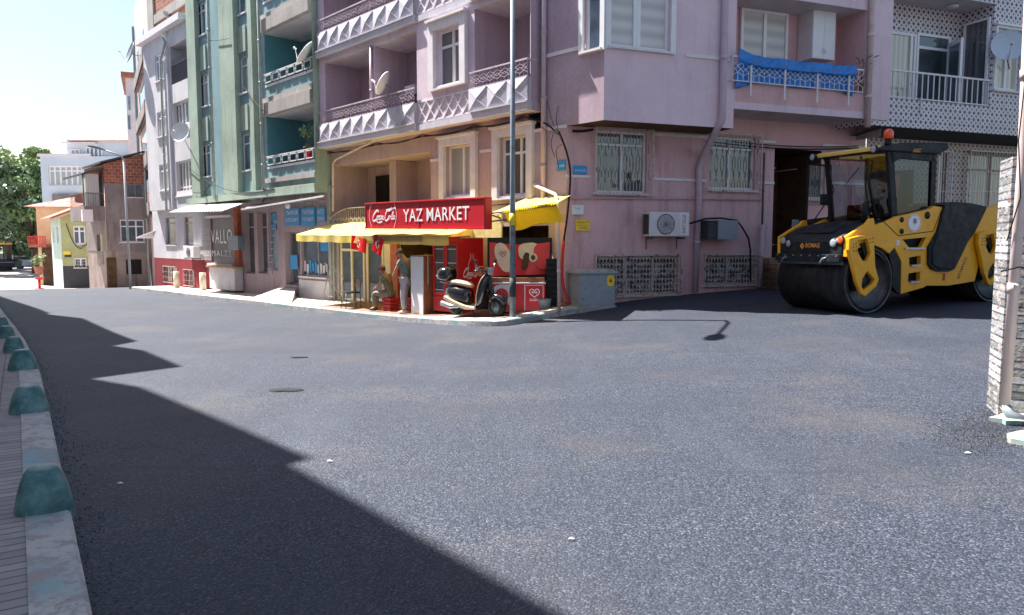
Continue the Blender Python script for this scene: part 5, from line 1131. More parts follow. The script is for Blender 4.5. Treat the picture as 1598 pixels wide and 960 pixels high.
# ================================================================== BUILDINGS BESIDE THE CAMERA (left, they cast the street shadow)
HB = 12.6
def roofpt(px, py):
    g = ongrd(px, py); L = (HB-g.z)/math.tan(SUN_EL); return Vector((g.x,g.y,0))-SD*L
R_ = [roofpt(*p) for p in ((870,960),(455,728),(487,717),(220,605),(145,592),(285,573),(225,547),(178,540),(215,533),(130,497),(68,492),(78,489),(2,463))]
bk = Vector((-.80,-.60,0))*8
near = R_[0]+(R_[0]-R_[1]).normalized()*.8; near0 = Vector((near.x+.2, -9, 0)); farp = R_[-1]+(R_[-1]-R_[-3]).normalized()*12
SP = [([near0,near,R_[1]], 'cream_apartment_building', 'cream apartment building beside the near pavement just left of the camera', 'cream'),
      ([R_[1],R_[2],R_[3],R_[4]], 'grey_apartment_building', 'grey apartment building second along the left pavement', 'whitewall'),
      ([R_[4],R_[5],R_[6],R_[7]], 'pink_apartment_building', 'pink apartment building third along the left pavement', 'pinkwall'),
      ([R_[7],R_[8],R_[9],R_[10]], 'beige_apartment_building', 'beige apartment building fourth along the left pavement', 'orange'),
      ([R_[10],R_[11],R_[12],farp], 'pale_apartment_building', 'pale apartment building farthest along the left pavement', 'bluewhite')]
for pts, nm, lb, mt_ in SP:
    o = thing(nm, lb, 'building', (pts[0].x,pts[0].y,-.6)); vol('wall', o, mt_, [Vector((p.x,p.y,0)) for p in pts]+[pts[-1]+bk, pts[0]+bk], -.8, HB-.25); vol('roof', o, 'concrete', [Vector((p.x,p.y,0)) for p in pts]+[pts[-1]+bk, pts[0]+bk], HB-.25, HB)
    for i in range(len(pts)-1):
        L = (pts[i+1]-pts[i]).length
        if L < 1.6: continue
        Fq = Frame(pts[i], u=pts[i+1]-pts[i])
        for k in range(4):
            for j in range(max(1,int(L/3))):
                t = L*(j+.5)/max(1,int(L/3)); window(o, Fq, (t-.6,t+.6,.9+k*2.9,2.3+k*2.9), .02, 'gnet', .06, (.5,), .7, -.03, sill=.06)

# ================================================================== KERBS AND PAVEMENTS
def densify(pts, step=.35):
    out = []
    for a, b_ in zip(pts[:-1], pts[1:]):
        n = max(1, int((b_-a).length/step)); out += [a.lerp(b_, i/n) for i in range(n)]
    return out+[pts[-1]]
def smoothline(P, n=6):
    out = []
    for i in range(len(P)-1):
        p0, p1, p2, p3 = P[max(i-1,0)], P[i], P[i+1], P[min(i+2,len(P)-1)]
        for k in range(n):
            t = k/n; out.append(.5*((2*p1)+(p2-p0)*t+(2*p0-5*p1+4*p2-p3)*t*t+(3*p1-p0-3*p2+p3)*t**3))
    return out+[P[-1]]
kp = [Vector((p.x,p.y,0)) for p in [ongrd(*q) for q in ((205,452),(300,464),(450,482),(560,495),(640,503),(720,508.5),(775,510),(803,507),(850,498),(905,489),(938,483))]]
def kerb(line, side, w, h, name, label, mat='kerb'):
    b = MB(); n = len(line); rows = []
    for i, p in enumerate(line):
        d = (line[min(i+1,n-1)]-line[max(i-1,0)]).normalized(); nn = Vector((-d.y,d.x,0))*side
        z = gz(p.x,p.y); j = .004*math.sin(i*2.3)+.004*math.sin(i*.7)
        rows.append([Vector((p.x,p.y,z-.1))-nn*.0, Vector((p.x,p.y,z+h-.02+j)), Vector((p.x,p.y,z+h+j))+nn*.02, Vector((p.x,p.y,z+h+.005+j))+nn*w, Vector((p.x,p.y,z-.1))+nn*w])
    vs = [v for r in rows for v in r]; fs = [(i*5+k, i*5+k+1, (i+1)*5+k+1, (i+1)*5+k) for i in range(n-1) for k in range(4)]
    fs += [(0,1,2,3,4), tuple((n-1)*5+k for k in range(5))]
    b.add(vs, fs); return tag(b.build(name, M[mat], bevel=0), label, None, kind='structure'), rows
kl = densify(smoothline(kp), .4)
k1, rows = kerb(kl, 1, .2, .13, 'kerb', 'worn white and blue painted kerb in front of the shops')
b = MB(); L1 = []; L2 = []
for r in rows:
    p = r[3]; t = (Vector((p.x,p.y,0))-A.o).dot(A.u)
    if t > .3: q_ = A.w(t, -2.2, 0); m_ = A.w(t, 0, 0)
    else: q_ = B.w(max(-.0,(Vector((p.x,p.y,0))-B.o).dot(B.u)), -.4, 0); m_ = B.w(max(0,(Vector((p.x,p.y,0))-B.o).dot(B.u)), 0, 0)
    zi = max(gz(m_.x,m_.y)+.13, p.z-.02) if t < 30 else p.z
    L1.append((p-Vector((0,0,.006)), Vector((m_.x,m_.y,zi)), Vector((q_.x,q_.y,zi))))
vs = [v for l in L1 for v in l]; b.add(vs, [(i*3+k,i*3+k+1,(i+1)*3+k+1,(i+1)*3+k) for i in range(len(L1)-1) for k in range(2)])
tag(b.build('pavement', M['slab'], fix=False), 'pale slab pavement in front of the shops', None, kind='structure')
def pz(x, y):
    """height of the shop pavement"""
    best = min(range(len(L1)), key=lambda i: abs((Vector((x,y,0))-A.o).dot(A.u)-(Vector((L1[i][0].x,L1[i][0].y,0))-A.o).dot(A.u)))
    a, m = L1[best][0], L1[best][1]; ol = (Vector((a.x,a.y,0))-A.o).dot(A.n); o = min(max((Vector((x,y,0))-A.o).dot(A.n), 0), ol); k = o/max(ol,.01)
    return m.z*(1-k)+a.z*k
def onA(x, off, y=480):
    t = A.p(x, y, off)[0]; p = A.w(t, off, 0); return Vector((p.x, p.y, pz(p.x,p.y)))
b = MB(); vs = []
for i in range(29):
    t = .3+i*.3
    for o in (1.62, .9, 0, -1.75): p = A.w(t,o,0); vs.append(Vector((p.x,p.y,pz(p.x,p.y)+.006)))
b.add(vs, [(i*4+k,i*4+k+1,(i+1)*4+k+1,(i+1)*4+k) for i in range(28) for k in range(3)]); tag(b.build('shop_floor', M['shoptile'], fix=False), 'brown tiled floor in front of the market', None, kind='structure')
b = MB(); p0, p1, p2, p3 = onA(392,1.5), onA(455,1.5), onA(462,.1), onA(430,.1)
b.add([p0+Vector((0,0,.01)), p1+Vector((0,0,.02)), p2+Vector((0,0,.30)), p3+Vector((0,0,.28)), p0-Vector((0,0,.1)), p1-Vector((0,0,.1)), p2-Vector((0,0,.1)), p3-Vector((0,0,.1))], [(0,1,2,3),(0,4,5,1),(1,5,6,2),(2,6,7,3),(3,7,4,0)]); tag(b.build('concrete_ramp', M['slab']), 'sloping pale concrete ramp to the blue-signed shop', None, kind='structure')
# near pavement on the left
lp = [Vector((p.x,p.y,0)) for p in [ongrd(*q) for q in ((137,960),(92,735),(75,650),(57,580),(32,530),(4,492))]]
lp = [lp[0]+Vector((1.35,-2.05,0))*2.2,lp[0]+Vector((1.35,-2.05,0))]+lp+[lp[-1]+(lp[-1]-lp[-2]).normalized()*14]
ll = densify(smoothline(lp), .4)
k2, rows2 = kerb(ll, 1, .21, .14, 'kerb', 'chipped turquoise and white kerb carrying the bollards', 'kerb')
b = MB(); vs = []
for r in rows2:
    p = r[3]; q = r[1]; nn = (Vector((p.x-q.x,p.y-q.y,0))).normalized(); vs += [p-Vector((0,0,.008)), Vector((p.x,p.y,p.z))+nn*5]
b.add(vs, [(i*2,i*2+1,i*2+3,i*2+2) for i in range(len(rows2)-1)]); tag(b.build('pavement', M['paver'], fix=False), 'near left pavement of small worn paving blocks', None, kind='structure')
def bollard(px, py, w, h):
    g = ongrd(px, py-h*.1, .13); s = g.y; z = gz(g.x,g.y)+.14; Wd = w/1165*s*.9; Hh = h/1165*s*.93
    d = min(range(len(ll)-1), key=lambda i: (ll[i]-Vector((g.x,g.y,0))).length); dr = (ll[d+1]-ll[d]).normalized(); nn = Vector((-dr.y,dr.x,0))
    b = MB(); b.smooth = True; n = 24; prof = []
    for k in range(11):
        a = k/10; hh = Hh*math.sin(a*math.pi/2); sc_ = 1-.62*a**1.25 if k < 10 else .0
        prof.append((hh, sc_))
    prof.insert(0, (-.06, 1.04)); vs = []; c = Vector((g.x,g.y,z))
    for hh, sc_ in prof:
        for k in range(n):
            a = 2*math.pi*k/n; ca, sa = math.cos(a), math.sin(a); e = .8
            x = math.copysign(abs(ca)**e, ca)*Wd/2*sc_; y = math.copysign(abs(sa)**e, sa)*Wd*.48*sc_; vs.append(c+nn*x+dr*y+Vector((0,0,hh)))
    fs = [(i*n+k,i*n+(k+1)%n,(i+1)*n+(k+1)%n,(i+1)*n+k) for i in range(len(prof)-1) for k in range(n)]
    b.add(vs, fs); return b.build('bollard', M['teal'])
lab = ['largest turquoise dome bollard, nearest the camera on the left kerb','second turquoise bollard from the camera','third turquoise bollard, standing right behind the second','fourth turquoise bollard along the left kerb','fifth turquoise bollard, small and close behind the fourth','farthest turquoise bollard near the left edge of the photo']
for i, a_ in enumerate(((70,803,92,72),(46,648,62,44),(36,581,46,34),(22,553,34,26),(10,530,28,20),(3,512,22,16))): tag(bollard(*a_), lab[i], 'bollard', 'turquoise bollards on the left kerb')
# manholes and litter
for (x_, y_, rx, lb) in ((447,611,.17,'sunken manhole in the sunlit asphalt, its shade painted dark'),(467,559,.12,'smaller manhole farther up the sunlit asphalt, its shade painted dark')):
    g = ongrd(x_, y_); b = MB(); n = 32; vs = []
    for (R0, dz) in ((rx*1.15,.004),(rx*1.0,.016),(rx*.9,.013),(0.001,.013)):
        for k in range(n): a = 2*math.pi*k/n; x = g.x+R0*math.cos(a); y = g.y+R0*math.sin(a)*(.5+.08*math.sin(5*a)); vs.append((x,y,gz(x,y)+dz))
    b.add(vs, [(i*n+k,i*n+(k+1)%n,(i+1)*n+(k+1)%n,(i+1)*n+k) for i in range(3) for k in range(n)]); tag(b.build('manhole_hollow', M['pit']), lb, 'manhole cover')  # dark disc drawn on the road for the shaded hollow
for (x_, y_, s_, lb) in ((188,759,.03,'white cigarette-sized scrap in the shadow near the bollards'),(1510,712,.035,'pale scrap on the asphalt near the right edge'),(515,722,.03,'tiny pale scrap by the tip of the building shadow'),(892,845,.025,'small tan chip on the asphalt at the bottom centre')):
    g = ongrd(x_, y_); b = MB(); b.add([Vector((g.x+s_*.6*math.cos(a)*1.3, g.y+s_*.5*math.sin(a)*.6, g.z+.012+.006*math.sin(3*a))) for a in [k*1.05 for k in range(6)]]+[Vector((g.x,g.y,g.z+.022))], [(k,(k+1)%6,6) for k in range(6)]); tag(b.build('litter', M['paper']), lb, 'litter')

# ================================================================== STREET LAMPS
def lamp(base, H, arm, label, r0=.064, r1=.05, lean=(0,0), mat='polemetal'):
    root = thing('street_lamp', label, 'street lamp', base, None); b = MB(); top = base+Vector((lean[0],lean[1],H))
    b.tube([base-Vector((0,0,.1)), base.lerp(top,.33), base.lerp(top,.34), top], [r0,r0*.95,r1*1.1,r1], 14); b.build('pole', M[mat], root)
    b = MB(); a1 = top+arm; b.tube([top-Vector((0,0,.05)), top+arm*.15+Vector((0,0,.12)), a1+Vector((0,0,.2))], .035, 8); b.build('arm', M[mat], root)
    d = arm.normalized(); s = d.cross(Vector((0,0,1))).normalized(); b = MB(); c = a1+Vector((0,0,.2)); vs = []
    for (l, w, hh) in ((-.05,.05,.04),(.15,.13,.07),(.45,.15,.08),(.68,.07,.05)):
        for (sx_, sz_) in ((-1,-1),(1,-1),(1,1),(-1,1)): vs.append(c+d*l+s*sx_*w+Vector((0,0,sz_*hh*(.4 if sz_ < 0 else 1))))
    b.add(vs, [(i*4+k,i*4+(k+1)%4,(i+1)*4+(k+1)%4,(i+1)*4+k) for i in range(3) for k in range(4)]+[(0,1,2,3),(12,13,14,15)]); b.build('lamp_head', M['polemetal'], root, bevel=.02)
    return root
lb_ = ongrd(800,506); lbase = Vector((lb_.x,lb_.y+.12,lb_.z+.12))
L0 = lamp(lbase, 7.4, Vector((-.75,-1.35,.1)), 'tall grey steel street lamp pole standing in front of the red freezer')
q = MB(); q.tube([lbase+Vector((0,0,1.95)), lbase+Vector((0,0,2.2))], .075, 12); q.build('yellow_tape', M['yellow'], L0); q = MB(); q.tube([lbase+Vector((0,0,.45)), lbase+Vector((0,0,.85))], .072, 12); q.build('service_hatch', M['darkgrey'], L0)
l2 = ongrd(204,451); l2.z += .1; r_ = ray(193,248); top_ = Vector((r_.x,r_.y,r_.z))*(l2.y/r_.y)+Vector((0,0,EYE)); dpx = ray(150,238); hd = Vector((dpx.x,dpx.y,dpx.z))*((l2.y-.5)/dpx.y)+Vector((0,0,EYE))
lamp(l2, top_.z-l2.z, (hd-top_)*.7, 'leaning grey street lamp at the kerb before the grey brick-topped house', lean=(top_.x-l2.x,0), mat='palepole')

# ================================================================== MARKET SIGN, AWNINGS, FLAGS
SO = 1.72
sg = thing('market_sign', 'long red illuminated-box sign reading YAZ MARKET with a soft drink logo', 'sign', A.w(3.4,SO,1.8))
s0, s1 = A.p(757,332,SO)[0], A.p(570,337,SO)[0]; zb0, zt0 = A.p(757,358,SO)[1], A.p(757,307,SO)[1]; zb1, zt1 = A.p(570,357,SO)[1], A.p(570,317,SO)[1]
q = MB(); q.hexa([A.w(s0,SO-.2,zb0),A.w(s1,SO-.2,zb1),A.w(s1,SO,zb1),A.w(s0,SO,zb0),A.w(s0,SO-.2,zt0),A.w(s1,SO-.2,zt1),A.w(s1,SO,zt1),A.w(s0,SO,zt0)]); q.build('sign_box', M['signred'], sg, bevel=.01)
q = MB(); 
for (z0,z1) in (((zb0),(zb1)),((zt0),(zt1))): q.bar(A.w(s0,SO+.012,z0+(.02 if z0 < 2.2 else -.02)), A.w(s1,SO+.012,z1+(.02 if z0 < 2.2 else -.02)), .03)
for t in (s0+.02, (s0+s1)/2, s1-.02): q.bar(A.w(t,SO+.008,zb0+.02), A.w(t,SO+.008,zt0-.03), .012)
q.build('sign_rim', M['red'], sg)
text(sg, 'lettering', 'YAZ MARKET', A, 629, 324, 732, 344.5, SO+.012, M['signwhite'], bold=.006, spacing=1.05)
def colalogo(par, F, x0, y0, x1, y1, off, mat, wk=1.0):
    """flowing two-word script with looping capital C shapes"""
    a, c, e, f = F.rect(x0,y0,x1,y1,off); flip = F.u.x < 0; q = MB(); Wd = c-a; Hh = f-e
    def P(pts, w):
        sm_ = smoothline([Vector((x+.16*y,y,0)) for x,y in pts], 5)
        T_ = [((c-(p.x*.86)*Wd) if flip else (a+(p.x*.86)*Wd), e+p.y*Hh) for p in sm_]; n = len(T_)
        ribbon(q, F, T_, off+random.uniform(0,.002), [Hh*w*wk*(.45+.85*abs(math.sin(math.pi*(i/(n-1))*1.5+.3))) for i in range(n)])
    P([(.24,.72),(.20,.86),(.12,.84),(.03,.62),(.0,.38),(.04,.20),(.12,.16),(.20,.26)], .14)
    P([(.30,.46),(.25,.50),(.22,.38),(.25,.24),(.30,.26),(.32,.40),(.30,.46),(.35,.48)], .10)
    P([(.42,.46),(.38,.50),(.34,.40),(.35,.26),(.40,.24),(.44,.32)], .10)
    P([(.52,.46),(.47,.48),(.45,.34),(.48,.24),(.53,.36),(.54,.48)], .10); P([(.54,.48),(.53,.28),(.57,.22),(.60,.28)], .10)
    P([(.60,.36),(.65,.38)], .08)
    P([(.86,.96),(.90,1.0),(.84,.90),(.70,.86),(.64,.62),(.64,.36),(.69,.18),(.76,.16),(.82,.26)], .13)
    P([(.20,.26),(.30,.06),(.45,.02),(.55,.08),(.40,.10)], .08); P([(.62,.92),(.75,.80),(.88,.86),(1.02,.98),(1.10,.90)], .11)
    P([(.88,.44),(.84,.46),(.82,.34),(.85,.24),(.90,.28),(.91,.40),(.88,.44)], .09)
    P([(.97,.36),(1.02,.62),(1.00,.74),(.97,.64),(.97,.36),(1.0,.22),(1.04,.28)], .08); P([(1.12,.44),(1.07,.46),(1.05,.32),(1.08,.23),(1.13,.34),(1.14,.46),(1.13,.28),(1.17,.24)], .09)
    return q.build('script_logo', mat, par, fix=False)
colalogo(sg, A, 580, 325, 615, 348, SO+.012, M['signwhite'], .72)
q = MB()
for (xc, s_) in ((577,-1),(619,1)):
    pts = []
    for k in range(13):
        y = 318+39*k/12; pts.append(A.p(xc+s_*(-3.2*math.cos((k/12-.45)*math.pi*1.15)+3)*-1*1.0+s_*0, y, SO)); 
    ribbon(q, A, pts, SO+.012, .012)
q.build('bottle_outline', M['signwhite'], sg, fix=False)
q = MB()
for t in (1.4, 3.4, 5.2): q.bar(A.w(t,0,2.5), A.w(t,SO-.2,2.35), .03)
q.build('bracket', M['darkiron'], sg)
# awnings
def sheet(b, P, nu, nv, f):
    vs = [P(i/nu, j/nv)+f(i/nu, j/nv) for j in range(nv+1) for i in range(nu+1)]
    sm = b.smooth; b.smooth = True; b.add(vs, [(j*(nu+1)+i, j*(nu+1)+i+1, (j+1)*(nu+1)+i+1, (j+1)*(nu+1)+i) for j in range(nv) for i in range(nu)]); b.smooth = sm
aw = thing('awning', 'long sagging pale yellow fabric awning under the red market sign', 'awning', A.w(5,.8,1.6))
q = MB(); t9, t2 = A.p(462,366,1.6)[0], 2.2
zf1 = lambda u: 1.80-.10*u
def AP(u, v): return A.w(t9+(t2-t9)*u+.25*(1-v)*(1-u), 1.6*v, 2.2*(1-v)+zf1(u)*v)
sheet(q, AP, 60, 8, lambda u,v: Vector((0,0,-.035*abs(math.sin(u*math.pi*7))*math.sin(v*math.pi)-.02*abs(math.sin(u*math.pi*7))*v)))
sheet(q, lambda u,v: A.w(t9+(t2-t9)*u, 1.6+.02*math.sin(u*60)*v, zf1(u)-.20*v), 80, 2, lambda u,v: Vector((0,0,-.02*abs(math.sin(u*math.pi*7)))))
q.add([AP(0,0),AP(0,1),AP(0,1)-Vector((0,0,.2)),A.w(t9+.2,.1,1.85)], [(0,1,2,3)])
fa_ = q.build('fabric', M['awning'], aw, fix=False)
q = MB(); q.bar(A.w(t2,1.56,zf1(1)-.02), A.w(t9,1.56,zf1(0)-.03), .03); 
for t in (t2+.1, 4.6, 7.2, t9-.05): q.bar(A.w(t,.02,1.75), A.w(t,1.55,zf1((t9-t)/(t9-t2))-.03), .03)
q.build('frame', M['darkiron'], aw)
q = MB(); n = 54
for i in range(n): t = 3.2+(5.9-3.2)*i/n; q.bar(A.w(t,1.635,zf1(.5)-.02), A.w(t,1.635,zf1(.5)-.17), .012)
q.build('fringe', M['darkiron'], aw)
ar = thing('awning', 'bright yellow ribbed awning end sagging beside the lamp pole', 'awning', A.w(.6,.8,1.9))
q = MB(); ta_, tb2 = x2t(760,325,1.3), x2t(866,325,1.3)
sheet(q, lambda u,v: A.w(ta_+(tb2+(.75*(1-v))-ta_)*u, 1.3*v, (2.62*(1-v)+(2.18+.15*u)*v)), 40, 8, lambda u,v: Vector((0,0,-.02*abs(math.sin(u*math.pi*4)))))
q.build('fabric', M['awning'], ar, fix=False)
q = MB(); ta3 = x2t(786,340,1.3)
sheet(q, lambda u,v: A.w(ta3+(tb2-ta3)*u, 1.3-.25*v+.03*math.sin(u*math.pi*44), (2.25+.12*u)-(.42+.03*math.sin(u*9)-.08*u)*v), 176, 6, lambda u,v: Vector((0,0,-.0)))
N = NT('bright_yellow_fabric'); d = N.n('BsdfTranslucent'); d.inputs[0].default_value = (.95,.72,.02,1); mx = N.n('MixShader'); mx.inputs[0].default_value = .4; N.set((.90,.66,.03), .6); N.l(N.b.outputs[0], mx.inputs[1]); N.l(d.outputs[0], mx.inputs[2]); N.l(mx.outputs[0], N.t.nodes['Material Output'].inputs[0])
q.build('valance', N.m, ar, fix=False)
q = MB(); q.bar(A.w(ta_,1.27,2.2), A.w(tb2,1.27,2.32), .03); q.bar(A.at(755,347,1.5), A.at(790,343,1.2), .03); q.bar(A.w(ta_,.05,1.9), A.w(ta_,1.27,2.2), .03); q.build('frame', M['darkiron'], ar)
q = MB(); r = A.rect(700,336,782,371,.9); q.box(A, r[0], r[1], .86, .9, r[2], r[3]); tag(q.build('fascia_board', plain('pale_yellow_board', (.74,.62,.25), .6, var=.25)), 'pale yellow fascia board between the red sign and the lamp pole', 'board')
def flag(x0, y0, x1, y1, off, lb, ang):
    r = A.rect(x0,y0,x1,y1,off); root = thing('flag', lb, 'flag', A.w((r[0]+r[1])/2,off,r[2]), 'small red flags under the awning'); q = MB(); w = r[1]-r[0]; h = r[3]-r[2]
    cx, cz = (r[0]+r[1])/2, (r[2]+r[3])/2; ca, sa = math.cos(ang), math.sin(ang)
    def pt(u, v, o=0): x = (u-.5)*w; z = (v-.5)*h; return A.w(cx+x*ca-z*sa, off+.03*math.sin(u*7)+o, cz+x*sa+z*ca)
    sheet(q, lambda u,v: pt(u,v), 14, 8, lambda u,v: Vector((0,0,0))); f_ = q.build('cloth', M['flagred'], root, fix=False)
    q = MB(); C_ = []
    R1, R2 = .27, .215
    n = 20
    for k in range(n+1):
        a = math.radians(38)+math.radians(284)*k/n; C_.append((R1*math.cos(a), R1*math.sin(a)))
    I_ = []
    for k in range(n+1):
        a = math.radians(48)+math.radians(264)*(k/n); I_.append((.06+R2*math.cos(a), R2*math.sin(a)))
    vs = [pt(.58-x*h/w, .5+y, .006) for x,y in C_]+[pt(.58-x*h/w, .5+y, .006) for x,y in I_]
    q.add(vs, [(k,k+1,n+1+k+1,n+1+k) for k in range(n)])
    st_ = [pt(.58-(.27+(.12 if k%2==0 else .05)*math.cos(math.pi+k*math.pi/5))*h/w, .5+(.12 if k%2==0 else .05)*math.sin(math.pi+k*math.pi/5), .006) for k in range(10)]
    q.add(st_+[pt(.58-.27*h/w,.5,.006)], [(k,(k+1)%10,10) for k in range(10)])
    q.build('crescent_and_star', M['signwhite'], f_, fix=False)
flag(549,370,572,392,1.62,'small red flag with white crescent hanging left under the awning', .15); flag(583,369,597,396,1.62,'narrower red crescent flag hanging folded right of the first one', .35)

# ================================================================== THE SHOP FRONT THINGS
window(PA, A, A.rect(533,367,570,482,.06), .06, 'gdark', .08, (.52,), .80, .0, sill=0, name='shop_door', fmat='cream'); window(PA, A, A.rect(573,367,600,484,.06), .06, 'gdark', .1, (), None, .0, sill=0, name='shop_door', fmat='cream')
q = MB(); r = A.rect(600,366,612,490,.08); q.box(A, r[0], r[1], 0, .08, r[2]-.1, r[3]); q.build('cream_panel', M['cream'], PA); q = MB(); r = A.rect(611,366,622,492,.06); q.box(A, r[0], r[1], -.3, .1, r[2]-.1, r[3]); q.build('red_post', plain('rusty_red_post', (.45,.10,.04), .5, var=.3), PA)
for xx in (520, 527): q = MB(); q.bar(A.at(xx,345,.1), A.w(A.p(xx,400,.1)[0],.1,-.45), .06); q.build('conduit', M['pipegreen'], PA)
# goods inside the shop
sh_ = thing('shop_shelf', 'dim shelf of goods inside the market behind the standing man', 'shelf', A.w(4.6,-1.2,-.2)); random.seed(9)
q = MB()
for z in (.35,.8,1.25,1.65): q.box(A, 3.0, 6.4, -1.7, -1.35, z-.02, z)
for t in (3.0,4.1,5.2,6.4): q.box(A, t-.02, t+.02, -1.7, -1.35, -.3, 1.9)
q.build('rack', M['palewood'], sh_)
for i in range(46):
    t = random.uniform(3.1,6.3); z = random.choice((.35,.8,1.25)); w = random.uniform(.05,.12); h = random.uniform(.12,.3); q = MB(); q.box(A, t, t+w, -1.5, -1.4, z+.002, z+h); q.build('packet', M[random.choice(['cream','red','blue','trim','yellow','wood','paper'])], sh_)
# standing cabinet
cb_ = onA(650,1.45); tc = A.p(650,450,1.45)[0]; w2_ = .26
root = thing('wardrobe_cabinet', 'free-standing narrow cabinet with a white door and reddish wooden side next to the standing man', 'cabinet', cb_)
t0_ = A.p(659.5,450,1.45)[0]; t1_ = A.p(641.5,450,1.45)[0]; zc_ = cb_.z; zt2 = A.p(650,400,1.45)[1]
q = MB(); q.box(A, t0_, t1_, .85, 1.42, zc_, zt2); q.build('carcass', M['wood'], root, bevel=.004); q = MB(); q.box(A, t0_-.005, t1_+.005, 1.42, 1.45, zc_+.01, zt2-.005); dr_2 = q.build('door', M['white'], root); q = MB(); q.bar(A.w(t0_-.02,1.3,zc_+.75), A.w(t0_-.02,1.3,zc_+1.45), .02); q.build('handle', M['metal'], root)
q = MB(); q.box(A, t0_-.02, t1_+.02, .83, 1.46, zt2, zt2+.02); q.build('top', M['wood'], root)
# drinks fridge
FO = 1.25; f0 = A.p(715,430,FO)[0]; f1_ = A.p(675.5,430,FO)[0]; zf0 = onA(700,FO).z; zf1_ = A.p(700,372,FO)[1]
fr = thing('drinks_fridge', 'tall red double-door drinks fridge with a bottle painted on its side', 'fridge', A.w((f0+f1_)/2,FO-.35,zf0))
q = MB(); q.box(A, f0, f1_, FO-.78, FO-.06, zf0+.42, zf1_); q.cur = 0; q.build('body', M['red'], fr, bevel=.01); q = MB(); q.box(A, f0+.06, f1_-.06, FO-.065, FO-.055, zf0+.48, zf1_-.14); q.build('inner_panel', plain('fridge_inside', (.16,.18,.18), .6), fr)  # plain dark grey panel behind the door panes
q = MB(); q.box(A, f0, f1_, FO-.78, FO, zf0+.04, zf0+.42); vb = q.build('vent_panel', M['redplastic'], fr, bevel=.01)
q = MB()
for k in range(5): q.box(A, f0+.03, f1_-.03, FO, FO+.012, zf0+.09+k*.065, zf0+.12+k*.065)
q.build('louvre', M['red'], vb)
mid = (f0+f1_)/2
for (a_, c_) in ((f0+.0, mid-.005),(mid+.005, f1_)):
    q = MB(); q.box(A, a_, a_+.07, FO-.05, FO, zf0+.43, zf1_-.1); q.box(A, c_-.07, c_, FO-.05, FO, zf0+.43, zf1_-.1); q.box(A, a_+.07, c_-.07, FO-.05, FO, zf0+.43, zf0+.5); q.box(A, a_+.07, c_-.07, FO-.05, FO, zf1_-.17, zf1_-.1); dd_ = q.build('door', M['red'], fr)
    q = MB(); q.box(A, a_+.07, c_-.07, FO-.03, FO-.024, zf0+.5, zf1_-.17); q.build('glass', M['gdark'], dd_)
    for k in range(4): 
        q = MB(); z = zf0+.55+k*.33; q.box(A, a_+.08, c_-.08, FO-.022, FO-.016, z, z+.02); q.build('shelf_edge', M['trim'], dd_)
q = MB(); q.box(A, f0, f1_, FO-.05, FO+.02, zf1_-.09, zf1_); q.build('header', M['red'], fr)
FSd = Frame(A.w(f0-.004,0,0), u=-A.n, face=False)       # side of the fridge facing the camera
if FSd.n.dot(FSd.o) > 0: FSd.n = -FSd.n
colalogo(fr, FSd, 722, 416, 751, 435, .004, M['signwhite'], .8)
q = MB(); L_ = []; pr2 = [(0,.5),(.06,.62),(.2,.66),(.36,.52),(.5,.6),(.62,.44),(.78,.2),(.93,.17),(.95,.24),(1,.22)]
a_, c_, e_, f_ = FSd.rect(729,396,744,430,.003); m_ = (a_+c_)/2; hw = (c_-a_)/2
for s_ in (-1,1): ribbon(q, FSd, [(m_+s_*hw*w*1.3, e_+(f_-e_)*h_) for h_, w in pr2], .004, .022)
q.build('bottle_drawing', M['cream'], fr, fix=False)
# freezer chest and the banner, facing the camera
FZ = Frame((0,16.5), az=90)
z0f = FZ.p(800,498)[1]; r = FZ.rect(766,440,851,497); zt3 = FZ.p(808,441)[1]; zf_ = pz(.3,16.6)
fz = thing('ice_cream_freezer', 'red ice cream chest freezer with a white heart logo behind the lamp pole', 'freezer', FZ.w(.2,0,zf_-.02))
q = MB(); q.box(FZ, r[0], r[1], -.62, 0, zf_-.02, zt3-.03); q.build('body', M['red'], fz, bevel=.015); q = MB(); q.box(FZ, r[0]-.01, r[1]+.01, -.63, .01, zt3-.03, zt3); q.build('lid', M['trim'], fz, bevel=.006); q = MB(); q.box(FZ, r[0]+.02, r[1]-.02, -.6, -.05, zt3, zt3+.10); q.build('wooden_tray', M['wood'], fz)
xd = FZ.p(819,460)[0]; q = MB(); q.box(FZ, xd-.01, xd+.01, .0, .012, zf_+.02, zt3-.05); q.bar(FZ.w(xd+.02,.008,zt3-.06), FZ.w(r[1]-.05,.008,zt3-.06), .014); q.bar(FZ.w(r[1]-.05,.008,zf_+.05), FZ.w(r[1]-.05,.008,zt3-.06), .014); q.build('panel_trim', M['trim'], fz)
def blob(name, par, F, cx, cy, rx, ry, off, mat, e=2.0, rot=0):
    t, z = F.p(cx, cy, off); a = F.rect(cx-rx,cy-ry,cx+rx,cy+ry,off); w = (a[1]-a[0])/2; h = (a[3]-a[2])/2; q = MB(); n = 36; vs = [F.w(t,off,z)]
    for k in range(n):
        an = 2*math.pi*k/n; x = math.copysign(abs(math.cos(an))**(2/e), math.cos(an))*w; y = math.copysign(abs(math.sin(an))**(2/e), math.sin(an))*h
        vs.append(F.w(t+x*math.cos(rot)-y*math.sin(rot), off, z+x*math.sin(rot)+y*math.cos(rot)))
    q.add(vs, [(0,1+k,1+(k+1)%n) for k in range(n)]); return q.build(name, mat, par, fix=False)
blob('cream_panel_shape', fz, FZ, 788, 458, 19, 14, .004, M['trim'], 3); blob('red_swirl', fz, FZ, 781, 470, 12, 20, .006, M['red'], 2.4, -.2); blob('red_swirl', fz, FZ, 808, 472, 9, 22, .006, M['red'], 3)
blob('chocolate_bar', fz, FZ, 785, 474, 5, 13, .009, M['brownvoid'], 3, -.25); blob('chocolate_bar', fz, FZ, 796, 468, 3.5, 8, .009, M['trim'], 3, -.2)
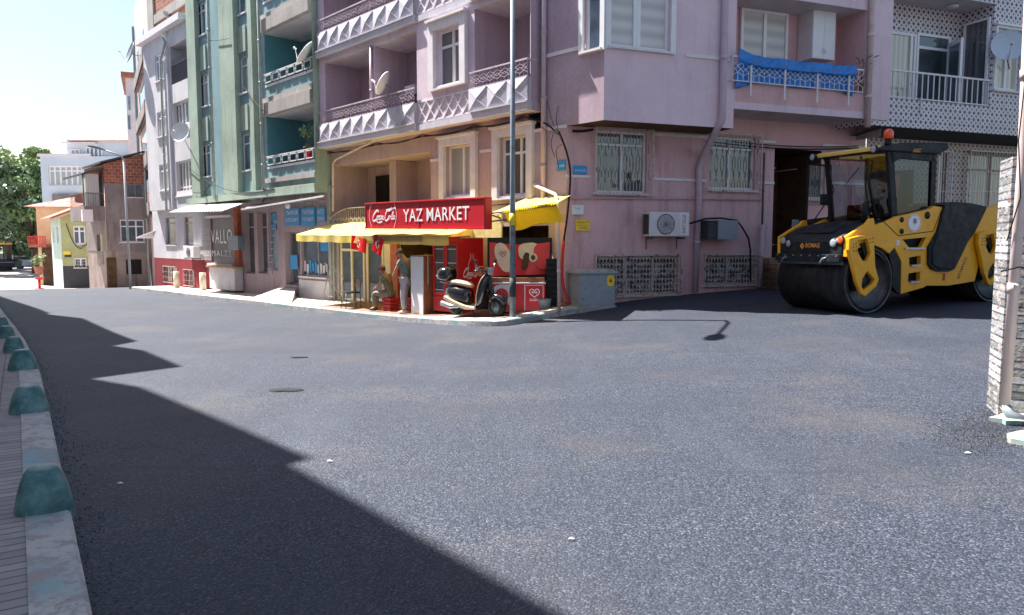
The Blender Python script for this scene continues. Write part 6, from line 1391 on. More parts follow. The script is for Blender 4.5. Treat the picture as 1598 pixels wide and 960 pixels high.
def heart(par, F, x0, y0, x1, y1, off, mat):
    a, c, e, f = F.rect(x0,y0,x1,y1,off); q = MB(); w = c-a; h = f-e
    for s_ in (-1,1):
        P = smoothline([Vector(p+(0,)) for p in ((.5,.02),(.62,.12),(.86,.36),(.99,.66),(.86,.93),(.66,.95),(.52,.72),(.60,.52),(.74,.56),(.70,.72))], 5)
        ribbon(q, F, [(a+w*(.5+s_*(p.x-.5)), e+h*p.y) for p in P], off+.001*(s_>0), w*.085)
    return q.build('heart_logo', mat, par, fix=False)
heart(fz, FZ, 826, 451, 842, 464, .005, M['signwhite']); text(fz, 'lettering', 'ALGIDA', FZ, 826.5, 466, 841.5, 470, .005, M['signwhite'], bold=.02)
FBn = Frame((0,16.9), az=90); bn = thing('ice_cream_banner', 'red and cream ice cream banner hanging above the chest freezer', 'banner', FBn.w(.2,0,.9))
r = FBn.rect(764,378,858,431); q = MB(); q.box(FBn, r[0]-.05, r[1]+.05, -.06, -.03, r[2]-.1, r[3]+.1); q.build('backing_board', M['black'], bn)
q = MB(); sheet(q, lambda u,v: FBn.w(r[0]+(r[1]-r[0])*u, .0+.03*math.sin(u*9+v*2)*v, r[3]-(r[3]-r[2])*v*(1-.06*u)-.05*math.sin(u*math.pi)*(1-v)), 30, 14, lambda u,v: Vector((0,0,0))); q.build('cloth', M['red'], bn, fix=False)
blob('cream_swoosh', bn, FBn, 786, 402, 12, 24, .035, M['cream'], 2.2, .35); blob('cream_swoosh', bn, FBn, 825, 392, 16, 13, .035, M['cream'], 3, .1); blob('red_swirl', bn, FBn, 845, 400, 12, 20, .038, M['red'], 2.4, .15)
blob('chocolate_bar', bn, FBn, 820, 408, 5, 14, .040, M['brownvoid'], 3, -.2); blob('almond_disc', bn, FBn, 832, 402, 6.5, 7, .041, M['cream'], 2); blob('chocolate_bar', bn, FBn, 832, 402, 3.5, 4, .044, M['brownvoid'], 2)
heart(bn, FBn, 779, 392, 790, 401, .04, M['signred'])
# stack of dark crates right of the banner
cr = Frame((0,16.75), az=90); r = cr.rect(853,425,862,490); q = MB(); n = 9
for k in range(n): z = zf_+.0+k*.13; q.box(cr, r[0], r[1]+.1, -.3, 0, z, z+.115); q.box(cr, r[0]-.01, r[1]+.11, -.31, .01, z+.1, z+.12)
tag(q.build('crate_stack', M['black']), 'narrow stack of black bottle racks between banner and pink pipe', 'racks')
g = ongrd(848,494); q = MB(); c = Vector((g.x+.02,g.y+.3,pz(g.x,g.y+.3))); q.lathe(c, (0,0,1), [(0,.001),(0,.13),(.2,.17),(.23,.175),(.23,.16),(.03,.12),(.03,0)], 20); tag(q.build('bucket', M['bucket']), 'grey plastic bucket at the foot of the red freezer', 'bucket')
q = MB(); c = Vector((g.x+.42,g.y+.3,pz(g.x+.4,g.y+.3))); random.seed(2)
q.ell(c+Vector((0,0,.05)), (.12,.08,.07), 10, 7); q.ell(c+Vector((-.05,-.02,.13)), (.07,.05,.08), 9, 6); q.ell(c+Vector((.1,0,.04)), (.06,.05,.04), 8, 6); tag(q.build('crumpled_rag', M['terracotta']), 'crumpled orange-brown cloth on the corner of the pavement', 'cloth')
# seats, frames
def chair(base, ang, label, mat='darkiron', seat='signred'):
    root = thing('metal_chair', label, 'chair', base); R3 = Matrix.Rotation(ang,3,'Z'); T_ = lambda x,y,z: base+R3@Vector((x,y,z))
    for (x,y,h) in ((-.2,-.2,.44),(.2,-.2,.44),(-.2,.2,.85),(.2,.2,.85)): q = MB(); q.tube([T_(x*1.1,y*1.1,0), T_(x,y,.44), T_(x,y*1.15 if h > .5 else y,h)], .013, 6); q.build('leg', M[mat], root)
    q = MB(); q.tube([T_(-.2,-.2,.44),T_(.2,-.2,.44),T_(.2,.2,.44),T_(-.2,.2,.44),T_(-.2,-.2,.44)], .012, 6); q.tube([T_(-.2,.23,.85),T_(.2,.23,.85)], .012, 6); q.tube([T_(-.21,-.2,.2),T_(.21,-.2,.2)], .009, 6); q.build('frame', M[mat], root)
    q = MB(); q.hexa([T_(-.2,-.21,.44),T_(.2,-.21,.44),T_(.2,.2,.44),T_(-.2,.2,.44),T_(-.2,-.21,.475),T_(.2,-.21,.475),T_(.2,.2,.475),T_(-.2,.2,.475)]); q.build('seat', M['black'], root, bevel=.01)
    q = MB(); q.hexa([T_(-.19,.2,.6),T_(.19,.2,.6),T_(.19,.23,.6),T_(-.19,.23,.6),T_(-.19,.22,.82),T_(.19,.22,.82),T_(.19,.25,.82),T_(-.19,.25,.82)]); q.build('backrest', plain('maroon_vinyl',(.16,.03,.04),.4), root, bevel=.01)
chair(onA(548,1.35), rad(-60), 'empty metal chair with dark seat and maroon back outside the cream doors')
e0 = onA(513,1.3); q = MB(); H_ = .95
for s_ in (-1,1):
    q.bar(e0+A.u*s_*.42+Vector((0,0,0)), e0+Vector((0,0,H_)), .022); 
q.bar(e0+A.n*-.5+Vector((0,0,0)), e0+Vector((0,0,H_)), .022); q.bar(e0+A.u*.3+Vector((0,0,.28)), e0-A.u*.3+Vector((0,0,.28)), .015); q.bar(e0+Vector((0,0,H_)), e0+A.u*.55+A.n*-.2+Vector((0,0,1.25)), .018); q.bar(e0-A.u*.1+Vector((0,0,1.2)), e0-A.u*.9+Vector((0,0,.85)), .018); q.bar(e0-A.u*.9+Vector((0,0,.85)), e0-A.u*.55+Vector((0,0,.05)), .018)
tag(q.build('folding_stand', M['iron']), 'thin folding metal A-frame stand on the pavement left of the chair', 'stand')
sb = onA(610,1.15); root = thing('drink_crate', 'red plastic bottle crate used as a stool by the seated man', 'crate', sb); q = MB()
for z in (0,.09,.18,.27): q.box(Frame(sb,u=A.u,face=False), -.2, .2, -.15, .15, sb.z+z+.004, sb.z+z+.075)
q.build('crate_body', M['redplastic'], root); q = MB(); q.box(Frame(sb,u=A.u,face=False), .201, .205, -.1, .1, sb.z+.03, sb.z+.3); q.build('label', M['paper'], root)
g = onA(640,.9); q = MB(); 
for z in (0,.11,.22): q.box(Frame(g,u=A.u,face=False), -.18, .18, -.13, .13, g.z+z+.004, g.z+z+.1)
tag(q.build('drink_crate', M['redplastic']), 'red drink crate in the shade behind the standing man', 'crate')
# electric cabinet, hose, plates on the side wall
ub = B.rect(904,427,960,478,.62); U0, U1 = ub[0], ub[1]; gzu = gz(*(B.w((U0+U1)/2,.4,0)[:2]))
root = thing('utility_cabinet', 'dented grey electrical cabinet with a yellow warning sticker against the mauve wall', 'cabinet', B.w((U0+U1)/2,.35,gzu)); M['cabgrey'] = metalpaint('scuffed_grey_cabinet', (.30,.34,.37), .45, rust=.12)
q = MB(); q.box(B, U0, U1, .08, .62, ub[2], ub[3]); q.build('body', M['cabgrey'], root, bevel=.008); q = MB(); q.box(B, U0-.05, U1+.05, .04, .68, ub[3], ub[3]+.035); q.hexa([B.w(U0-.05,.04,ub[3]+.035),B.w(U1+.05,.04,ub[3]+.035),B.w(U1+.05,.68,ub[3]+.035),B.w(U0-.05,.68,ub[3]+.035),B.w(U0+.1,.2,ub[3]+.09),B.w(U1-.1,.2,ub[3]+.09),B.w(U1-.1,.5,ub[3]+.09),B.w(U0+.1,.5,ub[3]+.09)]); q.build('lid', M['cabgrey'], root)
q = MB(); q.box(B, U0-.03, U1+.02, .05, .66, gzu-.3, ub[2]); q.build('plinth', M['concrete'], root, bevel=.01)
q = MB(); q.box(B, U0+.02, U1-.02, .62, .63, ub[2]+.03, ub[3]-.03); dd_ = q.build('door', M['cabgrey'], root); blob('warning_sticker', dd_, B, 953, 438, 6, 9, .634, M['yellow'], 2.6)
q = MB(); t_, z_ = B.p(953,438,.637); q.prism(B, [(t_,z_+.05),(t_+.045,z_-.03),(t_-.045,z_-.03)], .6355, .638); q.build('warning_mark', M['signred'], dd_)
q = MB(); P_ = [B.at(884,60,.3)*1, A.at(872,205,.25), B.at(885,240,.12), B.at(890,275,.1), B.at(886,330,.1), B.at(879,385,.12), B.at(877,430,.12), B.at(881,455,.15), B.at(889,473,.2)]
P_ = smoothline(P_[1:], 6); q.tube(P_[:24], .022, 8); hs_ = thing('standing_cable', 'thick cable in a red sleeve running down the building corner', 'cable', P_[-1]); q.build('upper_cable', M['cable'], hs_); q = MB(); q.tube(P_[23:], .035, 9); q.build('red_sleeve', M['redplastic'], hs_)
q = MB(); 
for pts in ([(870,205),(862,190),(852,150)],[(872,208),(868,185),(872,165)],[(876,215),(866,205),(860,225),(866,245)],[(877,225),(868,235),(872,262)],[(870,200),(858,206),(845,198)]): q.tube(smoothline([A.at(x,y,.3) for x,y in pts],5), .008, 5)
q.build('loose_wires', M['cable'], hs_)
def plate(x0, y0, x1, y1, F, mat, name, label, cat, txt=(), tm='signwhite', group=None):
    r = F.rect(x0,y0,x1,y1,.03); root = thing(name, label, cat, F.w((r[0]+r[1])/2,.02,r[2])); q = MB(); q.box(F, r[0], r[1], .005, .03, r[2], r[3]); q.build('board', M[mat], root, bevel=.003)
    for (s_, fx0, fy0, fx1, fy1) in txt: text(root, 'lettering', s_, F, x0+(x1-x0)*fx0, y0+(y1-y0)*fy0, x0+(x1-x0)*fx1, y0+(y1-y0)*fy1, .033, M[tm])
plate(869,251,882,266,A,'blue','street_name_plate','small blue street name plate left of the building corner','sign',(('CADDESİ',.1,.35,.9,.65),)); plate(895,259,916,272,B,'blue','street_name_plate','blue street name plate right of the building corner','sign',(('SOKAĞI',.1,.35,.9,.65),))
plate(893,320,911,335,B,'paper','notice_sheet','white paper notice on the mauve wall above the yellow one','notice',(('İLAN',.25,.2,.75,.45),),'blue'); plate(899,343,921,360,B,'yellow','notice_board','small yellow notice with a red heading on the mauve wall','notice',(('DİKKAT',.08,.1,.92,.32),('DOĞALGAZ',.1,.42,.9,.6),('VANASI',.2,.68,.8,.86)),'signred')

# ================================================================== FAR STREET OBJECTS
def bin_(px, py, w, lb, mat='cabgrey'):
    g = ongrd(px,py); root = thing('waste_container', lb, 'waste container', g); s = w/2; q = MB(); vs = []
    for (z, k) in ((.2,.82),(1.15,1.0)):
        for (x,y) in ((-1,-.6),(1,-.6),(1,.6),(-1,.6)): vs.append(g+Vector((x*s*k,y*s*k,z)))
    q.hexa(vs); q.build('body', M[mat], root, bevel=.03); q = MB(); q.hexa([g+Vector((x*s*1.04,y*s*1.06,z)) for z in (1.15,) for (x,y) in ((-1,-.6),(1,-.6),(1,.6),(-1,.6))]+[g+Vector((x*s*1.0,y*s*.6,1.32)) for (x,y) in ((-1,-.6),(1,-.6),(1,.6),(-1,.6))]); q.build('lid', M[mat], root)
    for (x,y) in ((-.6,-.35),(.6,-.35),(-.6,.35),(.6,.35)): q = MB(); c = g+Vector((x*s*1.1,y*s,.1)); q.lathe(c-Vector((.03,0,0)), (1,0,0), [(0,0),(0,.1),(.06,.1),(.06,0)], 12); q.build('wheel', M['redplastic'], root)
bin_(127,446,1.35,'galvanised wheeled waste container in front of the olive house'); bin_(109,444,1.0,'narrower waste container half hidden to the left of the wheeled one')
g = ongrd(158,445); q = MB()
for i in range(14): q.tube([g+Vector((-.5+i*.075, .1*math.sin(i*2),0)), g+Vector((-.45+i*.07,.1*math.cos(i*3),.8+.2*math.sin(i*1.7)))], .04, 5)
tag(q.build('wood_pile', M['palewood']), 'upright bundle of old boards between the container and the grey house', 'wood pile')
g = ongrd(62,451); root = plant(g+Vector((0,0,1.0)), .9, .5, 90, 'bushy plant in a planter on a red stand far down the street', 'leafl', 'terracotta', .3, branches=5); q = MB(); q.tube([g,g+Vector((0,0,.7))], .09, 8); q.tube([g+Vector((0,0,.65)),g+Vector((0,0,.8))], [.2,.35], 10); q.tube([g-Vector((.0,0,-.02)),g+Vector((0,0,.05))], .3, 12); 
tag(q.build('planter_stand', M['redplastic']), 'red pedestal holding the far street planter', 'stand')
def van(px, py, lb, col, L=4.2, H=1.9, ang=20):
    g = ongrd(px,py); u = Vector((math.cos(rad(ang)),math.sin(rad(ang)),0)); F = Frame(g, u=u, face=True); root = thing('parked_van', lb, 'van', g)
    q = MB(); pr_ = [(-L/2,.35),(L/2,.35),(L/2,.95),(L/2-.7,1.1),(L/2-1.3,H),(-L/2+.1,H),(-L/2,1.0)]; q.prism(F, [(a,b_+g.z) for a,b_ in pr_], -1.7, 0); q.build('body', M[col], root, bevel=.05)
    q = MB(); q.prism(F, [(a,b_+g.z) for a,b_ in ((L/2-.95,1.15),(L/2-1.35,H-.15),(-L/2+.3,H-.15),(-L/2+.25,1.15))], 0.002, .01); q.build('window', M['gdark'], root)
    for t in (-L/2+.8, L/2-.8):
        q = MB(); q.lathe(F.w(t,-.18,g.z+.33), F.n, [(0,0),(0,.33),(.2,.33),(.2,.2),(.19,0)], 18); q.build('wheel', M['black'], root)
van(47,419,'pale blue parked van under the far trees','bluewhite'); van(32,417,'dark parked van in deep tree shade','darkgrey',ang=60)
# the second machine at the far left edge: road paver with a canopy roof
g = ongrd(8,423); u = Vector((.97,.24,0)); F = Frame(g, u=u, face=True); root = thing('road_paver', 'dark road paver with an orange canopy roof cut by the left edge', 'road paver', g)
q = MB(); q.prism(F, [(a,b_+g.z) for a,b_ in ((-4,.4),(1.0,.35),(1.15,1.15),(.4,1.35),(-4,1.4))], -2.2, 0); q.build('body', M['rollerblack'], root, bevel=.04); q = MB(); q.box(F, -4, .1, -2.3, .1, g.z+3.15, g.z+3.4); q.build('canopy', plain('orange_canopy',(.75,.36,.08),.4), root, bevel=.06)
for t in (-3.4,-.1):
    for o in (-.1,-2.1): q = MB(); q.bar(F.w(t,o,g.z+1.3), F.w(t,o,g.z+3.2), .08); q.build('post', M['rollerblack'], root)
q = MB(); q.box(F, -3.6, .3, .0, .35, g.z+.02, g.z+.42); q.build('track', M['black'], root, bevel=.1); q = MB(); q.box(F, -3.9, 1.0, .01, .03, g.z+1.0, g.z+1.08); q.build('stripe', M['polemetal'], root)

# ================================================================== TANDEM ROLLER
HD = Vector((-.914,-.405,0)).normalized(); fb = Vector((6.48,13.5,0)); ZR = .27
R = Frame(fb, u=HD, face=True)
RO = thing('tandem_roller', 'yellow and black double-drum road roller with a glazed cab parked on fresh asphalt', 'road roller', R.w(-1.7,-.84,ZR))
def PR(pts, off=0): return [R.p(x, y, off) for x, y in pts]
WB = 3.42; DR = .61
def half(P, name, mat, off, th, holes=(), both=True, par=None, bevel=.006):
    """a side sheet on the near flank and its twin on the far flank"""
    q = MB(); q.prism(R, P, off-th, off, holes); a = q.build(name, mat, par or RO, bevel=bevel)
    if both: q = MB(); q.prism(R, P, -1.68-off, -1.68-off+th, holes); q.build(name, mat, par or RO, bevel=0)
    return a
for k, tt in enumerate((0,-WB)):
    zc_ = ZR+DR+(.10 if k else 0); q = MB(); q.lathe(R.w(tt,-.03,zc_), -R.n, [(.0,DR-.10),(.0,DR),(1.62,DR),(1.62,DR-.10)], 72); dm = q.build('drum', M['drum'], RO)
    q = MB(); q.lathe(R.w(tt,-.02,zc_), -R.n, [(.012,DR-.005),(.0,DR-.01),(.0,DR-.045),(.05,DR-.06),(.16,DR-.15),(.2,DR-.3),(.2,.0)], 72); q.build('drum_rim', M['drumrim'], dm)
    q = MB(); q.lathe(R.w(tt,-.12,zc_), R.n, [(0,.0),(0,.2),(.06,.2),(.08,.12),(.08,0)], 24)
    for j in range(8): a = j*math.pi/4; q.lathe(R.w(tt+.15*math.cos(a),-.07,zc_+.15*math.sin(a)), R.n, [(0,.02),(.03,.02),(.03,0)], 6)
    q.build('hub', M['black'], dm)
# black inner core
core = PR([(1400,342),(1452,330),(1471,326),(1537,328),(1600,335),(1600,372),(1537,385),(1529,396),(1521,436),(1444,444),(1408,455),(1407,408),(1397,386),(1403,371)])
q = MB(); q.prism(R, core, -1.56, -.1); q.build('chassis', M['rollerblack'], RO)
# yellow flanks with step openings
body = PR([(1400,338),(1440,329),(1452,326),(1458,321.5),(1471,323.5),(1537,325),(1557,320),(1563,318),(1572,324),(1612,330),(1612,360),(1590,366),(1560,370),(1541,380),(1531,396),(1526,420),(1521,439),(1480,446),(1446,446),(1441,449),(1406,459),(1407,408),(1396,386),(1403,371)])
h1_ = PR([(1409,374),(1446,370.5),(1437,388),(1420,388)]); h2_ = PR([(1419,402),(1437,399),(1437,412.5),(1419,415)]); h3_ = PR([(1418,427),(1436,424),(1436,438),(1417,440.5)])
half(body, 'side_panel', M['rolleryellow'], 0, .09, (h1_,h2_,h3_))
for hp in (h1_,h2_,h3_):
    a_ = min(p[0] for p in hp); c_ = max(p[0] for p in hp); zb__ = min(p[1] for p in hp); q = MB(); q.box(R, a_+.05, c_-.05, -.12, .03, zb__-.015, zb__+.02); q.build('step_tread', M['metal'], RO)
    q = MB(); q.box(R, a_-.02, c_+.02, -.20, -.10, zb__-.05, max(p[1] for p in hp)+.02); q.build('step_recess', M['black'], RO)
half(PR([(1471,319),(1487,315),(1513,317),(1538,322.5),(1519,362),(1508,377),(1487,420),(1478,424),(1462,424),(1451,420),(1446,412.5),(1446,386),(1460,362),(1470,326)]), 'engine_cover', M['rollerblack'], .05, .08, bevel=.02)
half(PR([(1460,364),(1504,360),(1500,366),(1483,420),(1462,420),(1450,412),(1450,388)]), 'cover_facet', M['blackgloss'] if False else M['rollerblack'], .07, .03, both=False, bevel=.02)
q = MB(); q.prism(R, PR([(1471,319),(1487,315),(1513,317),(1538,322.5),(1535,330),(1468,330)]), -1.7, .0); q.build('engine_hood', M['rollerblack'], RO, bevel=.02)
half(PR([(1388,396),(1395,389),(1407,408),(1406,459),(1401,457),(1394,448),(1394,421)]), 'black_wedge', M['rollerblack'], -.01, .08)
# seams, fillers, screws, emblem
q = MB(); P1_ = PR([(1379,346),(1402,368),(1456,361),(1471,325)], .004); ribbon(q, R, P1_, .004, .016); q.build('panel_seam', M['black'], RO, fix=False)
for (x_, y_, rr_) in ((1407,343,4),(1407,361,4),(1447,336,5.5)):
    t, z = R.p(x_,y_); q = MB(); q.lathe(R.w(t,-.01,z), R.n, [(0,0),(0,rr_*.0125),(.022,rr_*.0125),(.022,0)], 18); q.build('filler_cap', M['black'], RO)
blob('emblem', RO, R, 1427, 348, 10.5, 14, .006, M['signwhite'], 2, .0); blob('emblem_ring', RO, R, 1427, 348, 9.6, 12.8, .008, plain('emblem_red',(.45,.05,.05),.4), 2); blob('emblem_field', RO, R, 1427, 348, 9.0, 12.1, .010, M['signwhite'], 2)
t, z = R.p(1427,345); q = MB(); st_ = [(t+(.075 if k%2==0 else .035)*math.sin(k*math.pi/6), z+(.075 if k%2==0 else .035)*math.cos(k*math.pi/6)) for k in range(12)]; q.prism(R, st_, .011, .014); q.build('emblem_star', M['polemetal'], RO)
text(RO, 'lettering', 'BOMAG', R, 1421, 352.5, 1433, 355, .012, M['polemetal']) if False else None
# slanted maker name on the flank
def slant(par, s, P0_, P1__, h, F, off, mat):
    cu = bpy.data.curves.new('t','FONT'); cu.body = s; cu.offset = .015; cu.shear = .2; to = bpy.data.objects.new('t', cu); COL.objects.link(to); bpy.context.view_layer.update()
    me = bpy.data.meshes.new_from_object(to.evaluated_get(bpy.context.evaluated_depsgraph_get())); bpy.data.objects.remove(to); co = np.array([v.co[:] for v in me.vertices]); mn = co.min(0); mx = co.max(0)
    a = Vector((P0_[0],P0_[1])); b_ = Vector((P1__[0],P1__[1])); d = (b_-a); n = Vector((d.y,-d.x)).normalized()
    if n.y < 0 and abs(n.y) > .5: n = -n
    q = MB(); q.add([F.w(*(lambda v: (v.x, off, v.y))(a+d*((x-mn[0])/(mx[0]-mn[0]))+n*h*((y-mn[1])/(mx[1]-mn[1])))) for x,y,z in co], [tuple(p.vertices) for p in me.polygons]); return q.build('lettering', mat, par, fix=False)
slant(RO, 'BOMAG', R.p(1493,434), R.p(1506,400), -.075, R, .003, plain('rust_red_lettering',(.35,.06,.02),.5))
q = MB(); r = R.rect(1471,427,1475,438,.004); q.box(R, r[0], r[1], 0, .004, r[2], r[3]); q.build('red_sticker', M['signred'], RO); q = MB(); r = R.rect(1399,375,1404,383,.004); q.box(R, r[0], r[1], 0, .004, r[2], r[3]); q.build('white_sticker', M['paper'], RO)
# front module side plates
fplate = PR([(1321,401),(1322,369),(1343,355),(1356,347),(1363,344),(1366,352),(1383,346),(1400,338),(1403,371),(1396,386),(1388,396),(1378,388),(1366,383),(1352,383),(1338,388),(1330,392),(1326,402)])
half(fplate, 'front_side_plate', M['rolleryellow'], 0, .07)
rplate = [(t-WB if False else -WB-t, z+.10) for t, z in fplate]
q = MB(); q.prism(R, rplate, -.07, -.002); q.build('rear_side_plate', M['rolleryellow'], RO); q = MB(); q.prism(R, rplate, -1.68, -1.6); q.build('rear_side_plate', M['rolleryellow'], RO)
yoke = PR([(1326,372),(1341,368),(1359,367.5),(1365,385),(1366.5,416),(1372,436),(1368,447),(1351,462.5),(1345,459),(1337,440),(1331,413),(1325,390)], .1); yh1 = PR([(1339,376),(1354,373),(1359,395),(1353,408),(1346,406.5),(1339,393)], .1); yh2 = PR([(1354,423),(1365.5,437),(1362,443),(1348,453.5),(1345,447),(1346.5,435)], .1)
def mir(P, dz=.10): return [(-WB-t, z+dz) for t, z in P]
yk = MB(); yk.prism(R, yoke, .02, .10, (yh1,yh2)); yk.build('drum_yoke', M['rolleryellow'], RO, bevel=.015)
yk = MB(); yk.prism(R, [(t-WB+.0, z+.10) for t,z in yoke], .02, .10, ([(t-WB, z+.10) for t,z in yh1],[(t-WB, z+.10) for t,z in yh2])); yk.build('drum_yoke', M['rolleryellow'], RO, bevel=.015)
for dt, dz in ((0,0),(-WB,.10)):
    q = MB(); P_ = PR([(1343,380),(1352,378),(1356,395),(1350,404)], .02); q.prism(R, [(t+dt,z+dz) for t,z in P_], -.05, .03); q.build('drive_motor', M['black'], RO)
    q = MB()
    for (x_, y_) in ((1332,381),(1336,380),(1332,386),(1336,385),(1332,392),(1336,391),(1358,373),(1362,372),(1358,379),(1362,378)):
        t, z = R.p(x_,y_,.1); q.lathe(R.w(t+dt,.098,z+dz), R.n, [(0,0),(0,.014),(.006,.014),(.006,0)], 8)
    each(q, 'bolt', M['rustbolt'], RO)
    q = MB(); t, z = R.p(1349,440,.1); q.lathe(R.w(t+dt,-.1,z+dz), R.n, [(0,.14),(.12,.14),(.16,.10),(.16,0)], 20); q.build('axle_boss', M['black'], RO)
    # lifting lugs
for (x_, y_) in ((1359,350),(1562,322)):
    t, z = R.p(x_, y_)
    for o in (-.02,-1.6): q = MB(); q.prism(R, [(t-.14,z-.08),(t+.16,z-.06),(t-.0,z+.10),(t-.09,z+.11)], o-.05, o, ([(t-.05,z+.02),(t+.0,z+.02),(t-.03,z+.06)],)); q.build('lifting_lug', M['rolleryellow'], RO)
# nose
nose = [(.58,1.27),(.62,1.34),(.62,1.60),(.50,1.72),(.20,1.86),(-.15,1.93),(-.80,1.98),(-.80,1.27)]
nose = [(t,z+ZR-.27) for t,z in nose]
q = MB(); q.prism(R, nose, -1.6, -.08); q.build('front_hood', M['rollerblack'], RO, bevel=.03)
q = MB(); q.prism(R, [(-WB-t,z+.1) for t,z in nose], -1.6, -.08); q.build('rear_hood', M['rolleryellow'], RO, bevel=.03)
q = MB(); q.prism(R, [(.50,1.745),(.15,1.905),(-.1,1.96),(-.5,1.99),(-.5,1.9),(.2,1.8)], -1.25, -.45); q.build('hood_ridge', M['rollerblack'], RO, bevel=.03)
NF = Frame(R.w(.622,0,0), u=R.n, face=False); NF.n = HD.copy()
lx = lambda x,y: NF.p(x,y,0)
for (x_, y_, rr_, mt_) in ((1223,375.5,.075,'lens'),(1231,380,.07,'lens'),(1301,379.5,.085,'lens'),(1312,375,.075,'orangelamp'),(1308,375.5,.05,'lens')):
    t, z = lx(x_,y_); q = MB(); q.lathe(NF.w(t,-.02,z), NF.n, [(0,0),(0,rr_*1.1),(.024,rr_*1.1),(.026,rr_*.95)], 24); hl = q.build('headlight', M['black'], RO); q = MB(); q.lathe(NF.w(t,.0,z), NF.n, [(.018,rr_*.88),(.028,rr_*.7),(.032,rr_*.35),(.033,0)], 24); q.build('lens', M[mt_], hl)
M['bomorange'] = plain('orange_lettering',(.80,.30,.04),.4)
text(RO, 'lettering', 'BOMAG', NF, 1257, 379.5, 1279, 386.5, .004, M['bomorange'], bold=.03); text(RO, 'lettering', 'ROAD LAB', NF, 1258, 388.2, 1271, 389.8, .004, M['bomorange']) if False else None
t, z = lx(1252,384); q = MB(); q.prism(NF, [(t-.055,z),(t,z-.06),(t+.055,z),(t,z+.06)], .002, .006, ([(t-.02,z),(t,z-.022),(t+.02,z),(t,z+.022)],)); q.build('diamond_logo', M['bomorange'], RO)
q = MB(); q.box(NF, -1.5, -.18, -.35, .03, ZR+.98-.02, ZR+1.0+.02-.0) if False else q.bar(NF.w(-1.62,.05,ZR+1.02), NF.w(-.05,.05,ZR+1.02), .1, .14); sc_b = q.build('scraper_bar', M['rollerblack'], RO, bevel=.01)
q = MB(); q.bar(NF.w(-1.62,.02,ZR+.93), NF.w(-.05,.02,ZR+.93), .05, .06); q.build('wiper', plain('blue_grey_rubber',(.05,.075,.10),.5), sc_b)
q = MB()
for i in range(8): t = -1.55+i*.205; q.lathe(NF.w(t,.09,ZR+1.06), NF.n, [(0,0),(0,.014),(.02,.014),(.02,0)], 6)
each(q, 'bolt', M['metal'], sc_b)
for t in (-1.38,-.42): q = MB(); q.tube([NF.w(t-.12,-.0,1.24), NF.w(t-.04,.12,1.2), NF.w(t+.02,.14,1.27), NF.w(t+.12,.02,1.33)], .018, 7); q.build('hydraulic_hose', M['polemetal'], RO)
q = MB(); q.bar(NF.w(-1.5,-.1,1.27), NF.w(-.15,-.1,1.27), .1, .1); q.build('cross_beam', M['drum'], RO)
# grab column on the hood
t, z = lx(1322,355); c = R.w(-.28,-.42,1.9); q = MB(); q.tube([c, c+Vector((0,0,.38)), c+Vector((0,0,.42))], [.055,.055,.03], 12); q.build('intake_pipe', M['black'], RO)
# cab
CO, CI = -.1, -1.58; zc0 = 2.0; zc1 = 3.23
tf0 = R.p(1393,335,CO)[0]; tf1 = R.p(1386,240,CO)[0]; tr0_ = R.p(1458,322,CO)[0]; tr1_ = R.p(1462,236,CO)[0]
def corner(t0, t1, o, r=.045, nm='cab_pillar', w=.09): q = MB(); q.hexa([R.w(t0-w,o-.07,zc0),R.w(t0,o-.07,zc0),R.w(t0,o,zc0),R.w(t0-w,o,zc0),R.w(t1-w,o-.07,zc1),R.w(t1,o-.07,zc1),R.w(t1,o,zc1),R.w(t1-w,o,zc1)]); q.build(nm, M['rollerblack'], RO)
tfb = min(tf0, tf1); tfb0 = tf0
corner(tf0, tf1, CO, w=.14); corner(tf0, tf1, CI+.07); corner(tr0_+.1, tr1_+.12, CO, w=.12); corner(tr0_+.1, tr1_+.12, CI+.07)
q = MB(); q.prism(R, [(tf0,zc0-.02),(tf0,zc0+.1),(tf0-.5,zc0+.1),(tr0_,zc0+.28),(tr0_,zc0-.02)], CO-.07, CO); q.build('door_frame', M['rollerblack'], RO, bevel=.01); q = MB(); q.prism(R, [(tf1-.1,zc1-.22),(tf1-.0,zc1),(tr1_+.05,zc1),(tr1_+.05,zc1-.14),(tf1-.35,zc1-.12)], CO-.07, CO); q.build('door_frame', M['rollerblack'], RO, bevel=.01)
q = MB(); q.box(R, tr0_, tf0, CI, CO, zc0-.12, zc0); q.build('cab_floor', M['rollerblack'], RO)
q = MB(); q.quad(R.w(tf0-.02,CO-.07,zc0),R.w(tf0-.02,CI+.07,zc0),R.w(tf1-.02,CI+.07,zc1),R.w(tf1-.02,CO-.07,zc1)); q.build('windscreen', M['cabglass'], RO)
q = MB(); q.quad(R.w(tf0-.1,CO-.03,zc0+.05),R.w(tr0_,CO-.03,zc0+.05),R.w(tr1_,CO-.03,zc1),R.w(tf1-.1,CO-.03,zc1)); q.build('door_glass', M['cabglass'], RO); q = MB(); q.quad(R.w(tr0_+.04,CO,zc0),R.w(tr0_+.04,CI,zc0),R.w(tr1_+.04,CI,zc1),R.w(tr1_+.04,CO,zc1)); q.build('rear_glass', M['cabglass'], RO)
rt0 = R.p(1478,228,CO)[0]; rf0 = tf1+.22
q = MB(); q.prism(R, [(rf0,zc1-.01),(rf0-.05,zc1+.06),(tf1-.3,zc1+.16),(rt0+.1,zc1+.22),(rt0,zc1+.19),(rt0,zc1+.10),(tr1_,zc1-.01)], CI-.04, CO+.04); q.build('cab_roof', M['rollerblack'], RO, bevel=.025)
q = MB(); q.prism(R, [(rf0+.012,zc1+.005),(rf0+.025,zc1+.055),(rf0-.10,zc1+.10),(rf0-.10,zc1+.075),(rf0-.01,zc1+.045)], CI-.02, CO-.06); q.build('roof_edge', plain('pale_yellow_edge',(.86,.58,.12),.35), RO)
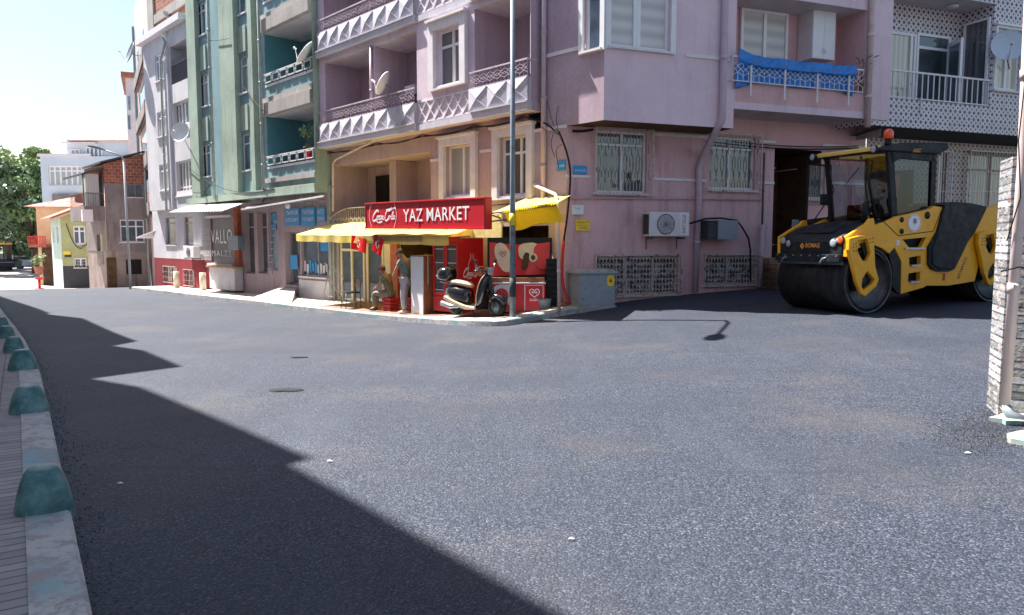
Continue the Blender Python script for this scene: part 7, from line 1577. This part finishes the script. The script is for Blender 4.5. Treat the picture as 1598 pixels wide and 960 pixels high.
text(RO, 'lettering', 'ASC', R, 1424, 231.5, 1437, 237.5, CO+.045, M['bomorange'], shear=.3) if False else slant(RO, 'ASC', R.p(1424,238,CO+.045), R.p(1438,238,CO+.045), .07, R, CO+.046, M['bomorange'])
t, z = R.p(1386,224,-.25); c = R.w(t,-.25,zc1+.14); q = MB(); q.tube([c-Vector((0,0,.05)),c+Vector((0,0,.10))], .06, 12); be = q.build('beacon_base', M['black'], RO); q = MB(); q.lathe(c+Vector((0,0,.10)), (0,0,1), [(0,.07),(.02,.085),(.12,.085),(.17,.06),(.19,0)], 18); q.build('beacon', M['orangelamp'], be)
for o, tt in ((CO-.05,rf0),(CI+.0,rf0)): q = MB(); c = R.w(tt+.08,o,zc1+.02); q.lathe(c-HD*.06, HD, [(0,.03),(.02,.065),(.08,.07),(.085,.0)], 14); wl_ = q.build('work_light', M['black'], RO); q = MB(); q.lathe(c+HD*.026, HD, [(0,.06),(.012,.03),(.013,0)], 14); q.build('lens', M['lens'], wl_)
# open far door leaf, mirrors, wiper
q = MB(); ow_ = [(CI-.02,zc0+.05),(CI-.62,zc0+.02),(CI-.60,zc1-.05),(CI-.02,zc1-.12)]; P_ = [R.w(tf0-.02,o,z) for o,z in ow_]
for i in range(4): q.bar(P_[i], P_[(i+1)%4], .035)
dl = q.build('open_door', M['rollerblack'], RO); q = MB(); q.add(P_, [(0,1,2,3)]); q.build('glass', M['cabglass'], dl)
q = MB(); q.bar(R.w(tf0-.02,CI-.02,zc0+.05), R.w(tf0+.1,CI-.62,zc0-.0), .1, .06); q.build('door_sill', M['black'], dl)
for (x_, y_, o_, w_, h__) in ((1261,300,CI+.1,.16,.22),): 
    c = R.w(tf0+.25,o_,2.42); q = MB(); q.bx(c, (w_,.05,h__)); q.build('mirror', M['black'], RO, bevel=.02); q = MB(); q.tube([c, R.w(tf0,o_,2.55)], .012, 6); q.tube([R.w(.05,o_+.1,1.92), R.w(tf0+.05,o_+.05,2.6), R.w(tf1+.12,o_,zc1)], .012, 6); q.build('mirror_arm', M['black'], RO)
c = R.w(tf0+.3,CI-.55,1.83); q = MB(); q.bx(c, (.22,.06,.42)); q.build('mirror', M['polemetal'], RO, bevel=.03); q = MB(); q.tube([c+Vector((0,0,.2)), R.w(tf0+.1,CI-.1,2.0)], .014, 6); q.build('mirror_arm', M['black'], RO)
q = MB(); q.tube([R.w(tf0+.03,-.55,zc0+.02), R.w((tf0+tf1)/2+.03,-.62,2.6), R.w(tf1+.03,-.52,3.1)], .012, 5); q.tube([R.w(tf0+.03,-1.15,zc1-.5), R.w(tf1+.03,-.7,zc1-.25)], .010, 5); q.build('wiper', M['black'], RO)
# seat, steering column, controls inside
q = MB(); q.box(R, tf0-.35, tf0-.05, -1.2, -.35, zc0, zc0+.3); q.build('dashboard', M['black'], RO, bevel=.03)
q = MB(); sw = R.w(tf0-.42,-.75,2.62); q.tube([sw+R.n*.2*math.cos(a)+Vector((0,0,.12*math.sin(a)))+HD*-.12*math.sin(a) for a in [k*math.pi/10 for k in range(21)]], .014, 6); q.tube([sw, R.w(tf0-.25,-.75,2.2)], .025, 6); q.build('steering_wheel', M['black'], RO)
q = MB(); q.box(R, tr0_+.4, tr0_+.85, -.8, -.3, 2.1, 2.32); q.box(R, tr0_+.30, tr0_+.42, -.8, -.3, 2.3, 2.95); q.build('driver_seat', M['black'], RO, bevel=.04)

# ================================================================== PEOPLE
def skinmesh(J, E_, Rr, sub=2):
    """one continuous surface grown on a joint graph"""
    me = bpy.data.meshes.new('sk'); names = list(J); me.from_pydata([tuple(J[n]) for n in names], [(names.index(a), names.index(b_)) for a, b_ in E_], [])
    o = bpy.data.objects.new('sk', me); COL.objects.link(o); m = o.modifiers.new('s','SKIN'); m.use_smooth_shade = True
    for i, n in enumerate(names):
        r = Rr[n]; me.skin_vertices[0].data[i].radius = r if isinstance(r, tuple) else (r, r)
    me.skin_vertices[0].data[0].use_root = True
    s = o.modifiers.new('u','SUBSURF'); s.levels = s.render_levels = sub
    bpy.context.view_layer.update(); dg = bpy.context.evaluated_depsgraph_get(); out = bpy.data.meshes.new_from_object(o.evaluated_get(dg)); vs = [v.co.copy() for v in out.vertices]; fs = [tuple(p.vertices) for p in out.polygons]; bpy.data.objects.remove(o); bpy.data.meshes.remove(out); return vs, fs
def addskin(b, J, E_, Rr, sub=2): v, f = skinmesh(J, E_, Rr, sub); b.smooth = True; b.add(v, f); b.smooth = False
def person(base, yaw, J, label, shirt, trousers, shoes, cap=None, hair='darkgrey', sleeves=.55, extra=None, scale=1.0, face=None, name='person', group=None):
    """J: joints in a local frame, x forward, y left, z up"""
    Rz = Matrix.Rotation(yaw, 3, 'Z'); W_ = {k: base+Rz@(Vector(v)*scale) for k, v in J.items()}; root = thing(name, label, 'person', base, group); s = scale
    fwd = Rz@Vector((1,0,0)); lft = Rz@Vector((0,1,0))
    E_ = [('pelvis','belly'),('belly','chest'),('chest','neck'),('neck','head')]; rr = {'pelvis':(.125*s,.10*s),'belly':(.115*s,.095*s),'chest':(.13*s,.10*s),'neck':.05*s,'head':.075*s}
    for d in 'LR':
        E_ += [('chest','sh'+d),('sh'+d,'el'+d),('el'+d,'wr'+d),('wr'+d,'pa'+d),('pelvis','hp'+d),('hp'+d,'kn'+d),('kn'+d,'an'+d),('an'+d,'to'+d)]
        rr.update({'sh'+d:.058*s,'el'+d:.04*s,'wr'+d:.027*s,'pa'+d:(.036*s,.02*s),'hp'+d:.085*s,'kn'+d:.056*s,'an'+d:.038*s,'to'+d:.035*s})
        w, e = W_['wr'+d], W_['el'+d]; dd_ = (w-e).normalized(); W_['pa'+d] = w+dd_*.06*s; sid = dd_.cross(lft).normalized() if abs(dd_.dot(lft)) < .9 else dd_.cross(fwd).normalized()
        bend = dd_.cross(sid).normalized()
        for i, (o_, L_) in enumerate(((-.028,.065),(-.009,.078),(.010,.072),(.028,.055))):
            a, b_ = 'f%d%sa' % (i,d), 'f%d%sb' % (i,d); W_[a] = W_['pa'+d]+dd_*(.035+L_*.45)*s+sid*o_*s; W_[b_] = W_[a]+(dd_*.75+bend*.6*(1 if d == 'L' else -1)).normalized()*L_*.55*s; E_ += [('pa'+d,a),(a,b_)]; rr[a] = .0095*s; rr[b_] = .008*s
        a, b_ = 'th%sa' % d, 'th%sb' % d; W_[a] = w+dd_*.045*s-sid*.042*s; W_[b_] = W_[a]+(dd_-sid*.5).normalized()*.04*s; E_ += [('wr'+d,a),(a,b_)]; rr[a] = .012*s; rr[b_] = .009*s
    q = MB(); keep = {n for e in E_ for n in e}; addskin(q, {k: W_[k] for k in ['pelvis']+[k for k in W_ if k in keep and k != 'pelvis']}, E_, rr)
    hd = W_['head']; hdir = (Rz@Vector(face or (1,0,0))).normalized(); up = (hd-W_['neck']).normalized(); hl = up.cross(hdir).normalized(); hf = hl.cross(up).normalized() if False else hdir
    c = hd+up*.055*s+hf*.015*s; q.ell(c, (.078*s,.078*s,.108*s), 16, 12); q.ell(c+hf*.078*s-up*.015*s, (.014*s,.014*s,.022*s), 8, 6); q.ell(c+hf*.045*s-up*.065*s, (.045*s,.045*s,.04*s), 10, 7)
    for k in (-1,1): q.ell(c+hl*k*.078*s-up*.01*s, (.013*s,.013*s,.028*s), 8, 6)
    q.build('body', M['skin'], root, fix=False)
    q = MB()
    for k in (-1,1): q.ell(c+hf*.072*s+hl*k*.028*s+up*.012*s, (.010*s,.010*s,.008*s), 8, 6)
    q.build('eyes', M['black'], root)
    q = MB(); q.tube([c+hf*.074*s-up*.055*s+hl*k*.022*s for k in (-1,0,1)], .005*s, 5); q.build('mouth', plain('lips',(.30,.10,.08),.5), root)
    q = MB(); q.ell(c-hf*.012*s+up*.018*s, (.082*s,.082*s,.10*s), 14, 10); q.build('hair', M[hair], root)
    ex = .016*s; q = MB(); Js = {k: W_[k] for k in ('belly','pelvis','chest')}; Js['pelvis'] = W_['pelvis'].lerp(W_['belly'],.15); Es = [('pelvis','belly'),('belly','chest')]; Rs = {'pelvis':(.145*s,.118*s),'belly':(.135*s,.115*s),'chest':(.148*s,.115*s)}; Js['nk'] = W_['chest'].lerp(W_['neck'],.62); Es.append(('chest','nk')); Rs['nk'] = .062*s
    for d in 'LR': 
        Js['s'+d] = W_['sh'+d]; Js['e'+d] = W_['sh'+d].lerp(W_['el'+d], sleeves); Es += [('chest','s'+d),('s'+d,'e'+d)]; Rs['s'+d] = .076*s; Rs['e'+d] = .064*s
    addskin(q, Js, Es, Rs); q.build('shirt', shirt, root, fix=False)
    q = MB(); Js = {'pelvis': W_['pelvis']}; Es = []; Rs = {'pelvis':(.138*s,.115*s)}
    for d in 'LR':
        Js['h'+d] = W_['hp'+d]; Js['k'+d] = W_['kn'+d]; Js['a'+d] = W_['kn'+d].lerp(W_['an'+d],.93); Es += [('pelvis','h'+d),('h'+d,'k'+d),('k'+d,'a'+d)]; Rs['h'+d] = .102*s; Rs['k'+d] = .074*s; Rs['a'+d] = .062*s
    addskin(q, Js, Es, Rs); q.build('trousers', trousers, root, fix=False)
    for d in 'LR':
        q = MB(); a, t = W_['an'+d], W_['to'+d]; dd_ = (t-a); dd_.z = 0; dd_.normalize(); hz = Vector((a.x,a.y,t.z)); addskin(q, {'a': hz-dd_*.06*s+Vector((0,0,.0)), 'b': hz+dd_*.05*s+Vector((0,0,.005)), 'c': hz+dd_*.17*s-Vector((0,0,.005))}, [('a','b'),('b','c')], {'a':(.042*s,.04*s),'b':(.048*s,.042*s),'c':(.042*s,.03*s)}, 1); q.build('shoe', shoes, root, fix=False)
    if cap:
        q = MB(); q.smooth = True; n = 18; vs = []
        for (h_, r_2) in ((.0,.091),(.03,.092),(.065,.078),(.088,.045),(.095,.002)):
            for k in range(n): a = 2*math.pi*k/n; vs.append(c+up*(.03+h_)*s+(hf*math.cos(a)+hl*math.sin(a))*r_2*s-hf*.008*s)
        q.add(vs, [(i*n+k,i*n+(k+1)%n,(i+1)*n+(k+1)%n,(i+1)*n+k) for i in range(4) for k in range(n)])
        br = []
        for k in range(9): a = rad(-62+124*k/8); br += [c+up*.035*s+(hf*math.cos(a)+hl*math.sin(a))*.088*s, c+up*.022*s+hf*.16*s*math.cos(a*.8)+hl*math.sin(a)*.085*s]
        q.add(br, [(2*k,2*k+1,2*k+3,2*k+2) for k in range(8)]); o_ = q.build('cap', cap, root, fix=False); sl2 = o_.modifiers.new('t','SOLIDIFY'); sl2.thickness = .006
    return root, W_
def plainm(n, c, r=.8): return plain(n, c, r, var=.15, scale=9, bump=.2)
# standing man leaning on the cabinet, head bowed to the left of the photo
g = onA(634,1.38); stand = dict(pelvis=(0,0,.90),belly=(.0,0,1.08),chest=(.03,0,1.30),neck=(.07,0,1.44),head=(.12,0,1.51),
    shL=(.04,.19,1.36),elL=(.18,.22,1.10),wrL=(.30,.10,1.02),shR=(.0,-.19,1.36),elR=(-.16,-.36,1.36),wrR=(-.34,-.34,1.44),
    hpL=(0,.09,.86),knL=(.04,.10,.47),anL=(.0,.11,.07),toL=(.13,.12,.03),hpR=(0,-.09,.86),knR=(.08,-.08,.48),anR=(.06,-.08,.07),toR=(.19,-.09,.03))
yawS = math.atan2(A.u.y*.75-.3, A.u.x)   # facing left and a little towards the street
person(g, yawS, stand, 'man standing in a cap, grey-green shirt and pale trousers, leaning an arm on the cabinet', plainm('grey_green_shirt',(.16,.21,.19)), plainm('pale_grey_trousers',(.44,.41,.43)), M['trim'], plainm('tan_cap',(.50,.38,.24)), face=(.8,0,-.55), scale=.985)
# seated man, hand to face
g = onA(609,1.15); sz_ = .37; sit = dict(pelvis=(0,0,.47),belly=(.03,0,.63),chest=(.10,0,.85),neck=(.16,0,1.0),head=(.19,0,1.07),
    shL=(.10,.19,.92),elL=(.24,.20,.70),wrL=(.40,.08,.62),shR=(.13,-.18,.92),elR=(.33,-.16,.74),wrR=(.29,-.05,.96),
    hpL=(.02,.10,.45),knL=(.43,.13,.48),anL=(.40,.13,.08),toL=(.53,.14,.03),hpR=(.02,-.10,.45),knR=(.45,-.10,.49),anR=(.50,-.10,.08),toR=(.63,-.10,.03))
person(g, math.atan2(A.u.y*.8-.35, A.u.x), sit, 'man in olive polo and cap sitting on the red crate, hand at his face', plainm('olive_polo',(.20,.18,.12)), plainm('khaki_trousers',(.24,.20,.15)), M['darkgrey'], plainm('rust_cap',(.45,.16,.07)), face=(.95,0,-.3), scale=.98)
# roller driver seated in the cab
bs = R.w(tr0_+.62,-.55,1.95); drv = dict(sit); drv.update(elL=(.22,.24,.70),wrL=(.42,.16,.80),elR=(.22,-.24,.70),wrR=(.42,-.16,.80))
person(bs, math.atan2(HD.y, HD.x), drv, 'roller driver in an orange high-visibility vest seated in the cab', plainm('orange_vest',(.85,.10,.03)), plainm('navy_trousers',(.04,.05,.09)), M['black'], plainm('orange_cap',(.8,.12,.03)), scale=.92, sleeves=.35)

# ================================================================== SCOOTER
g1_ = onA(712,1.55); g2_ = ongrd(775,504); g2_ = Vector((g2_.x, g2_.y+.12, 0)); g2_.z = pz(g2_.x,g2_.y); du = (g2_-g1_); du.z = 0; wbs = du.length; SF = Frame(g1_, u=du, face=True); zs = (g1_.z+g2_.z)/2; k_ = wbs/1.28
SCO = thing('scooter', 'black retro scooter with a beige seat and rear top box parked by the red fridge', 'scooter', SF.w(wbs/2,0,zs))
T = lambda x: x*k_
for t in (0, wbs):
    z = zs+.24; q = MB(); q.lathe(SF.w(t,-.06,z), SF.n, [(0,.13),(0,.2),(.02,.235),(.06,.245),(.10,.235),(.12,.2),(.12,.13)], 32); w_ = q.build('wheel', M['black'], SCO); q = MB(); q.lathe(SF.w(t,-.045,z), SF.n, [(0,0),(0,.13),(.09,.13),(.08,.05),(.10,.04),(.10,0)], 24); q.build('rim', M['polemetal'], w_)
def loft(b, secs, n=14):   # secs: (t, zc, halfwidth, halfheight, offset)
    vs = []
    for (t,zc,w,h) in secs:
        for k in range(n): a = 2*math.pi*k/n; e=.8; ca, sa = math.cos(a), math.sin(a); vs.append(SF.w(T(t), math.copysign(abs(ca)**e,ca)*w, zs+zc+math.copysign(abs(sa)**e,sa)*h))
    sm = b.smooth; b.smooth = True; b.add(vs, [(i*n+k,i*n+(k+1)%n,(i+1)*n+(k+1)%n,(i+1)*n+k) for i in range(len(secs)-1) for k in range(n)]+[tuple(range(n)), tuple((len(secs)-1)*n+k for k in range(n))]); b.smooth = sm
q = MB(); loft(q, [(-.32,.52,.04,.06),(-.24,.52,.13,.14),(-.05,.50,.18,.18),(.15,.48,.19,.19),(.34,.46,.17,.18),(.46,.42,.12,.18)]); q.build('body_shell', M['blackgloss'], SCO)
q = MB(); q.prism(SF, [(T(x),zs+z) for x,z in ((-.22,.44),(.10,.34),(.48,.24),(.78,.22),(.80,.17),(.45,.15),(.05,.23),(-.24,.36))], -.19, .195); q.build('side_trim', M['seatfab'], SCO, bevel=.03)
q = MB(); q.prism(SF, [(T(x),zs+z) for x,z in ((.30,.22),(.86,.22),(.92,.30),(.86,.16),(.3,.14))], -.16, .16); q.build('footboard', M['black'], SCO, bevel=.02)
q = MB(); vs = []
for (x,z,w) in ((.80,.20,.17),(.90,.30,.20),(.95,.50,.23),(1.0,.70,.22),(1.03,.85,.17),(1.05,.95,.09)):
    for (o, dx) in ((-w,-.06),(-w*.5,.02),(0,.05),(w*.5,.02),(w,-.06)): vs.append(SF.w(T(x+dx),o,zs+z))
q.smooth = True; q.add(vs, [(i*5+k,i*5+k+1,(i+1)*5+k+1,(i+1)*5+k) for i in range(5) for k in range(4)]); ls = q.build('leg_shield', M['blackgloss'], SCO); so = ls.modifiers.new('t','SOLIDIFY'); so.thickness = .035
q = MB(); q.tube([SF.w(T(x),w,zs+z) for x,z,w in ((.76,.20,.18),(.85,.30,.21),(.89,.5,.24),(.94,.7,.23),(.98,.85,.18),(1.01,.95,.09))], .012, 6); q.tube([SF.w(T(x),-w,zs+z) for x,z,w in ((.76,.20,.18),(.85,.30,.21),(.89,.5,.24),(.94,.7,.23),(.98,.85,.18),(1.01,.95,.09))], .012, 6); q.build('shield_trim', M['seatfab'], SCO)
q = MB(); loft(q, [(1.08,.30,.07,.06),(1.18,.45,.10,.08),(1.30,.50,.11,.05),(1.46,.44,.10,.06),(1.54,.34,.07,.06)]); q.build('front_mudguard', M['blackgloss'], SCO)
q = MB(); q.tube([SF.w(T(1.04),0,zs+.95),SF.w(T(1.14),0,zs+.6),SF.w(T(1.26),0,zs+.30)], .045, 8); q.tube([SF.w(T(1.14),.09,zs+.5),SF.w(wbs,.09,zs+.24)], .022, 6); q.build('fork', M['darkgrey'], SCO)
q = MB(); q.tube([SF.w(T(.90),.32,zs+1.03),SF.w(T(.98),.16,zs+1.04),SF.w(T(1.02),0,zs+1.02),SF.w(T(.98),-.16,zs+1.04),SF.w(T(.90),-.32,zs+1.03)], .016, 6); q.ell(SF.w(T(1.04),0,zs+1.02), (.1,.1,.09), 12, 8); q.build('handlebar', M['blackgloss'], SCO); q = MB(); q.lathe(SF.w(T(1.08),0,zs+1.02), SF.u, [(0,.085),(.04,.085),(.055,.05),(.06,0)], 18); q.build('headlight', M['lens'], SCO)
for o in (.24,-.24): q = MB(); q.tube([SF.w(T(.96),o,zs+1.04),SF.w(T(.94),o*1.25,zs+1.2)], .008, 5); mm_ = q.build('mirror', M['metal'], SCO); q = MB(); q.lathe(SF.w(T(.94),o*1.3,zs+1.24), SF.u, [(0,0),(0,.05),(.015,.055),(.02,0)], 14); q.build('mirror_head', M['blackgloss'], mm_)
q = MB(); loft(q, [(-.16,.74,.06,.035),(-.08,.745,.14,.055),(.15,.74,.155,.06),(.38,.715,.14,.055),(.50,.68,.09,.04),(.54,.67,.03,.02)]); q.build('seat', M['seatfab'], SCO)
q = MB(); loft(q, [(-.50,.88,.10,.08),(-.46,.90,.19,.15),(-.34,.92,.21,.17),(-.18,.92,.20,.165),(-.12,.90,.14,.12)]); tb3 = q.build('top_box', M['blackgloss'], SCO); q = MB(); q.tube([SF.w(T(x),o,zs+z) for x,z,o in ((-.42,.74,.12),(-.2,.72,.12),(-.05,.68,.1))], .012, 6); q.tube([SF.w(T(x),o,zs+z) for x,z,o in ((-.42,.74,-.12),(-.2,.72,-.12),(-.05,.68,-.1))], .012, 6); q.build('rear_rack', M['metal'], SCO)
q = MB(); q.tube([SF.w(T(.25),.16,zs+.20),SF.w(T(.0),.18,zs+.20),SF.w(T(-.28),.19,zs+.26)], [.03,.055,.06], 12); q.build('exhaust', M['metal'], SCO); q = MB(); q.ell(SF.w(T(-.22),.0,zs+.40), (.05,.14,.05), 10, 7); q.build('tail_light', M['redplastic'], SCO)
q = MB(); q.tube([SF.w(T(.35),.1,zs+.2),SF.w(T(.38),.22,zs+.0)], .012, 6); q.tube([SF.w(T(.35),-.1,zs+.2),SF.w(T(.38),-.22,zs+.0)], .012, 6); q.build('kickstand', M['darkgrey'], SCO)
# ladder by the shop windows
lr = thing('ladder', 'small aluminium stepladder leaning in the doorway right of the meter box', 'ladder', onA(420,.25)); q = MB(); a0 = A.at(424,352,.2); a1 = A.at(418,428,.35); b0 = A.at(430,350,.2); b1 = A.at(425,428,.35)
q.bar(a0,a1,.03); q.bar(b0,b1,.03); q.build('rail', M['metal'], lr); q = MB()
for k in range(7): q.bar(a0.lerp(a1,(k+.6)/7.4), b0.lerp(b1,(k+.6)/7.4), .025)
q.build('rung', M['metal'], lr)
tb4 = thing('display_counter', 'low counter with a wooden top under the aubergine panel', 'counter', onA(345,.3)); r = A.rect(327,418,366,446,.4); q = MB(); q.box(A, r[0], r[1], .05, .4, r[2]-.15, r[3]); q.build('front', M['whitewall'], tb4); q = MB(); q.box(A, r[0]-.1, r[1]+.1, .03, .5, r[3], r[3]+.07); q.build('top', M['palewood'], tb4)
for i, x_ in enumerate((318, 277)): c = onA(x_,.5); q = MB(); q.tube([c-Vector((0,0,.05)), c+Vector((0,0,.75))], .13, 10); tag(q.build('stone_post', M['cream']), ['short pale post at the right end of the red plinth','short pale post between the two red basement windows'][i], 'post')

# loose dark aggregate swept against the edges of the fresh layer
random.seed(21); gv = MB()
def stone(x, y, r):
    z = gz(x, y); vs = []
    for k in range(5): a = k*1.2566+random.random(); vs.append((x+r*math.cos(a), y+r*math.sin(a), z-.002))
    vs.append((x+random.uniform(-.3,.3)*r, y+random.uniform(-.3,.3)*r, z+r*random.uniform(.6,1.1))); gv.add(vs, [(k,(k+1)%5,5) for k in range(5)])
for i in range(2600):
    p = ongrd(random.triangular(1440,1600,1560), random.triangular(625,720,668)); stone(p.x+random.gauss(0,.05), p.y+random.gauss(0,.05), random.uniform(.004,.012))
for i in range(3000):
    k = random.randrange(6, len(ll)-2); p = ll[k].lerp(ll[k+1], random.random()); d = abs(random.gauss(0,.09)); nn = (ll[k+1]-ll[k]).normalized(); stone(p.x+nn.y*(d+.01), p.y-nn.x*(d+.01), random.uniform(.003,.010))
tag(gv.build('loose_aggregate', plain('tarred_stones', (.03,.034,.045), .95, var=.5, scale=30), loc=(0,0,0)), 'loose dark stones along the edges of the new asphalt', None, kind='stuff')
